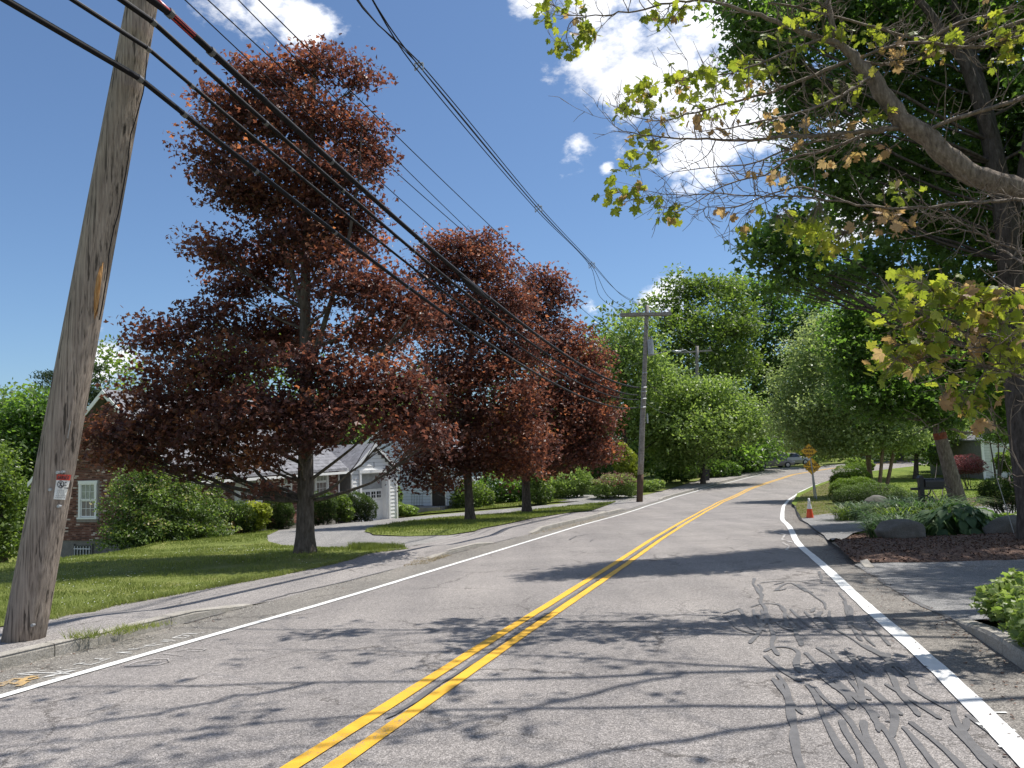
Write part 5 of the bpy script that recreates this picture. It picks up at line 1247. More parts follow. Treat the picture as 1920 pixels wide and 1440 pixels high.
# boulders
def boulder(name, label, c, rx, ry, rz, seed, num=None, m='boulder'):
    g_ = np.random.default_rng(seed); import bmesh
    bm = bmesh.new(); bmesh.ops.create_icosphere(bm, subdivisions=4, radius=1)
    dirs = g_.normal(size=(16, 3)); dirs /= np.linalg.norm(dirs, axis=1)[:, None]; lim = g_.uniform(.72, .95, 16)
    from mathutils import noise as mn
    for v in bm.verts:
        p = np.array(v.co)
        for d_, l in zip(dirs, lim):
            k = p @ d_
            if k > l: p = p - d_ * (k - l) * .85
        n_ = mn.fractal(Vector(tuple(p * 2.2 + seed)), 1.0, 2.0, 5) * .07
        p = p * (1 + n_); v.co = (p[0] * rx, p[1] * ry, p[2] * rz)
    me = bpy.data.meshes.new(name); bm.to_mesh(me); bm.free(); me.materials.append(M[m]); me.polygons.foreach_set('use_smooth', [True] * len(me.polygons))
    root = empty(name, c); tag(root, label, 'boulder'); newobj('rock', me, None, root); return root
p = at(1692, 1012, 17.0); p[2] = gz(zR, p[0], 17) + .12; boulder('boulder', 'long low grey boulder in front of the broad-leaved plants in the mulch bed', p, .60, .38, .34, 3)
p = at(1905, 1000, 17.6); p[2] = gz(zR, p[0], 17.6) + .12; boulder('boulder', 'grey flat-topped boulder at the right edge behind the marker stake', p, .72, .4, .34, 8)
p = at(1646, 945, 27.5); p[2] = gz(zR, p[0], 27.5) + .22; bb = boulder('boulder', 'dark house-number boulder with a small black plate under the rounded hedge', p, .52, .36, .42, 12)
pl = MB().box((-.16, -.40, -.02), (.14, -.375, .17)).build('number_plate', M['signblack'], bb)
textobj('number', '77', .2, M['stone_white'], pl, Matrix.Translation((-.01, -.404, .07)) @ Matrix.Rotation(R(90), 4, 'X'), .002)
# bird bath
p = at(1877, 893, 44); p[2] = gz(zR, p[0], 44); bbth = empty('bird_bath', p); tag(bbth, 'pale stone bird bath on the lawn before the cream house', 'bird bath')
MB().tube([(0, 0, 0), (0, 0, .06), (0, 0, .1), (0, 0, .5), (0, 0, .55)], [.16, .15, .08, .07, .10], 14).build('pedestal', M['stone_white'], bbth); MB().tube([(0, 0, .55), (0, 0, .62), (0, 0, .64)], [.12, .30, .29], 18).build('bowl', M['stone_white'], bbth)
# wheeled bin at pole 3
p = hit(1322, 902, zL); b_ = empty('wheeled_bin', p, R(20)); tag(b_, 'dark wheeled bin beside the foot of the far lamp pole', 'bin')
MB().prism([(-.26, .05), (.26, .05), (.31, .95), (-.31, .95)], 'y', -.3, .3).build('body', M['black'], b_); MB().box((-.34, -.34, .955), (.34, .34, 1.03)).build('lid', M['black'], b_, bevel=.02)
for s in (-.3, .3): MB().tube([(-.25, s, .1), (-.25, s * 1.15, .1)], .1, 12).build('wheel', M['tyre'], b_)
# cars
def car(label, px, py, Y, rz, paint):
    p = at(px, py, Y); p[2] = float(zL(p[0], Y)) - .02; root = empty('parked_car', p, rz); tag(root, label, 'car', 'cars parked beyond the bend')
    st = [(-2.35, .35, .62, .70, .70), (-2.25, .25, .80, .82, .78), (-1.7, .22, .90, .93, .86), (-1.25, .22, .93, 1.02, .88), (-.75, .22, .94, 1.36, .88), (-.2, .22, .94, 1.44, .89), (.45, .22, .93, 1.40, .89),
          (1.05, .22, .90, 1.02, .88), (1.3, .22, .88, .92, .87), (1.9, .24, .80, .83, .83), (2.25, .28, .68, .72, .74), (2.38, .38, .55, .6, .62)]
    V = []; F = []
    for x, z0, zb_, zr, hw in st:
        cab = zr > zb_ + .06; tw = hw * (.72 if cab else .9)
        V += [(x, -hw * .94, z0), (x, -hw, (z0 + zb_) / 2), (x, -hw * .96, zb_), (x, -tw, zr), (x, tw, zr), (x, hw * .96, zb_), (x, hw, (z0 + zb_) / 2), (x, hw * .94, z0)]
    n = len(st)
    for i in range(n - 1):
        for j in range(7): F.append((i * 8 + j, i * 8 + j + 1, (i + 1) * 8 + j + 1, (i + 1) * 8 + j))
        F.append((i * 8 + 7, i * 8, (i + 1) * 8, (i + 1) * 8 + 7))
    F += [tuple(range(8)), tuple(reversed(range((n - 1) * 8, n * 8)))]
    MB().add(V, F).build('body', M[paint], root, smooth=False, bevel=.03)
    for s in (-1, 1):
        y = s
        q = [(-1.15, .97), (.95, .95), (.42, 1.33), (-.2, 1.37), (-.68, 1.30)]
        vs = []
        for x, z in q: k = (z - .93) / (1.4 - .93); vs.append((x, y * (.87 - .22 * k) , z))
        vs2 = [(a, b + y * .03, c) for a, b, c in vs]
        MB().add(vs2 + vs, [tuple(range(5)), tuple(range(9, 4, -1))] + [(i, (i + 1) % 5, 5 + (i + 1) % 5, 5 + i) for i in range(5)]).build('side_window', M['carglass'], root)
        for x in (-1.4, 1.42):
            w = MB().tube([(x, y * .72, .32), (x, y * .90, .32)], .33, 20).build('wheel', M['tyre'], root); MB().tube([(x, y * .901, .32), (x, y * .915, .32)], .2, 12).build('rim', M['rim'], w)
        MB().box((2.12, min(y * .5, y * .72), .56), (2.34, max(y * .5, y * .72), .68)).build('headlight', M['lamp'], root)
        MB().box((-2.30, min(y * .5, y * .76), .66), (-2.2, max(y * .5, y * .76), .80)).build('tail_light', M['rlamp'], root)
    for x0, z0, x1, z1 in ((1.12, .98, .52, 1.37), (-1.22, 1.03, -.80, 1.33)):
        dx_ = .03 if x0 > 0 else -.03
        MB().add([(x0 + dx_, -.72, z0), (x0 + dx_, .72, z0), (x1 + dx_, .60, z1), (x1 + dx_, -.60, z1), (x0, -.72, z0), (x0, .72, z0), (x1, .60, z1), (x1, -.60, z1)], [(0, 1, 2, 3), (7, 6, 5, 4), (0, 4, 5, 1), (1, 5, 6, 2), (2, 6, 7, 3), (3, 7, 4, 0)]).build('windscreen' if x0 > 0 else 'rear_window', M['carglass'], root)
car('tan sedan parked under the trees beyond the bend, nearer of the two', 1447, 877, 84, R(8), 'tan_car')
car('silver sedan parked beyond the bend, farther of the two and in the sun', 1482, 874, 90, R(12), 'silver_car')
# ================================================================== TREES
def trunkpx(L): return [at(x, y, Y) for x, y, Y in L]
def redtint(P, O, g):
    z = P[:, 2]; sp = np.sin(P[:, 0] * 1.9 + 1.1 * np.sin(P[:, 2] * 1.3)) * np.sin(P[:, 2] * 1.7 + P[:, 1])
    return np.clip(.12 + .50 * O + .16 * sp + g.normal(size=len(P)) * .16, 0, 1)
def gtree(name, label, cat, px, Y, ypx, r0, topx, topy, blobs, leaf, size, lm, bm, zf=zL, via=None, **kw):
    b = at(px, ypx, Y); b[2] = gz(zf, b[0], b[1])
    pts = [b] + [at(*v) for v in (via or [])] + [at(topx, topy, Y)]
    n = len(pts); tr = list(np.linspace(r0, r0 * .22, n))
    return make_tree(name, label, cat, b, pts, tr, blobpx(blobs, depth=kw.pop('depth', .8)), leaf, size, M[lm], M[bm], **kw)
MG = 'crimson maples along the left lawn'
Y = 19.0
B1 = [(460,130,Y,30,30),(510,145,Y,70,38),(600,120,Y,75,30),(680,140,Y+.5,38,34),(390,170,Y,24,16,.7),(440,200,Y,70,34),(450,240,Y,85,45),(570,225,Y,110,60),(690,255,Y+.3,58,50),(400,300,Y,62,42),(500,330,Y-.5,105,52),(620,340,Y,90,58),(700,310,Y+1,42,40),
      (450,365,Y,70,32),(540,390,Y,85,36),(640,405,Y,75,40),(545,440,Y-.5,70,40),(600,480,Y-.8,50,44,.8),(520,470,Y+.6,50,36,.8),(400,465,Y-.3,60,42),(480,505,Y+1,75,45),(440,545,Y,60,24,.8),(640,455,Y+1,72,50),(665,525,Y-1,78,60),(730,560,Y,75,55),(785,600,Y,40,50),(690,625,Y+1,85,50),(560,540,Y+1.2,50,50,.6),
      (300,630,Y,70,42),(390,600,Y,75,38,.9),(300,700,Y+.5,58,30,.8),(420,680,Y-.5,105,45),(500,630,Y+1,70,50),(255,745,Y,42,24),(560,620,Y+1,70,60,.7),(370,745,Y,95,36),
      (600,690,Y-1.6,85,45),(700,715,Y-1.4,90,48),(770,750,Y-.8,70,52),(620,775,Y-1.6,115,44),(490,770,Y-1.4,105,50),(805,822,Y-.5,40,32),(745,800,Y-1,80,30),(400,820,Y-.6,95,45),(290,800,Y,100,42),(200,815,Y,52,36),
      (250,855,Y-.3,80,24),(390,872,Y-.3,85,22,.8),(500,860,Y-.8,45,26,.8),(560,825,Y-1.6,90,28),(505,915,Y-.6,28,20,.8)]
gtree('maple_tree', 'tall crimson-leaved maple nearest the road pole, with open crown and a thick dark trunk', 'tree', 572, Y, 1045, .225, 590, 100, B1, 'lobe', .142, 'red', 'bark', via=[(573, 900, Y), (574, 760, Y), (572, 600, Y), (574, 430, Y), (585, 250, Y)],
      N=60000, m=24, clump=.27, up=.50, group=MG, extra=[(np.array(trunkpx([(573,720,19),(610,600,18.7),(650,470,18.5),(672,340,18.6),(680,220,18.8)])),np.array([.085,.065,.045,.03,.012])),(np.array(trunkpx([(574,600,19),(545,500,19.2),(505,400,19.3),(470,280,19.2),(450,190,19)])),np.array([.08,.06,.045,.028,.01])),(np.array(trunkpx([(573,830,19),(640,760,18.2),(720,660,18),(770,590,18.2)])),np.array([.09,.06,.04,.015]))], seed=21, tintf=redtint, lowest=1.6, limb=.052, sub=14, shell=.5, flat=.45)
Y = 33.0
B2 = [(905,452,Y,28,20),(840,462,Y,60,26),(900,495,Y,75,42),(820,520,Y,55,45),(935,570,Y,75,60),(850,600,Y,90,60),(960,650,Y-.5,75,60),(850,690,Y-1,90,60),(930,740,Y-1.5,90,65),(860,790,Y-1,80,50),(960,820,Y-1,85,50),(880,860,Y,80,30),(800,850,Y,60,32),
      (975,870,Y,50,24),(780,880,Y-.5,45,24,.8),(820,905,Y,50,14,.6)]
gtree('maple_tree', 'middle crimson maple in the row, standing on the lawn island before the blue house', 'tree', 882, Y, 982, .20, 900, 470, B2, 'lobe', .175, 'red', 'bark', via=[(876, 880, Y), (878, 760, Y), (885, 600, Y)],
      N=42000, m=24, clump=.38, up=.5, group=MG, seed=22, tintf=redtint, lowest=2.2, sub=7, shell=.6)
Y = 41.0
B3 = [(1015,522,Y,36,24),(1045,552,Y,30,26),(1000,580,Y,50,42),(1060,610,Y,12,14,.6),(1040,640,Y,60,45),(1095,670,Y,50,38),(1060,720,Y-1,75,48),(1110,730,Y,38,42),(1030,780,Y-1.5,90,55),(1100,790,Y-1,50,45),(1060,845,Y-1,85,38),(990,860,Y,60,35),(1130,840,Y,26,28),(1120,860,Y,30,12),(1145,770,Y,18,12)]
gtree('maple_tree', 'farthest crimson maple in the row, with low spreading crown near the second pole', 'tree', 988, Y, 962, .24, 1015, 540, B3, 'lobe', .20, 'red', 'bark', via=[(985, 880, Y), (990, 760, Y), (1005, 640, Y)],
      N=34000, m=22, clump=.45, up=.5, group=MG, seed=23, tintf=redtint, lowest=2.2, sub=6, shell=.6)

BGG = 'green trees around the bend'
def satellites(blobs, seed):
    q = random.Random(seed); out = list(blobs)
    for b in blobs:
        for _ in range(3):
            a = q.uniform(0, 6.283); k = q.uniform(.25, .45); out.append((b[0] + math.cos(a) * b[3] * q.uniform(.85, 1.15), b[1] - abs(math.sin(a)) * b[4] * q.uniform(.7, 1.15) + b[4] * .15, b[2] + q.uniform(-1.5, 1), b[3] * k, b[4] * k, 1.5))
    return out
def bgt(label, px, Y, ypx, r0, tx, ty, blobs, lm, seed, size=.34, N=20000, m=34, clump=.85, zf=zL, bm='bark_dark', name='broadleaf_tree', leaf='quad', group=BGG, **kw):
    if px > 1100 and seed < 60 and seed not in (34, 36): blobs = satellites(blobs, seed)
    return gtree(name, label, 'tree', px, Y, ypx, r0, tx, ty, blobs, leaf, size, lm, bm, zf=zf, N=N, m=m, clump=clump, seed=seed, group=group, sub=4, limb=.06, **kw)
Y = 62
bgt('pale green tree just left of the second pole, above the flower shrubs', 1172, Y, 905, .22, 1175, 640, [(1150,655,Y,38,34),(1190,640,Y,42,42),(1155,720,Y,46,48),(1200,710,Y,48,52),(1175,790,Y,46,48),(1130,700,Y+4,30,40),(1140,800,Y+2,36,40),(1215,800,Y+2,40,50)], 'green_light', 31, N=15000)
Y = 80
bgt('tall bushy green tree directly behind the second pole crossarm', 1290, Y, 890, .4, 1290, 560, [(1285,540,Y,48,28),(1330,545,Y,52,30),(1255,585,Y,50,36),(1330,610,Y-3,75,50),(1375,580,Y,30,36),(1250,650,Y,55,48),(1320,690,Y-3,75,55),(1250,740,Y,60,50),(1370,680,Y,34,60),(1330,770,Y,70,50)], 'green_mid', 32, size=.42, N=24000)
Y = 88
bgt('tall dark green tree behind the parked cars, crown round against the sky', 1414, Y, 884, .75, 1450, 580, [(1395,535,Y,22,22),(1400,560,Y,42,30),(1455,560,Y,55,34),(1510,585,Y,45,38),(1440,620,Y,75,50),(1520,650,Y,45,55),(1410,690,Y,60,55),(1480,710,Y,60,60),(1400,760,Y,50,45),(1460,790,Y,60,40),(1540,730,Y,40,60)], 'green_dark', 33, size=.45, N=24000, via=[(1403, 820, Y), (1405, 760, Y)], lowest=5)
Y = 64
bgt('bright feathery green tree growing in front of the far lamp pole', 1318, Y, 905, .2, 1320, 730, [(1255,770,Y,42,34),(1290,740,Y,50,34),(1340,745,Y,50,34),(1385,780,Y,46,32),(1300,800,Y-2,65,40),(1360,815,Y-1,50,24),(1415,800,Y,26,16),(1250,835,Y,42,42),(1290,852,Y,46,22),(1235,720,Y+3,30,40)], 'green_light', 34, size=.30, N=26000, lowest=1.5)
Y = 76
bgt('dark shady tree filling the gap behind the far lamp pole', 1385, Y, 890, .3, 1385, 800, [(1370,850,Y,50,26),(1410,840,Y+4,40,30),(1260,868,Y,50,22),(1210,850,Y,40,35)], 'green_dark', 35, size=.4, N=12000, lowest=1)
Y = 45
bgt('multi-stemmed pale green tree overhanging the bend at the right, tallest of its clump', 1634, Y, 912, .17, 1560, 620, [(1560,615,Y,34,30),(1600,610,Y,36,36),(1525,665,Y,46,42),(1590,680,Y-2,60,50),(1500,720,Y,48,40),(1570,745,Y-2,70,44),(1640,700,Y,50,50),(1480,775,Y,36,34),(1540,800,Y-1,62,38),(1620,770,Y-1,55,40),(1500,820,Y,30,24),(1590,835,Y-1,60,20),(1550,838,Y-1,30,14)],
    'pale', 36, size=.19, N=38000, m=30, clump=.55, zf=zR, bm='bark_pale', via=[(1628, 860, Y), (1610, 780, Y)], lowest=2.6)
for i, (x0, x1, lab) in enumerate([(1646, 1665, 'second pale stem of the multi-stemmed clump behind the rounded hedge, small leafy top'), (1658, 1700, 'right-hand stem of the pale clump by the lawn, leafy top over the grass'), (1624, 1640, 'leftmost pale stem of the clump, nearest the road, feathery top')]):
    Y = 43.5 + i * .8
    bgt(lab, x0, Y, 912, .12, x1, 730, [(x1, 770, Y, 42, 34), (x1 - 12, 820, Y, 40, 26), (x1 + 20, 820, Y, 34, 22)], 'pale', 60 + i, size=.17, N=6000, m=14, clump=.35, zf=zR, bm='bark_pale', group='stems of the pale clump behind the hedge', lowest=2.2)
Y = 60
bgt('light green tree beyond the right lawn, low branches over the mulch', 1716, Y, 882, .2, 1720, 770, [(1700,790,Y,50,38),(1745,810,Y,46,34),(1690,840,Y,36,18),(1740,770,Y,50,30),(1660,810,Y+3,40,34)], 'green_light', 41, size=.30, N=14000, zf=zR, lowest=2)
bgt('yellow-green tree between the leaning trunk and the cream house', 1806, 64, 880, .2, 1800, 770, [(1790,790,64,55,40),(1830,780,64,45,40),(1780,830,64,40,22),(1840,740,64,50,40)], 'green_light', 42, size=.30, N=14000, zf=zR, lowest=2)
bgt('dark spruce-like tree left of the cream house', 1796, 68, 880, .25, 1800, 760, [(1800,850,68,32,32),(1810,810,68,30,40),(1770,850,68,30,26),(1822,850,68,20,30)], 'green_dark', 43, size=.32, N=9000, zf=zR, lowest=.5)
bgt('tall dark tree far behind the right lawn', 1690, 92, 880, .3, 1700, 700, [(1640,740,92,60,60),(1720,700,92,70,70),(1800,720,92,70,70),(1880,720,92,70,70),(1650,820,92,60,40),(1750,820,92,70,40),(1860,820,92,80,40),(1560,800,98,60,50),(1580,740,98,50,50)], 'green_mid', 44, size=.55, N=22000, zf=zR, lowest=3)
# small ornamental tree before the cream house
Y = 46
for i, (x, xt) in enumerate([(1868, 1852), (1869, 1890), (1870, 1872)]):
    bgt(['slim forked ornamental tree before the cream house, left fork', 'slim forked ornamental tree before the cream house, right fork', 'slim ornamental stem in the middle before the cream house'][i], x, Y, 890, .07, xt, 800, [(xt, 800, Y, 26, 20), (xt + 6, 822, Y, 22, 12), (xt - 8, 775, Y, 24, 22)], 'green_mid', 70 + i, size=.13, N=2600, m=12, clump=.25, zf=zR, group='stems of the small ornamental tree', lowest=1.2)
# left edge trees
LG = 'green trees beyond the far left lawn'
bgt('dark broadleaf tree at the left edge behind the leaning pole', 55, 44, 1060, .3, 60, 760, [(60,770,44,55,36),(20,800,44,50,46),(95,810,44,36,60),(50,850,44,70,50),(15,900,44,50,55),(80,920,44,50,50),(40,980,44,60,45),(100,985,44,36,55)], 'green_dark', 81, size=.26, N=20000, m=34, clump=.60, group=LG, lowest=1.2, leaf='quad')
bgt('brighter green tree low at the very left edge of the lawn', 5, 37, 1065, .2, 0, 870, [(0,925,37,42,34),(-40,880,37,60,60),(5,1010,37,36,28),(-30,980,37,50,50)], 'green_mid', 82, size=.22, N=11000, m=26, clump=.5, group=LG, lowest=1)
bgt('round green treetop over the left lawn edge', -60, 52, 1050, .3, -60, 780, [(-60,790,52,80,60),(-100,880,52,80,80),(-40,930,52,60,60),(20,860,52,60,60),(110,880,54,40,60),(110,960,54,36,60)], 'green_mid', 83, size=.34, N=18000, group=LG, lowest=1)
pb = [(168,690,66,26,9),(95,705,66,34,8),(180,712,66,22,7),(120,722,66,40,10),(175,735,66,30,9),(140,752,66,55,12),(200,742,66,18,5),(130,775,66,60,13),(180,768,66,28,8),(150,800,66,62,14),(140,830,66,60,18),(160,862,66,50,20)]
gtree('pine_tree', 'tall pine behind the leaning pole with flat feathery tiers against the sky', 'tree', 150, 66, 1000, .3, 160, 685, pb, 'thin', .40, 'needle', 'bark_dark', N=14000, m=34, clump=.42, up=.35, group=LG, seed=84, lowest=5, limb=.04, sub=6, flat=.35, depth=1.0)
gtree('pine_tree', 'second conifer behind the brick house, feathery top beside its roof', 'tree', 640, 70, 960, .3, 655, 715, [(655,728,70,22,12),(640,745,70,40,14),(670,765,70,55,18),(640,790,70,60,22),(660,825,70,70,26)], 'thin', .45, 'needle', 'bark_dark', N=8000, m=30, clump=.5, up=.35, seed=85, lowest=4, limb=.04, sub=5, depth=1.0)
bgt('green tree between the two houses, behind the garage', 735, 62, 960, .2, 735, 800, [(735,830,62,45,40),(700,790,62,40,35),(770,800,62,50,40)], 'green_light', 86, size=.3, N=7000, group='trees behind the houses', lowest=2)
bgt('fir-like green tree showing under the farthest crimson maple', 1115, 64, 930, .2, 1115, 820, [(1110,870,64,40,28),(1075,880,64,36,30),(1085,840,66,40,26),(1030,870,66,50,40)], 'green_mid', 87, size=.26, N=11000, group='trees behind the houses', lowest=1)

# big dark maple at the right and the leaning maple
Y = 15.5
BD = [(1385,5,16,50,42),(1410,50,16,40,40,.8),(2120,-150,15,190,150,.42),(2350,-50,13.5,220,170,.42),(2160,120,13.5,210,130,.42),(2420,200,12.5,230,150,.42),(2200,330,12.8,210,120,.42),(2480,420,12,220,120,.42),(2300,-350,12.5,230,150,.42),(2080,60,18,120,120,.42),(2250,520,14,160,100,.42),(2050,-330,14,170,130,.42),(1440,70,16,62,52),(1530,30,17,90,70),(1480,135,16.5,46,36),(1640,40,17,100,80),(1770,30,18,100,80),(1890,60,17,80,90),(1520,170,17,62,48),(1480,230,17,40,34,.8),(1400,110,16.5,40,30,.8),(1500,310,17,36,30,.8),(1480,420,15.5,50,34),(1590,170,17.5,70,60),(1700,160,18,90,80),(1820,180,18.5,90,80),(1910,220,18,70,80),
      (1560,290,16.5,62,46),(1640,300,17.5,70,60),(1740,300,18,90,70),(1850,320,18.5,90,80),(1600,385,17,60,40),(1690,410,17.5,80,60),(1800,430,18,90,70),(1900,440,18.5,70,80),(1560,345,16.5,40,26,.8),
      (1450,452,15,50,34),(1420,480,15,24,20),(1500,490,15,60,36),(1480,540,15,34,18,.8),(1560,530,16,50,34),(1640,500,16.5,60,50),(1730,530,17,70,50),(1830,550,18,80,60),(1910,560,18,60,70),(1530,-60,17,120,70),(1750,-70,18,150,90),(1950,-50,18,120,100),(1960,300,18,70,150),(1970,520,18,80,120)]
make_tree('maple_tree', 'big dark green maple at the right edge, its trunk rising behind the low shrubs', 'tree', np.array([*at(1938, 960, 15.5)[:2], gz(zR, at(1938, 960, 15.5)[0], 15.5)]),
          [np.array([*at(1938, 960, 15.5)[:2], gz(zR, at(1938, 960, 15.5)[0], 15.5)])] + trunkpx([(1922, 850, 15.6), (1906, 700, 15.8), (1898, 560, 16), (1888, 420, 16), (1862, 280, 16.2), (1832, 150, 16.5), (1800, 40, 17), (1750, -80, 17)]),
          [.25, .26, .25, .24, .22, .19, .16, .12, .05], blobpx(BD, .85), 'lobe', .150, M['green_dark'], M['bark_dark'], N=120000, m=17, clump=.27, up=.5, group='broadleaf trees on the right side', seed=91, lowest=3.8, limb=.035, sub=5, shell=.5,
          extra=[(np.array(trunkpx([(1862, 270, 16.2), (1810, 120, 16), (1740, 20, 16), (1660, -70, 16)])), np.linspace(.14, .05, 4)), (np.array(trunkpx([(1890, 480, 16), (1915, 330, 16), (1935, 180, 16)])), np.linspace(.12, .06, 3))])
Y = 23
BL = [(1620,600,23,60,48),(1690,590,24,70,48),(1600,665,22.5,46,40),(1640,720,22.5,66,46),(1605,745,22,34,28),(1720,660,23.5,70,56),(1710,740,23,72,40),(1790,640,24,70,60),(1800,720,24,60,46),(1860,660,24,60,60),(1870,740,24.5,50,36),(1660,775,22.5,34,16,.8),(1755,785,23,34,16,.8),(1890,790,25,34,26)]
b = at(1803, 975, Y); b[2] = gz(zR, b[0], Y)
lt = make_tree('leaning_maple_tree', 'leaning dark-barked maple with a red-brown band round its cut, behind the hostas', 'tree', b, [b] + trunkpx([(1795, 935, Y), (1778, 870, Y), (1762, 815, Y), (1756, 790, Y), (1752, 740, Y), (1748, 660, Y), (1750, 580, Y)]),
          [.29, .235, .20, .175, .10, .09, .06, .03], blobpx(BL, .9), 'lobe', .16, M['green_dark'], M['bark_grey'], N=34000, m=16, clump=.32, up=.5, group='broadleaf trees on the right side', seed=92, lowest=3.2, limb=.05, sub=6, shell=.55)
c1, c2 = at(1764, 823, Y) - b, at(1761, 811, Y) - b; MB().tube([c1, c2], [.185, .18], 16, cap=True).build('bark_band', M['cutwood'], lt)
rt = MB().tube([at(1802, 935, Y - .1) - b, at(1815, 955, Y - .2) - b, at(1830, 985, Y - .3) - b], [.10, .12, .06], 10).build('root_flare', M['bark_grey'], lt, smooth=True)

# overhanging half-bare maple: trunk outside the frame on the right, limb reaching over the road
g = np.random.default_rng(101)
LY = 6.8
def lim(L, r0, r1, n=None):
    P = np.array([at(x, y, Y * (1.45 if y < 470 else 1.45 - .25 * min(1, (y - 470) / 60.))) for x, y, Y in L]); r0 *= 1.3; r1 *= 1.15; s = np.r_[0, np.cumsum(np.linalg.norm(np.diff(P, axis=0), axis=1))]
    q = np.linspace(0, s[-1], max(8, int(s[-1] / .12))); Q = np.c_[[np.interp(q, s, P[:, i]) for i in range(3)]].T
    for _ in range(2): Q[1:-1] = (Q[:-2] + 2 * Q[1:-1] + Q[2:]) / 4
    Q[1:-1] += g.normal(size=Q[1:-1].shape) * min(.012, r0 * .25)
    return Q, np.linspace(r0, r1, len(Q))
tb = np.array([12.2, 7.2, gz(zR, 12.2, 7.2)])
main = lim([(2700, 700, 6.2), (2400, 520, 6.5), (2150, 410, 6.7), (1990, 370, 6.8), (1920, 357, 6.8), (1840, 337, 6.8), (1773, 293, 6.8), (1733, 247, 6.85), (1690, 227, 6.9), (1647, 160, 6.95), (1607, 113, 7.0), (1587, 87, 7.0), (1540, 73, 7.0), (1507, 60, 7), (1440, 33, 7.1), (1380, 18, 7.1), (1333, 0, 7.2), (1273, 3, 7.2), (1200, 20, 7.2), (1100, 33, 7.2), (1050, 20, 7.2), (1025, 5, 7.2)], .150, .006)
main = (main[0], np.interp(np.linspace(0, 1, len(main[0])), [0, .35, .48, .60, .66, .8, 1], [.26, .150, .135, .105, .045, .018, .005]))
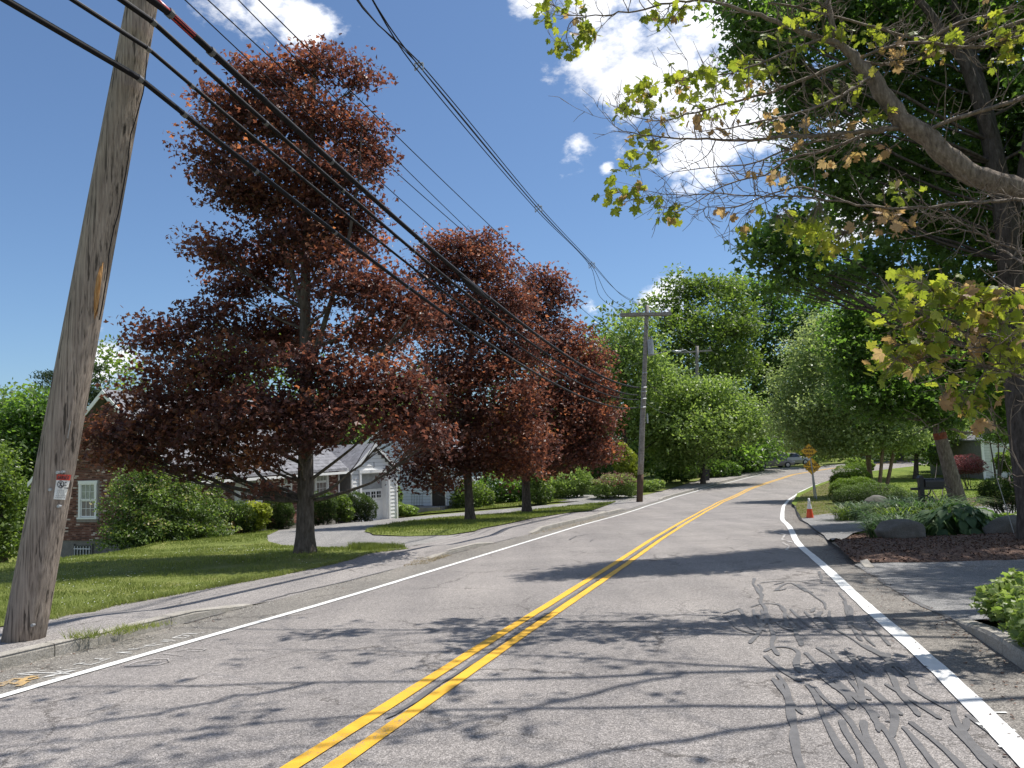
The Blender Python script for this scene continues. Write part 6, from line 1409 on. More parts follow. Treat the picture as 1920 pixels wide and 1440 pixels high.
BR_ = [main, lim([(1567, 90, 7), (1567, 67, 7), (1553, 17, 7), (1560, -60, 7.1), (1600, -200, 7.2)], .035, .012),
 lim([(1690, 240, 6.9), (1600, 248, 6.8), (1540, 255, 6.8), (1467, 257, 6.8), (1400, 262, 6.75), (1333, 262, 6.7), (1250, 258, 6.6), (1180, 252, 6.6), (1140, 232, 6.6), (1133, 210, 6.6)], .028, .003),
 lim([(1640, 140, 6.95), (1600, 165, 6.7), (1560, 190, 6.6), (1500, 213, 6.5), (1430, 225, 6.4), (1370, 240, 6.4), (1300, 248, 6.3)], .024, .004),
 lim([(1600, 110, 7), (1540, 135, 7.1), (1480, 160, 7.2), (1420, 180, 7.2), (1367, 193, 7.3), (1300, 213, 7.3), (1233, 230, 7.4), (1167, 213, 7.4), (1147, 197, 7.4)], .022, .003),
 lim([(1540, 73, 7), (1480, 95, 6.8), (1430, 118, 6.7), (1383, 133, 6.7), (1333, 143, 6.6), (1300, 150, 6.6), (1240, 155, 6.6)], .018, .003),
 lim([(2000, 400, 6.8), (1920, 372, 6.5), (1860, 378, 6.4), (1807, 380, 6.3), (1757, 388, 6.3), (1700, 390, 6.3), (1640, 388, 6.3), (1583, 377, 6.3), (1507, 370, 6.3), (1440, 367, 6.3), (1400, 370, 6.3), (1333, 360, 6.3), (1283, 367, 6.3), (1207, 357, 6.3)], .022, .003),
 lim([(1690, 235, 6.9), (1620, 250, 7.1), (1557, 283, 7.2), (1480, 293, 7.3), (1443, 327, 7.3), (1400, 337, 7.3), (1350, 347, 7.3), (1317, 373, 7.3), (1283, 397, 7.3), (1253, 405, 7.3)], .020, .003),
 lim([(1600, 255, 6.8), (1540, 262, 7), (1480, 277, 7), (1417, 307, 7), (1350, 313, 7), (1260, 320, 7), (1233, 340, 7)], .014, .003),
 lim([(1583, 377, 6.3), (1500, 345, 6.3), (1420, 372, 6.3), (1370, 395, 6.3), (1310, 380, 6.3), (1320, 415, 6.3), (1350, 428, 6.3)], .010, .003),
 lim([(1100, 33, 7.2), (1067, 33, 7.2), (1062, 60, 7.2), (1060, 80, 7.2), (1072, 95, 7.2)], .007, .003),
 lim([(1733, 247, 6.85), (1780, 225, 6.7), (1850, 205, 6.6), (1930, 180, 6.5), (2050, 150, 6.5)], .022, .028),
 lim([(1600, 110, 7), (1660, 125, 7), (1750, 105, 7), (1850, 62, 6.9), (1930, 35, 6.9)], .016, .022),
 lim([(1607, 113, 7), (1640, 95, 6.9), (1720, 75, 6.8), (1780, 88, 6.8), (1850, 90, 6.8), (1930, 60, 6.8)], .016, .022),
 lim([(1440, 5, 7), (1480, 10, 7), (1540, 25, 7), (1620, 45, 7), (1700, 70, 7), (1740, 75, 7), (1800, 40, 7), (1900, 20, 7)], .010, .026),
 lim([(2000, 480, 6.6), (1930, 480, 6.5), (1880, 458, 6.4), (1840, 438, 6.4), (1782, 425, 6.3), (1740, 440, 6.3), (1680, 450, 6.3)], .016, .004),
 lim([(2050, 520, 6.6), (1930, 500, 6.5), (1880, 470, 6.4), (1834, 435, 6.4), (1790, 410, 6.3), (1740, 405, 6.3)], .018, .004),
 lim([(2100, 560, 6.2), (1990, 560, 6.1), (1920, 552, 6.0), (1860, 565, 5.9), (1800, 575, 5.9), (1760, 580, 5.9), (1720, 602, 5.9), (1700, 625, 5.9)], .020, .004),
 lim([(2100, 640, 6.2), (1990, 650, 6.1), (1920, 652, 6.0), (1850, 655, 5.9), (1780, 645, 5.9), (1740, 632, 5.9), (1690, 655, 5.9), (1660, 640, 5.9)], .020, .003),
 lim([(2100, 720, 6.2), (1990, 715, 6.1), (1920, 712, 6.0), (1870, 692, 5.9), (1800, 672, 5.9), (1740, 660, 5.9), (1700, 690, 5.9)], .016, .003),
 lim([(1990, 700, 6.1), (1920, 680, 6.0), (1840, 685, 6), (1790, 690, 6), (1760, 715, 6), (1720, 720, 6)], .010, .003),
 lim([(1990, 960, 6.2), (1925, 900, 6.1), (1895, 850, 6.1), (1890, 790, 6.1), (1905, 740, 6.1)], .008, .003),
 lim([(1850, 690, 5.9), (1825, 730, 5.9), (1820, 770, 5.9), (1800, 790, 5.9)], .006, .003)]
S0 = tb + np.array([.9, .2, 6.0])
UP_ = []
for L_ in [[(9.5, 8, 8.4), (6, 8.4, 8.9), (2, 8.6, 9.2), (-2.2, 8.9, 9.0)], [(9.5, 6.5, 8), (6, 6, 8.5), (2.5, 5.5, 9), (-1.6, 5.0, 9.3)], [(10, 9, 9), (7, 10, 10), (3, 11.2, 10.6), (-.8, 12.2, 11)],
           [(8.5, 7.2, 7.6), (5.5, 7.2, 8.0), (2.8, 7.6, 8.4), (-.5, 7.0, 8.7)], [(6, 8.4, 8.9), (3.5, 9.6, 9.4), (1, 10.3, 9.8)], [(6, 6, 8.5), (3.5, 4.8, 8.6), (.5, 3.9, 8.8)], [(5.5, 7.2, 8.0), (3.2, 6.2, 8.2), (0, 6.4, 8.3), (-2.5, 6.6, 8.6)], [(9.5, 6.5, 8), (6.5, 4.5, 8), (3.5, 3.6, 8.2)], [(3, 5.4, 9), (1, 6.0, 9.3), (-1.5, 6.0, 9.5)], [(2, 8.6, 9.2), (0.5, 7.6, 9.3), (-1.5, 7.3, 9.5)], [(5, 8.5, 9), (3, 7.2, 9.4), (1, 6.6, 9.6)]]:
    P_ = np.array([tuple(S0)] * (L_[0][0] > 8.4) + L_, float); s_ = np.r_[0, np.cumsum(np.linalg.norm(np.diff(P_, axis=0), axis=1))]; q_ = np.linspace(0, s_[-1], 26)
    Q_ = np.c_[[np.interp(q_, s_, P_[:, i]) for i in range(3)]].T
    for _ in range(3): Q_[1:-1] = (Q_[:-2] + 2 * Q_[1:-1] + Q_[2:]) / 4
    UP_.append((Q_ + g.normal(size=Q_.shape) * .03, np.linspace(.085 if L_[0][0] > 8.4 else .04, .008, 26)))
NB0 = len(BR_); BR_ += UP_
wood = list(BR_) + [(np.array([tb + [0, 0, -.2], tb + [0, .02, 1.0], tb + [-.05, .1, 2.0], tb + [-.15, .5, 2.9], main[0][0]]), np.array([.36, .30, .27, .24, .19])),
                    (np.array([tb + [-.05, .1, 2.0], tb + [.4, .3, 3.5], tb + [.9, .2, 6.0], tb + [1.2, .4, 8.5]]), np.array([.26, .22, .17, .08]))]
twt = []; utw = []
for ib, (P, r) in enumerate(BR_):
    n = len(P)
    for i in range(2, n - 1):
        if r[i] > .09: kk = 1
        else: kk = 2 if r[i] < .02 else 3
        for _ in range(kk):
            if g.random() < .40: continue
            d = P[i + 1] - P[i - 1]; d /= np.linalg.norm(d) + 1e-9; L = g.uniform(.25, .80) * (1.6 if ib >= NB0 else 1)
            s = g.normal(size=3) * np.array([.8, .8, .5]) + np.array([0, 0, .15]); s -= d * (s @ d); s /= np.linalg.norm(s)
            v = d * g.uniform(.4, 1.1) + s; v /= np.linalg.norm(v); k = 6; pts = [P[i]]
            for j in range(k):
                v = v + g.normal(size=3) * .22 + np.array([0, 0, .06]); v /= np.linalg.norm(v); pts.append(pts[-1] + v * L / k)
            pts = np.array(pts); wood.append((pts, np.linspace(min(.0085, r[i] * .6), .0024, k + 1))); (utw if ib >= NB0 else twt).append(pts)
            for q in (2, 3, 4, 5):
                if g.random() < .55:
                    v2 = (pts[q] - pts[q - 1]); v2 /= np.linalg.norm(v2); v2 = v2 + g.normal(size=3) * .8; v2 /= np.linalg.norm(v2); l2 = L * g.uniform(.2, .45)
                    a = pts[q]; b2 = a + v2 * l2 * .5; v2 = v2 + g.normal(size=3) * .3 + np.array([0, 0, .2]); b3 = b2 + v2 / np.linalg.norm(v2) * l2 * .5
                    wood.append((np.array([a, b2, b3]), np.array([.004, .003, .002])))
om = empty('overhanging_maple_tree', tb); tag(om, 'half-bare maple reaching in from the right, with sparse yellow-green and scorched brown leaves', 'tree', 'broadleaf trees on the right side')
wm = woodmesh(wood, 4); wm.transform(Matrix.Translation(-Vector(tuple(tb)))); newobj('trunk', wm, M['bark_grey'], om)
CLY = [(1025,22),(1040,12),(1090,45),(1080,8),(1048,75),(1065,92),(1102,63),(1265,35),(1228,28),(1285,15),(1208,158),(1198,168),(1250,148),(1275,158),(1320,143),(1285,168),(1340,160),(1375,145),(1298,150),(1170,203),(1220,200),(1265,210),(1315,205),(1360,200),(1200,255),(1222,262),(1205,285),(1167,303),(1155,360),(1165,375),(1190,350),(1235,390),(1270,402),(1410,410),(1400,108),(1410,130),(1440,135),(1490,100),(1560,60),(1590,160),(1555,178),(1645,210),(1690,358),(1745,82),(1770,72),(1760,95),(1890,75),(1500,425),(1515,430),(1532,430),(1548,440),(1590,452),(1580,468),(1480,420),(1545,455),(1570,70),(1455,60),(1490,40),(1530,20),(1860,30),(1880,100),(1900,60),(1640,60),
       (1700,515),(1715,530),(1740,540),(1690,545),(1675,578),(1690,592),(1722,560),(1733,600),(1715,585),(1780,545),(1800,550),(1815,558),(1850,540),(1870,545),(1890,560),(1912,592),(1862,622),(1900,640),(1882,662),(1672,665),(1692,672),(1662,680),(1680,655),(1850,690),(1905,700),(1732,668),(1870,600),(1915,540),(1895,615),(1910,670),(1880,690),(1760,560),(1750,548),(1850,700)]
CLB = [(1230,235),(1300,225),(1335,235),(1360,250),(1425,165),(1440,225),(1520,240),(1540,240),(1600,230),(1675,90),(1690,95),(1655,100),(1615,285),(1655,285),(1440,335),(1420,330),(1360,395),(1640,400),(1640,412),(1700,420),(1800,560),(1830,560),(1870,570),(1790,608),(1720,640),(1700,660),(1735,690),(1802,748),(1760,735),(1840,600),(1850,650),(1680,410),(1480,330),(1705,650),(1715,660),(1690,650),(1750,635),(1740,645),(1788,530),(1825,765),(1830,790),(1835,745),(1905,560),(1560,300),(1590,290),(1500,250)]
allw = np.vstack([p for p, r in BR_[:NB0]] + twt)
def near_w(px, py):
    d = ray(px, py); d = d / np.linalg.norm(d); v = allw - np.array([0, 0, EYE]); k = v @ d; e = np.linalg.norm(v - k[:, None] * d, axis=1); e[k < 2] = 99
    i = int(np.argmin(e)); return np.array([0, 0, EYE]) + d * k[i], allw[i], e[i]
LP, LT_ = [], []; stem = []
for lst, br in ((CLY, False), (CLB, True)):
    for (x, y) in lst:
        c, w0, e = near_w(x, y); n = (g.integers(11, 18) if not br else g.integers(4, 8)) if y < 480 else g.integers(7, 12)
        for k in range(n):
            q = c + g.normal(size=3) * np.array([.11, .11, .075]); q[2] -= .03; LP.append(q)
            LT_.append(g.uniform(.70, 1.0) if (br and (y < 480 or g.random() < .35)) or g.random() < .06 else g.uniform(.08, .66)); stem.append((np.array([w0, (w0 + q) / 2 + [0, 0, .02], q]), np.array([.003, .002, .0015])))
# leaves on the part of the crown above and beside the frame
for _ in range(60):
    x, y = g.uniform(1950, 2800), g.uniform(-300, 700); p = at(x, y, g.uniform(8.5, 11))
    for k in range(7): LP.append(p + g.normal(size=3) * .18); LT_.append(g.uniform(.05, .9))
for pts in utw:
    if g.random() < .50:
        for k in range(g.integers(4, 9)): LP.append(pts[-1] + g.normal(size=3) * .14); LT_.append(g.uniform(.05, .95))
noff = len(LP) - sum(1 for _ in stem)
LP = np.array(LP); LT_ = np.array(LT_)
newm = woodmesh(stem, 4); newm.transform(Matrix.Translation(-Vector(tuple(tb)))); o = newobj('leaf_stalks', newm, M['bark_grey'], om); o['kind'] = 'stuff'
V, F = leafmesh(LP, .118, 'mapleb', .22, g=g, droop=.9); k = len(TPL['mapleb'])
nearf = np.repeat((LP[:, 1] < 9.0) & (LP[:, 2] < 5), k)[:, None]; LPk = np.repeat(LP, k, axis=0); V = np.where(nearf, LPk + (V - LPk) * 1.0, V)
near = np.argsort(np.linalg.norm(LP - np.array([0, 0, EYE]), axis=1)); near = [i for i in near if True]
inside = [i for i in near if i < len(stem)][:300]
iset = np.zeros(len(LP), bool); iset[inside] = True
for i in inside:
    vv = V[i * k:(i + 1) * k]; c = LP[i]
    me = fastmesh('leaf', vv - c, np.arange(k)[None], tint=[LT_[i]]); me.materials.append(M['scorch']); o = bpy.data.objects.new('leaf', me); COL.objects.link(o); o.parent = om; o.location = tuple(c - tb)
rest = np.where(~iset)[0]; VV = V.reshape(-1, k, 3)[rest].reshape(-1, 3); o = newobj('crown', fastmesh('crown', VV - tb, np.arange(len(VV)).reshape(-1, k), tint=LT_[rest]), M['scorch'], om); o['kind'] = 'stuff'

# ================================================================== SHRUBS AND PLANTS
def shrub(name, label, cat, c, blobs, n, size, lm, seed, leaf='quad', up=.35, group=None, shell=.8, stems=8, bm='bark_dark', tint=(0, 1), lumps=.10, topbias=.35, flower=None, jag=0.0):
    """c: ground point; blobs: (dx,dy,z,rx,ry,rz) in metres"""
    g = np.random.default_rng(seed); root = empty(name, c); tag(root, label, cat, group); P = []; O = []
    A = np.array(blobs, float); wt = A[:, 3] * A[:, 5] + A[:, 3] * A[:, 4]; wt /= wt.sum()
    for a, w in zip(A, wt):
        k = int(n * w); u = g.normal(size=(k, 3)); u /= np.linalg.norm(u, axis=1)[:, None]
        rr = np.where(g.random(k) < shell, g.uniform(.86, 1.04, k), g.uniform(.3, .9, k))
        lum = 1 + lumps * (np.sin(u[:, 0] * 7 + seed + a[0]) * np.sin(u[:, 1] * 6 + a[1]) + np.sin(u[:, 2] * 8 + a[2] * 3 + u[:, 0] * 5)) + jag * np.abs(g.normal(size=k)) ** 2
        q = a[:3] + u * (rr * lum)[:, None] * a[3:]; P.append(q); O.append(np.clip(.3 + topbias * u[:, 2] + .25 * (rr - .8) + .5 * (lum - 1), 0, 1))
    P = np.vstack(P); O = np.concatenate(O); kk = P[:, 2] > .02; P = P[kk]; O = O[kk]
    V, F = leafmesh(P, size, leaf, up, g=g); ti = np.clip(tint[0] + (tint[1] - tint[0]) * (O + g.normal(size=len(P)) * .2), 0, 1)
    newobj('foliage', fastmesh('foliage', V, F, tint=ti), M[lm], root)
    st = []
    for i in range(stems):
        a = A[g.integers(len(A))]; e = a[:3] + g.normal(size=3) * a[3:] * .4; b0 = np.array([a[0] * .6 + g.normal() * .08, a[1] * .6 + g.normal() * .08, -.08]); st.append((curve_to(b0, e, g, 5, .02, .08), np.linspace(.025, .006, 5)))
    if st: newobj('stem', woodmesh(st), M[bm], root)['kind'] = 'stuff'
    if flower:
        fm, fn, fs, zmin = flower; cand = np.where((P[:, 2] > zmin))[0]; cand = cand[g.permutation(len(cand))[:fn]]
        q = P[cand] * np.array([1.02, 1.02, 1.0]) + np.array([0, 0, .03]); q = np.repeat(q, 4, 0) + g.normal(size=(len(q) * 4, 3)) * fs * .6; V, F = leafmesh(q, fs, 'quad', .6, g=g)
        newobj('flowers', fastmesh('flowers', V, F, tint=g.random(len(q))), M[fm], root)['kind'] = 'stuff'
    return root
def gpt(px, Y, zf): 
    p = at(px, 900, Y); return np.array([p[0], p[1], gz(zf, p[0], p[1])])
def pxb(c, L):
    """blobs given as (px, py, dY, rx px, rz px) around ground point c"""
    out = []
    for x, y, dY, rx, rz in L:
        Y = c[1] + dY; p = at(x, y, Y) - c; out.append((p[0], p[1], p[2], rx * Y / FPX, rx * Y / FPX * .9, rz * Y / FPX))
    return out
# left of the maples: big bronze bush, yews, golden shrub
c = gpt(300, 28.0, zL); shrub('flowering_bush', 'big rounded bush with green and bronze leaves and pale flower tufts against the brick gable', 'bush', c,
    pxb(c, [(262,900,0,42,36),(285,880,.3,24,20),(240,955,0,44,50),(250,1005,0,50,30),(315,945,0,62,42),(300,1000,0,80,34),(370,965,.5,52,44),(365,1005,.5,58,26),(405,925,1,12,26),(340,905,.4,34,20)]), 26000, .105, 'bronze', 201, leaf='quad', up=.25, shell=.7, stems=30, lumps=.26, flower=('petal', 120, .05, .6))
SG = 'clipped yews and shrubs along the brick house front'
c = gpt(425, 30.5, zL); shrub('yew_hedge', 'dark clipped yew directly right of the big bronze bush', 'hedge', c, pxb(c, [(395,975,0,26,34),(425,970,0,30,34),(455,972,.5,24,32),(365,985,-.5,26,28)]), 16000, .12, 'yew', 202, leaf='thin', up=.5, group=SG, lumps=.1, stems=6)
c = gpt(478, 31.5, zL); shrub('golden_shrub', 'small yellow-green shrub between two dark yews in front of the brick house', 'shrub', c, pxb(c, [(478,965,0,27,24),(470,980,0,25,18),(492,955,0,15,12)]), 2600, .14, 'lime', 203, up=.4, group=SG, lumps=.12, stems=5)
c = gpt(523, 33, zL); shrub('yew_hedge', 'dark square-topped yew just left of the nearest maple trunk', 'hedge', c, pxb(c, [(520,958,0,27,34),(535,965,0,16,30),(512,975,0,18,22)]), 11000, .12, 'yew', 204, leaf='thin', up=.5, group=SG, stems=5)
c = gpt(606, 36, zL); shrub('yew_hedge', 'dark yew just right of the nearest maple trunk', 'hedge', c, pxb(c, [(600,955,0,22,30),(616,950,0,16,28),(590,965,0,14,24)]), 9500, .13, 'yew', 205, leaf='thin', up=.5, group=SG, stems=5)
c = gpt(640, 37, zL); shrub('leafy_shrub', 'bright leafy shrub between two yews near the downspout', 'shrub', c, pxb(c, [(640,945,0,18,20),(648,962,0,16,16),(632,960,0,14,16)]), 1800, .15, 'green_mid', 206, up=.4, group=SG, stems=4)
c = gpt(680, 38, zL); shrub('yew_hedge', 'rounded yew in front of the open garage door', 'hedge', c, pxb(c, [(672,950,0,24,28),(690,955,0,17,24),(660,955,0,14,26)]), 11000, .13, 'yew', 207, leaf='thin', up=.5, group=SG, stems=5)
c = gpt(133, 33.0, zL); shrub('dark_shrub', 'tall dark evergreen shrub hugging the left corner of the brick gable', 'shrub', c, pxb(c, [(130,1010,0,14,44),(118,1000,0,16,50),(132,960,0,10,28),(110,1030,0,20,36)]), 6000, .13, 'green_dark', 208, up=.4, stems=4)
for i, (x, Yp) in enumerate([(335, 27.6), (352, 28), (371, 28.4), (390, 28.8), (410, 29.3), (428, 29.8)]):
    c = gpt(x, Yp, zL); shrub('white_flower_clump', ['leftmost', 'second from left', 'third from left', 'third from right', 'second from right', 'rightmost'][i] + ' low white-flowered clump along the foot of the bronze bush', 'flowers', c, [(0, 0, .08, .22, .18, .12)], 220, .07, 'green_mid', 220 + i, stems=0, group='low white flowers along the bed edge', flower=('petal', 26, .05, .05))
c = gpt(750, 45.5, zL); shrub('garden_plants', 'low leafy plants between the garage and the blue house steps', 'plants', c, pxb(c, [(745,955,0,16,14),(765,958,0,18,10),(735,962,0,12,10),(745,930,.8,10,18)]), 2600, .16, 'green_light', 230, stems=3)
c = gpt(875, 50, zL); shrub('dark_shrub', 'dark leafy shrub at the right corner of the blue house', 'shrub', c, pxb(c, [(880,930,0,26,30),(905,935,1,22,26),(860,940,0,16,22)]), 5000, .17, 'green_mid', 231, stems=5)
c = gpt(935, 53, zL); shrub('dark_shrub', 'shady dark undergrowth between the two maple trunks', 'shrub', c, pxb(c, [(930,920,0,40,36),(960,930,0,30,30),(1000,920,0,26,36)]), 8000, .2, 'green_dark', 232, stems=10)
FG = 'shrubs near the second pole'
c = gpt(1012, 50, zL); shrub('leafy_shrub', 'rounded green shrub touching the farthest maple trunk', 'shrub', c, pxb(c, [(1015,922,0,24,24),(1008,900,0,18,18)]), 3600, .15, 'green_mid', 233, group=FG, stems=5)
c = gpt(1065, 54, zL); shrub('leafy_shrub', 'broad bright leafy shrub at the edge of the gravel drive', 'shrub', c, pxb(c, [(1065,908,0,38,24),(1045,918,0,26,16),(1090,900,0,22,26),(1085,888,.5,12,14)]), 6000, .17, 'green_light', 234, group=FG, stems=6)
c = gpt(1150, 52, zL); shrub('sedum_shrub', 'rounded shrub with a cap of dusty pink flower heads left of the second pole', 'shrub', c, pxb(c, [(1150,910,0,36,20),(1130,920,0,24,14),(1180,915,0,20,16),(1165,900,0,26,12)]), 7000, .13, 'green_light', 235, group=FG, stems=5, flower=('sedum', 620, .10, .95))
c = gpt(1172, 57, zL); shrub('leafy_shrub', 'tall light green shrub behind the pink-capped one', 'shrub', c, pxb(c, [(1172,870,0,22,30),(1165,845,0,14,16),(1185,890,0,18,20)]), 4200, .2, 'lime', 236, group=FG, stems=5)
c = gpt(1128, 60, zL); shrub('conifer_shrub', 'blue-green conifer shrub behind the gravel drive', 'shrub', c, pxb(c, [(1125,880,0,28,26),(1110,890,0,24,22),(1135,862,0,14,16)]), 5200, .17, 'green_mid', 237, group=FG, stems=5)
c = gpt(1220, 56.5, zL); shrub('leafy_shrub', 'low bright green plants just right of the second pole', 'shrub', c, pxb(c, [(1215,912,0,20,11),(1232,908,.5,14,9)]), 2600, .15, 'green_light', 238, group=FG, stems=3)
for i, (x, Yp, lab) in enumerate([(1270, 66, 'dark shade bush left of the far lamp pole'), (1350, 72, 'dark shade bush right of the wheeled bin'), (1390, 78, 'dark shade bush before the big bent trunk')]):
    c = gpt(x, Yp, zL); shrub('dark_shrub', lab, 'shrub', c, pxb(c, [(x - 12, 880, 0, 28, 20), (x + 14, 882, 1, 26, 18)]), 4200, .24, 'green_dark', 240 + i, group='shade bushes by the far lamp pole', stems=4)
for i, (x, y, Yp, lab) in enumerate([(1462, 856, 93, 'bright round clipped shrub behind the tan car'), (1492, 857, 96, 'yellow-green round shrub just past the silver car')]):
    c = gpt(x, Yp, zL); shrub('round_shrub', lab, 'shrub', c, pxb(c, [(x, y, 0, 18, 12)]), 2600, .26, 'lime', 250 + i, group='round shrubs behind the parked cars', stems=2)
# clipped hedge mounds at the right bend
HG = 'rounded clipped hedge mounds at the right bend'
for i, (x, Yp, L, lab, n, lm) in enumerate([
    (1590, 48, [(1585,885,0,22,13),(1605,878,1,20,12)], 'farthest clipped hedge mound, brightest, beside the road edge', 5000, 'yewlime'),
    (1596, 42, [(1590,898,0,30,13),(1575,905,0,18,16),(1612,893,0,20,12)], 'middle clipped hedge mound with a sunlit flat top', 11000, 'yewlime'),
    (1598, 36, [(1590,915,0,32,18),(1575,925,0,20,22),(1615,908,0,26,14)], 'third clipped hedge mound, standing tall above the dry verge', 15000, 'yewlime'),
    (1630, 32, [(1605,930,0,42,20),(1640,925,0,50,20),(1680,935,0,42,16),(1700,940,.5,22,14),(1590,935,0,26,22),(1640,945,0,60,16),(1700,945,0,28,14)], 'long nearest hedge mound sweeping down to the house-number boulder', 30000, 'yew')]):
    c = gpt(x, Yp, zR); shrub('hedge_mound', lab, 'hedge', c, pxb(c, L), n, .10 if i > 1 else .13, lm, 260 + i, leaf='thin', up=.6, group=HG, lumps=.07, shell=.88, stems=4, topbias=.55, jag=.012)
for i, (x, y) in enumerate([(1600, 868), (1625, 872)]):
    c = gpt(x, 56, zR); shrub('leafy_shrub', ['small loose shrub beyond the hedge mounds by the road', 'small green shrub beyond the hedge against the pale stems'][i], 'shrub', c, pxb(c, [(x, y, 0, 14, 10)]), 1400, .17, 'green_light', 270 + i, stems=3)
# japanese maple, white flowers, yew bushes by the cream house
c = gpt(1815, 46, zR); shrub('lace_leaf_maple', 'low pinkish red lace-leaf maple on the far lawn', 'small tree', c, pxb(c, [(1812,868,0,28,16),(1798,876,0,16,12),(1830,874,0,18,14),(1812,880,0,28,8)]), 6500, .13, 'rose', 280, leaf='thin', up=.5, stems=9, topbias=.5)
c = gpt(1893, 49, zR); shrub('dark_shrub', 'dark green bush under the cream house window', 'shrub', c, pxb(c, [(1890,865,0,24,18),(1900,850,1,12,12)]), 3600, .17, 'green_mid', 281, stems=4)
c = gpt(1912, 47, zR); shrub('pale_shrub', 'pale flowering shrub at the right edge of the far lawn', 'shrub', c, pxb(c, [(1912,880,0,14,10)]), 1300, .13, 'bronze', 282, stems=2, flower=('petal', 60, .07, .2))
c = gpt(1755, 25.5, zR); shrub('round_yew', 'round dark yew half hidden behind the leaning trunk', 'shrub', c, pxb(c, [(1758,850,12,16,22)]), 3000, .15, 'green_dark', 283, stems=3)
c = gpt(1900, 24, zR); shrub('dark_yew', 'spreading dark yew behind the marker stake', 'shrub', c, pxb(c, [(1880,925,0,38,28),(1915,915,0,30,32),(1862,930,0,24,20),(1850,915,0,12,14),(1940,920,0,40,34)]), 12000, .11, 'yew', 284, leaf='thin', up=.35, stems=12, jag=.05, lumps=.14)
# day lilies, hostas
def blades(name, label, c, n, L, w, rad, seed, m, group=None, hgt=.8, cat='plant'):
    g = np.random.default_rng(seed); root = empty(name, c); tag(root, label, cat, group); V = []; F = []; k = 6
    for i in range(n):
        a = g.uniform(0, 6.283); r0 = rad * math.sqrt(g.random()) * .75; b = np.array([math.cos(a + g.normal() * .6) * r0, math.sin(a + g.normal() * .6) * r0, -.02]); l = L * g.uniform(.6, 1.15); o = np.array([math.cos(a), math.sin(a), 0]); s = np.array([-math.sin(a), math.cos(a), 0])
        for j in range(k):
            t = j / (k - 1); p = b + o * l * (.18 * t + .62 * t ** 2.1) + np.array([0, 0, l * hgt * (1.25 * t - .75 * t ** 2.3)]); ww = w * (.5 + .9 * t) * (1 - t ** 3) + .001
            V += [p - s * ww / 2 + np.array([0, 0, ww * .25]), p + s * ww / 2 + np.array([0, 0, ww * .25])]
        o0 = len(V) - 2 * k; F += [(o0 + 2 * j, o0 + 2 * j + 1, o0 + 2 * j + 3, o0 + 2 * j + 2) for j in range(k - 1)]
    newobj('foliage', fastmesh('foliage', np.array(V), np.array(F), tint=np.clip(np.repeat(g.random(n), k - 1), 0, 1)), M[m], root); return root
for i, (x, y, Yp, lab, n, L) in enumerate([
    (1585, 0, 25.5, 'dark strappy lilies at the left, beside the dry verge', 110, .50), (1615, 0, 25.2, 'dark strappy lilies under the left end of the hedge mound', 120, .52), (1640, 0, 25.0, 'dark strappy lilies in front of the house-number boulder', 120, .48), (1665, 0, 24.6, 'strappy lilies right of the house-number boulder', 110, .48),
    (1690, 0, 26.5, 'pale sunlit strappy leaves behind the boulder and hedge end', 90, .55),
    (1655, 0, 20.0, 'bright strappy lilies at the edge of the far driveway', 150, .55), (1685, 0, 20.2, 'thick strappy lilies left of the mailbox post', 160, .62), (1715, 0, 20.6, 'tall day lilies at the foot of the mailbox post', 170, .72), (1745, 0, 20.8, 'tall day lilies between the mailbox and the leaning trunk', 170, .75), (1775, 0, 21.4, 'dark day lilies in front of the leaning trunk', 120, .70),
    (1660, 0, 18.4, 'variegated low leaves at the left tip of the mulch bed', 120, .40), (1690, 0, 18.6, 'low leaves behind the long low boulder', 130, .46)]):
    c = gpt(x, Yp, zR); blades('day_lily', lab, c, int(n * 1.7), L * 1.85, .030 if i != 10 else .04, .52, 300 + i, 'hosta' if i % 3 else 'green_mid', 'strappy plants round the mulch bed', 1.05)
for i, (x, Yp, lab) in enumerate([(1880, 19.2, 'leafy low plant behind the flat-topped boulder'), (1910, 19.5, 'leafy low plant at the right frame edge above the boulder')]):
    c = gpt(x, Yp, zR); shrub('ground_cover_plant', lab, 'plant', c, [(0, 0, .22, .42, .3, .22)], 900, .13, 'green_mid', 320 + i, up=.5, stems=3, group='low leafy plants behind the boulders')
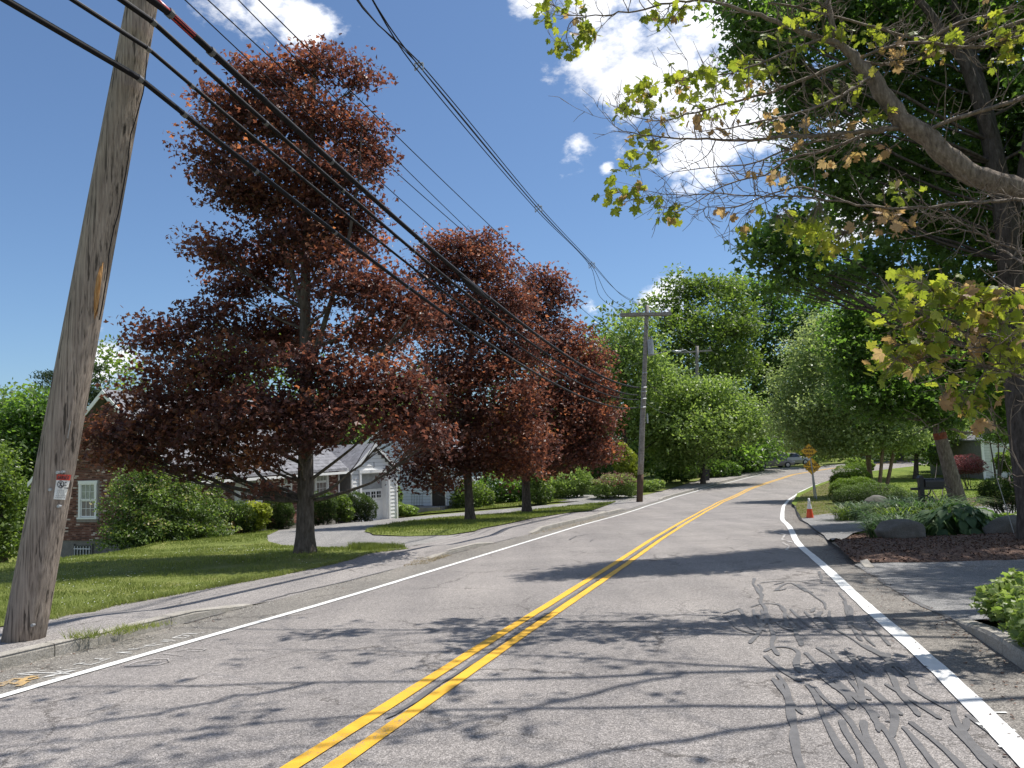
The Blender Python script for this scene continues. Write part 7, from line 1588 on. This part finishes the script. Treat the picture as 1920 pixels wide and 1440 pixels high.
# hostas: every large leaf its own part
def hostaleaf(L, seed):
    g = np.random.default_rng(seed); k = 7; V = [(0, 0, 0)]; V = []; W = [.10, .30, .37, .34, .24, .11, .01]
    for j in range(k):
        t = j / (k - 1); z = -.42 * t * t + .10 * t; V += [(t, -W[j] , z + .05), (t, 0, z), (t, W[j], z + .05)]
    F = [(3 * j + a, 3 * j + a + 1, 3 * j + a + 4, 3 * j + a + 3) for j in range(k - 1) for a in (0, 1)]
    V = np.array(V) * L; me = fastmesh('leaf', V, np.array(F), tint=np.clip(g.uniform(.1, .9) + g.normal(size=len(F)) * .05, 0, 1), smooth=True); me.materials.append(M['hosta']); return me
HL = [hostaleaf(l, i) for i, l in enumerate([.22, .27, .31, .34, .28])]
for i, (x, Yp, n, rad, hh, lab) in enumerate([(1788, 18.4, 130, .74, .74, 'largest broad-leaved hosta, in the middle of the bed behind the mulch'), (1745, 18.9, 80, .5, .62, 'broad-leaved hosta between the long boulder and the largest hosta'), (1835, 18.7, 90, .55, .60, 'broad-leaved hosta right of the largest one, beside the flat-topped boulder')]):
    c = gpt(x, Yp, zR); c[2] += .02; root = empty('hosta', c); tag(root, lab, 'plant', 'broad-leaved hostas in the mulch bed')
    for k in range(n):
        a = rnd.uniform(0, 6.283); f = math.sqrt(rnd.random()); r = rad * f; z = hh * (1 - .78 * f ** 2) + rnd.uniform(-.04, .04)
        o = bpy.data.objects.new('leaf', HL[rnd.randrange(5)]); COL.objects.link(o); o.parent = root; o.location = (r * math.cos(a), r * math.sin(a), max(.04, z)); o.rotation_euler = (rnd.uniform(-.3, .3), .15 + .75 * f + rnd.uniform(-.2, .2), a + rnd.uniform(-.5, .5))
    st = MB()
    for k in range(16): a = rnd.uniform(0, 6.283); st.tube([(0, 0, 0), (rad * .3 * math.cos(a), rad * .3 * math.sin(a), hh * .6), (rad * .6 * math.cos(a), rad * .6 * math.sin(a), hh * .7)], .008, 4)
    st.build('stalks', M['hosta'], root)
# near right foliage plants behind the kerb
for i, (x, Yp, L, lab) in enumerate([(1880, 7.7, .30, 'bright cut-leaved plants at the right edge behind the kerb, nearest the driveway'), (1925, 7.2, .34, 'bright cut-leaved plants leaving the frame at the right edge'), (1950, 6.4, .3, 'leafy plants just outside the right edge behind the kerb')]):
    c = gpt(x, Yp, zR); shrub('cut_leaved_plant', lab, 'plant', c, [(0, 0, .18, .34, .30, .20), (.15, .1, .26, .24, .22, .18), (-.12, -.05, .12, .22, .2, .14)], 900, .085, 'green_light', 330 + i, leaf='maple', up=.55, stems=14, group='bright plants behind the near kerb', shell=.6, tint=(.1, 1.0), bm='bark_pale')
c = gpt(1925, 7.4, zR); blades('grassy_plant', 'few long grass stalks rising from the bright plants at the right edge', c, 26, .62, .010, .25, 340, 'lime', None, .9)
# clover flowers and stray leaves on the near lawn
g = np.random.default_rng(6); q = g.uniform([-12, 11], [-3, 24], (1600, 2)); q = q[pip(q, nearlawn)]; q = q[np.sin(q[:, 0] * 1.3) * np.sin(q[:, 1] * .9) > .0]
V, F = leafmesh(np.c_[q, zL(q[:, 0], q[:, 1]) + .07], .030, 'quad', .8, g=g); o = newobj('clover_flowers', fastmesh('clover_flowers', V, F, tint=g.random(len(q))), M['petal']); tag(o, 'scattered tiny white clover flowers in the near lawn', 'flowers', None, 'stuff')
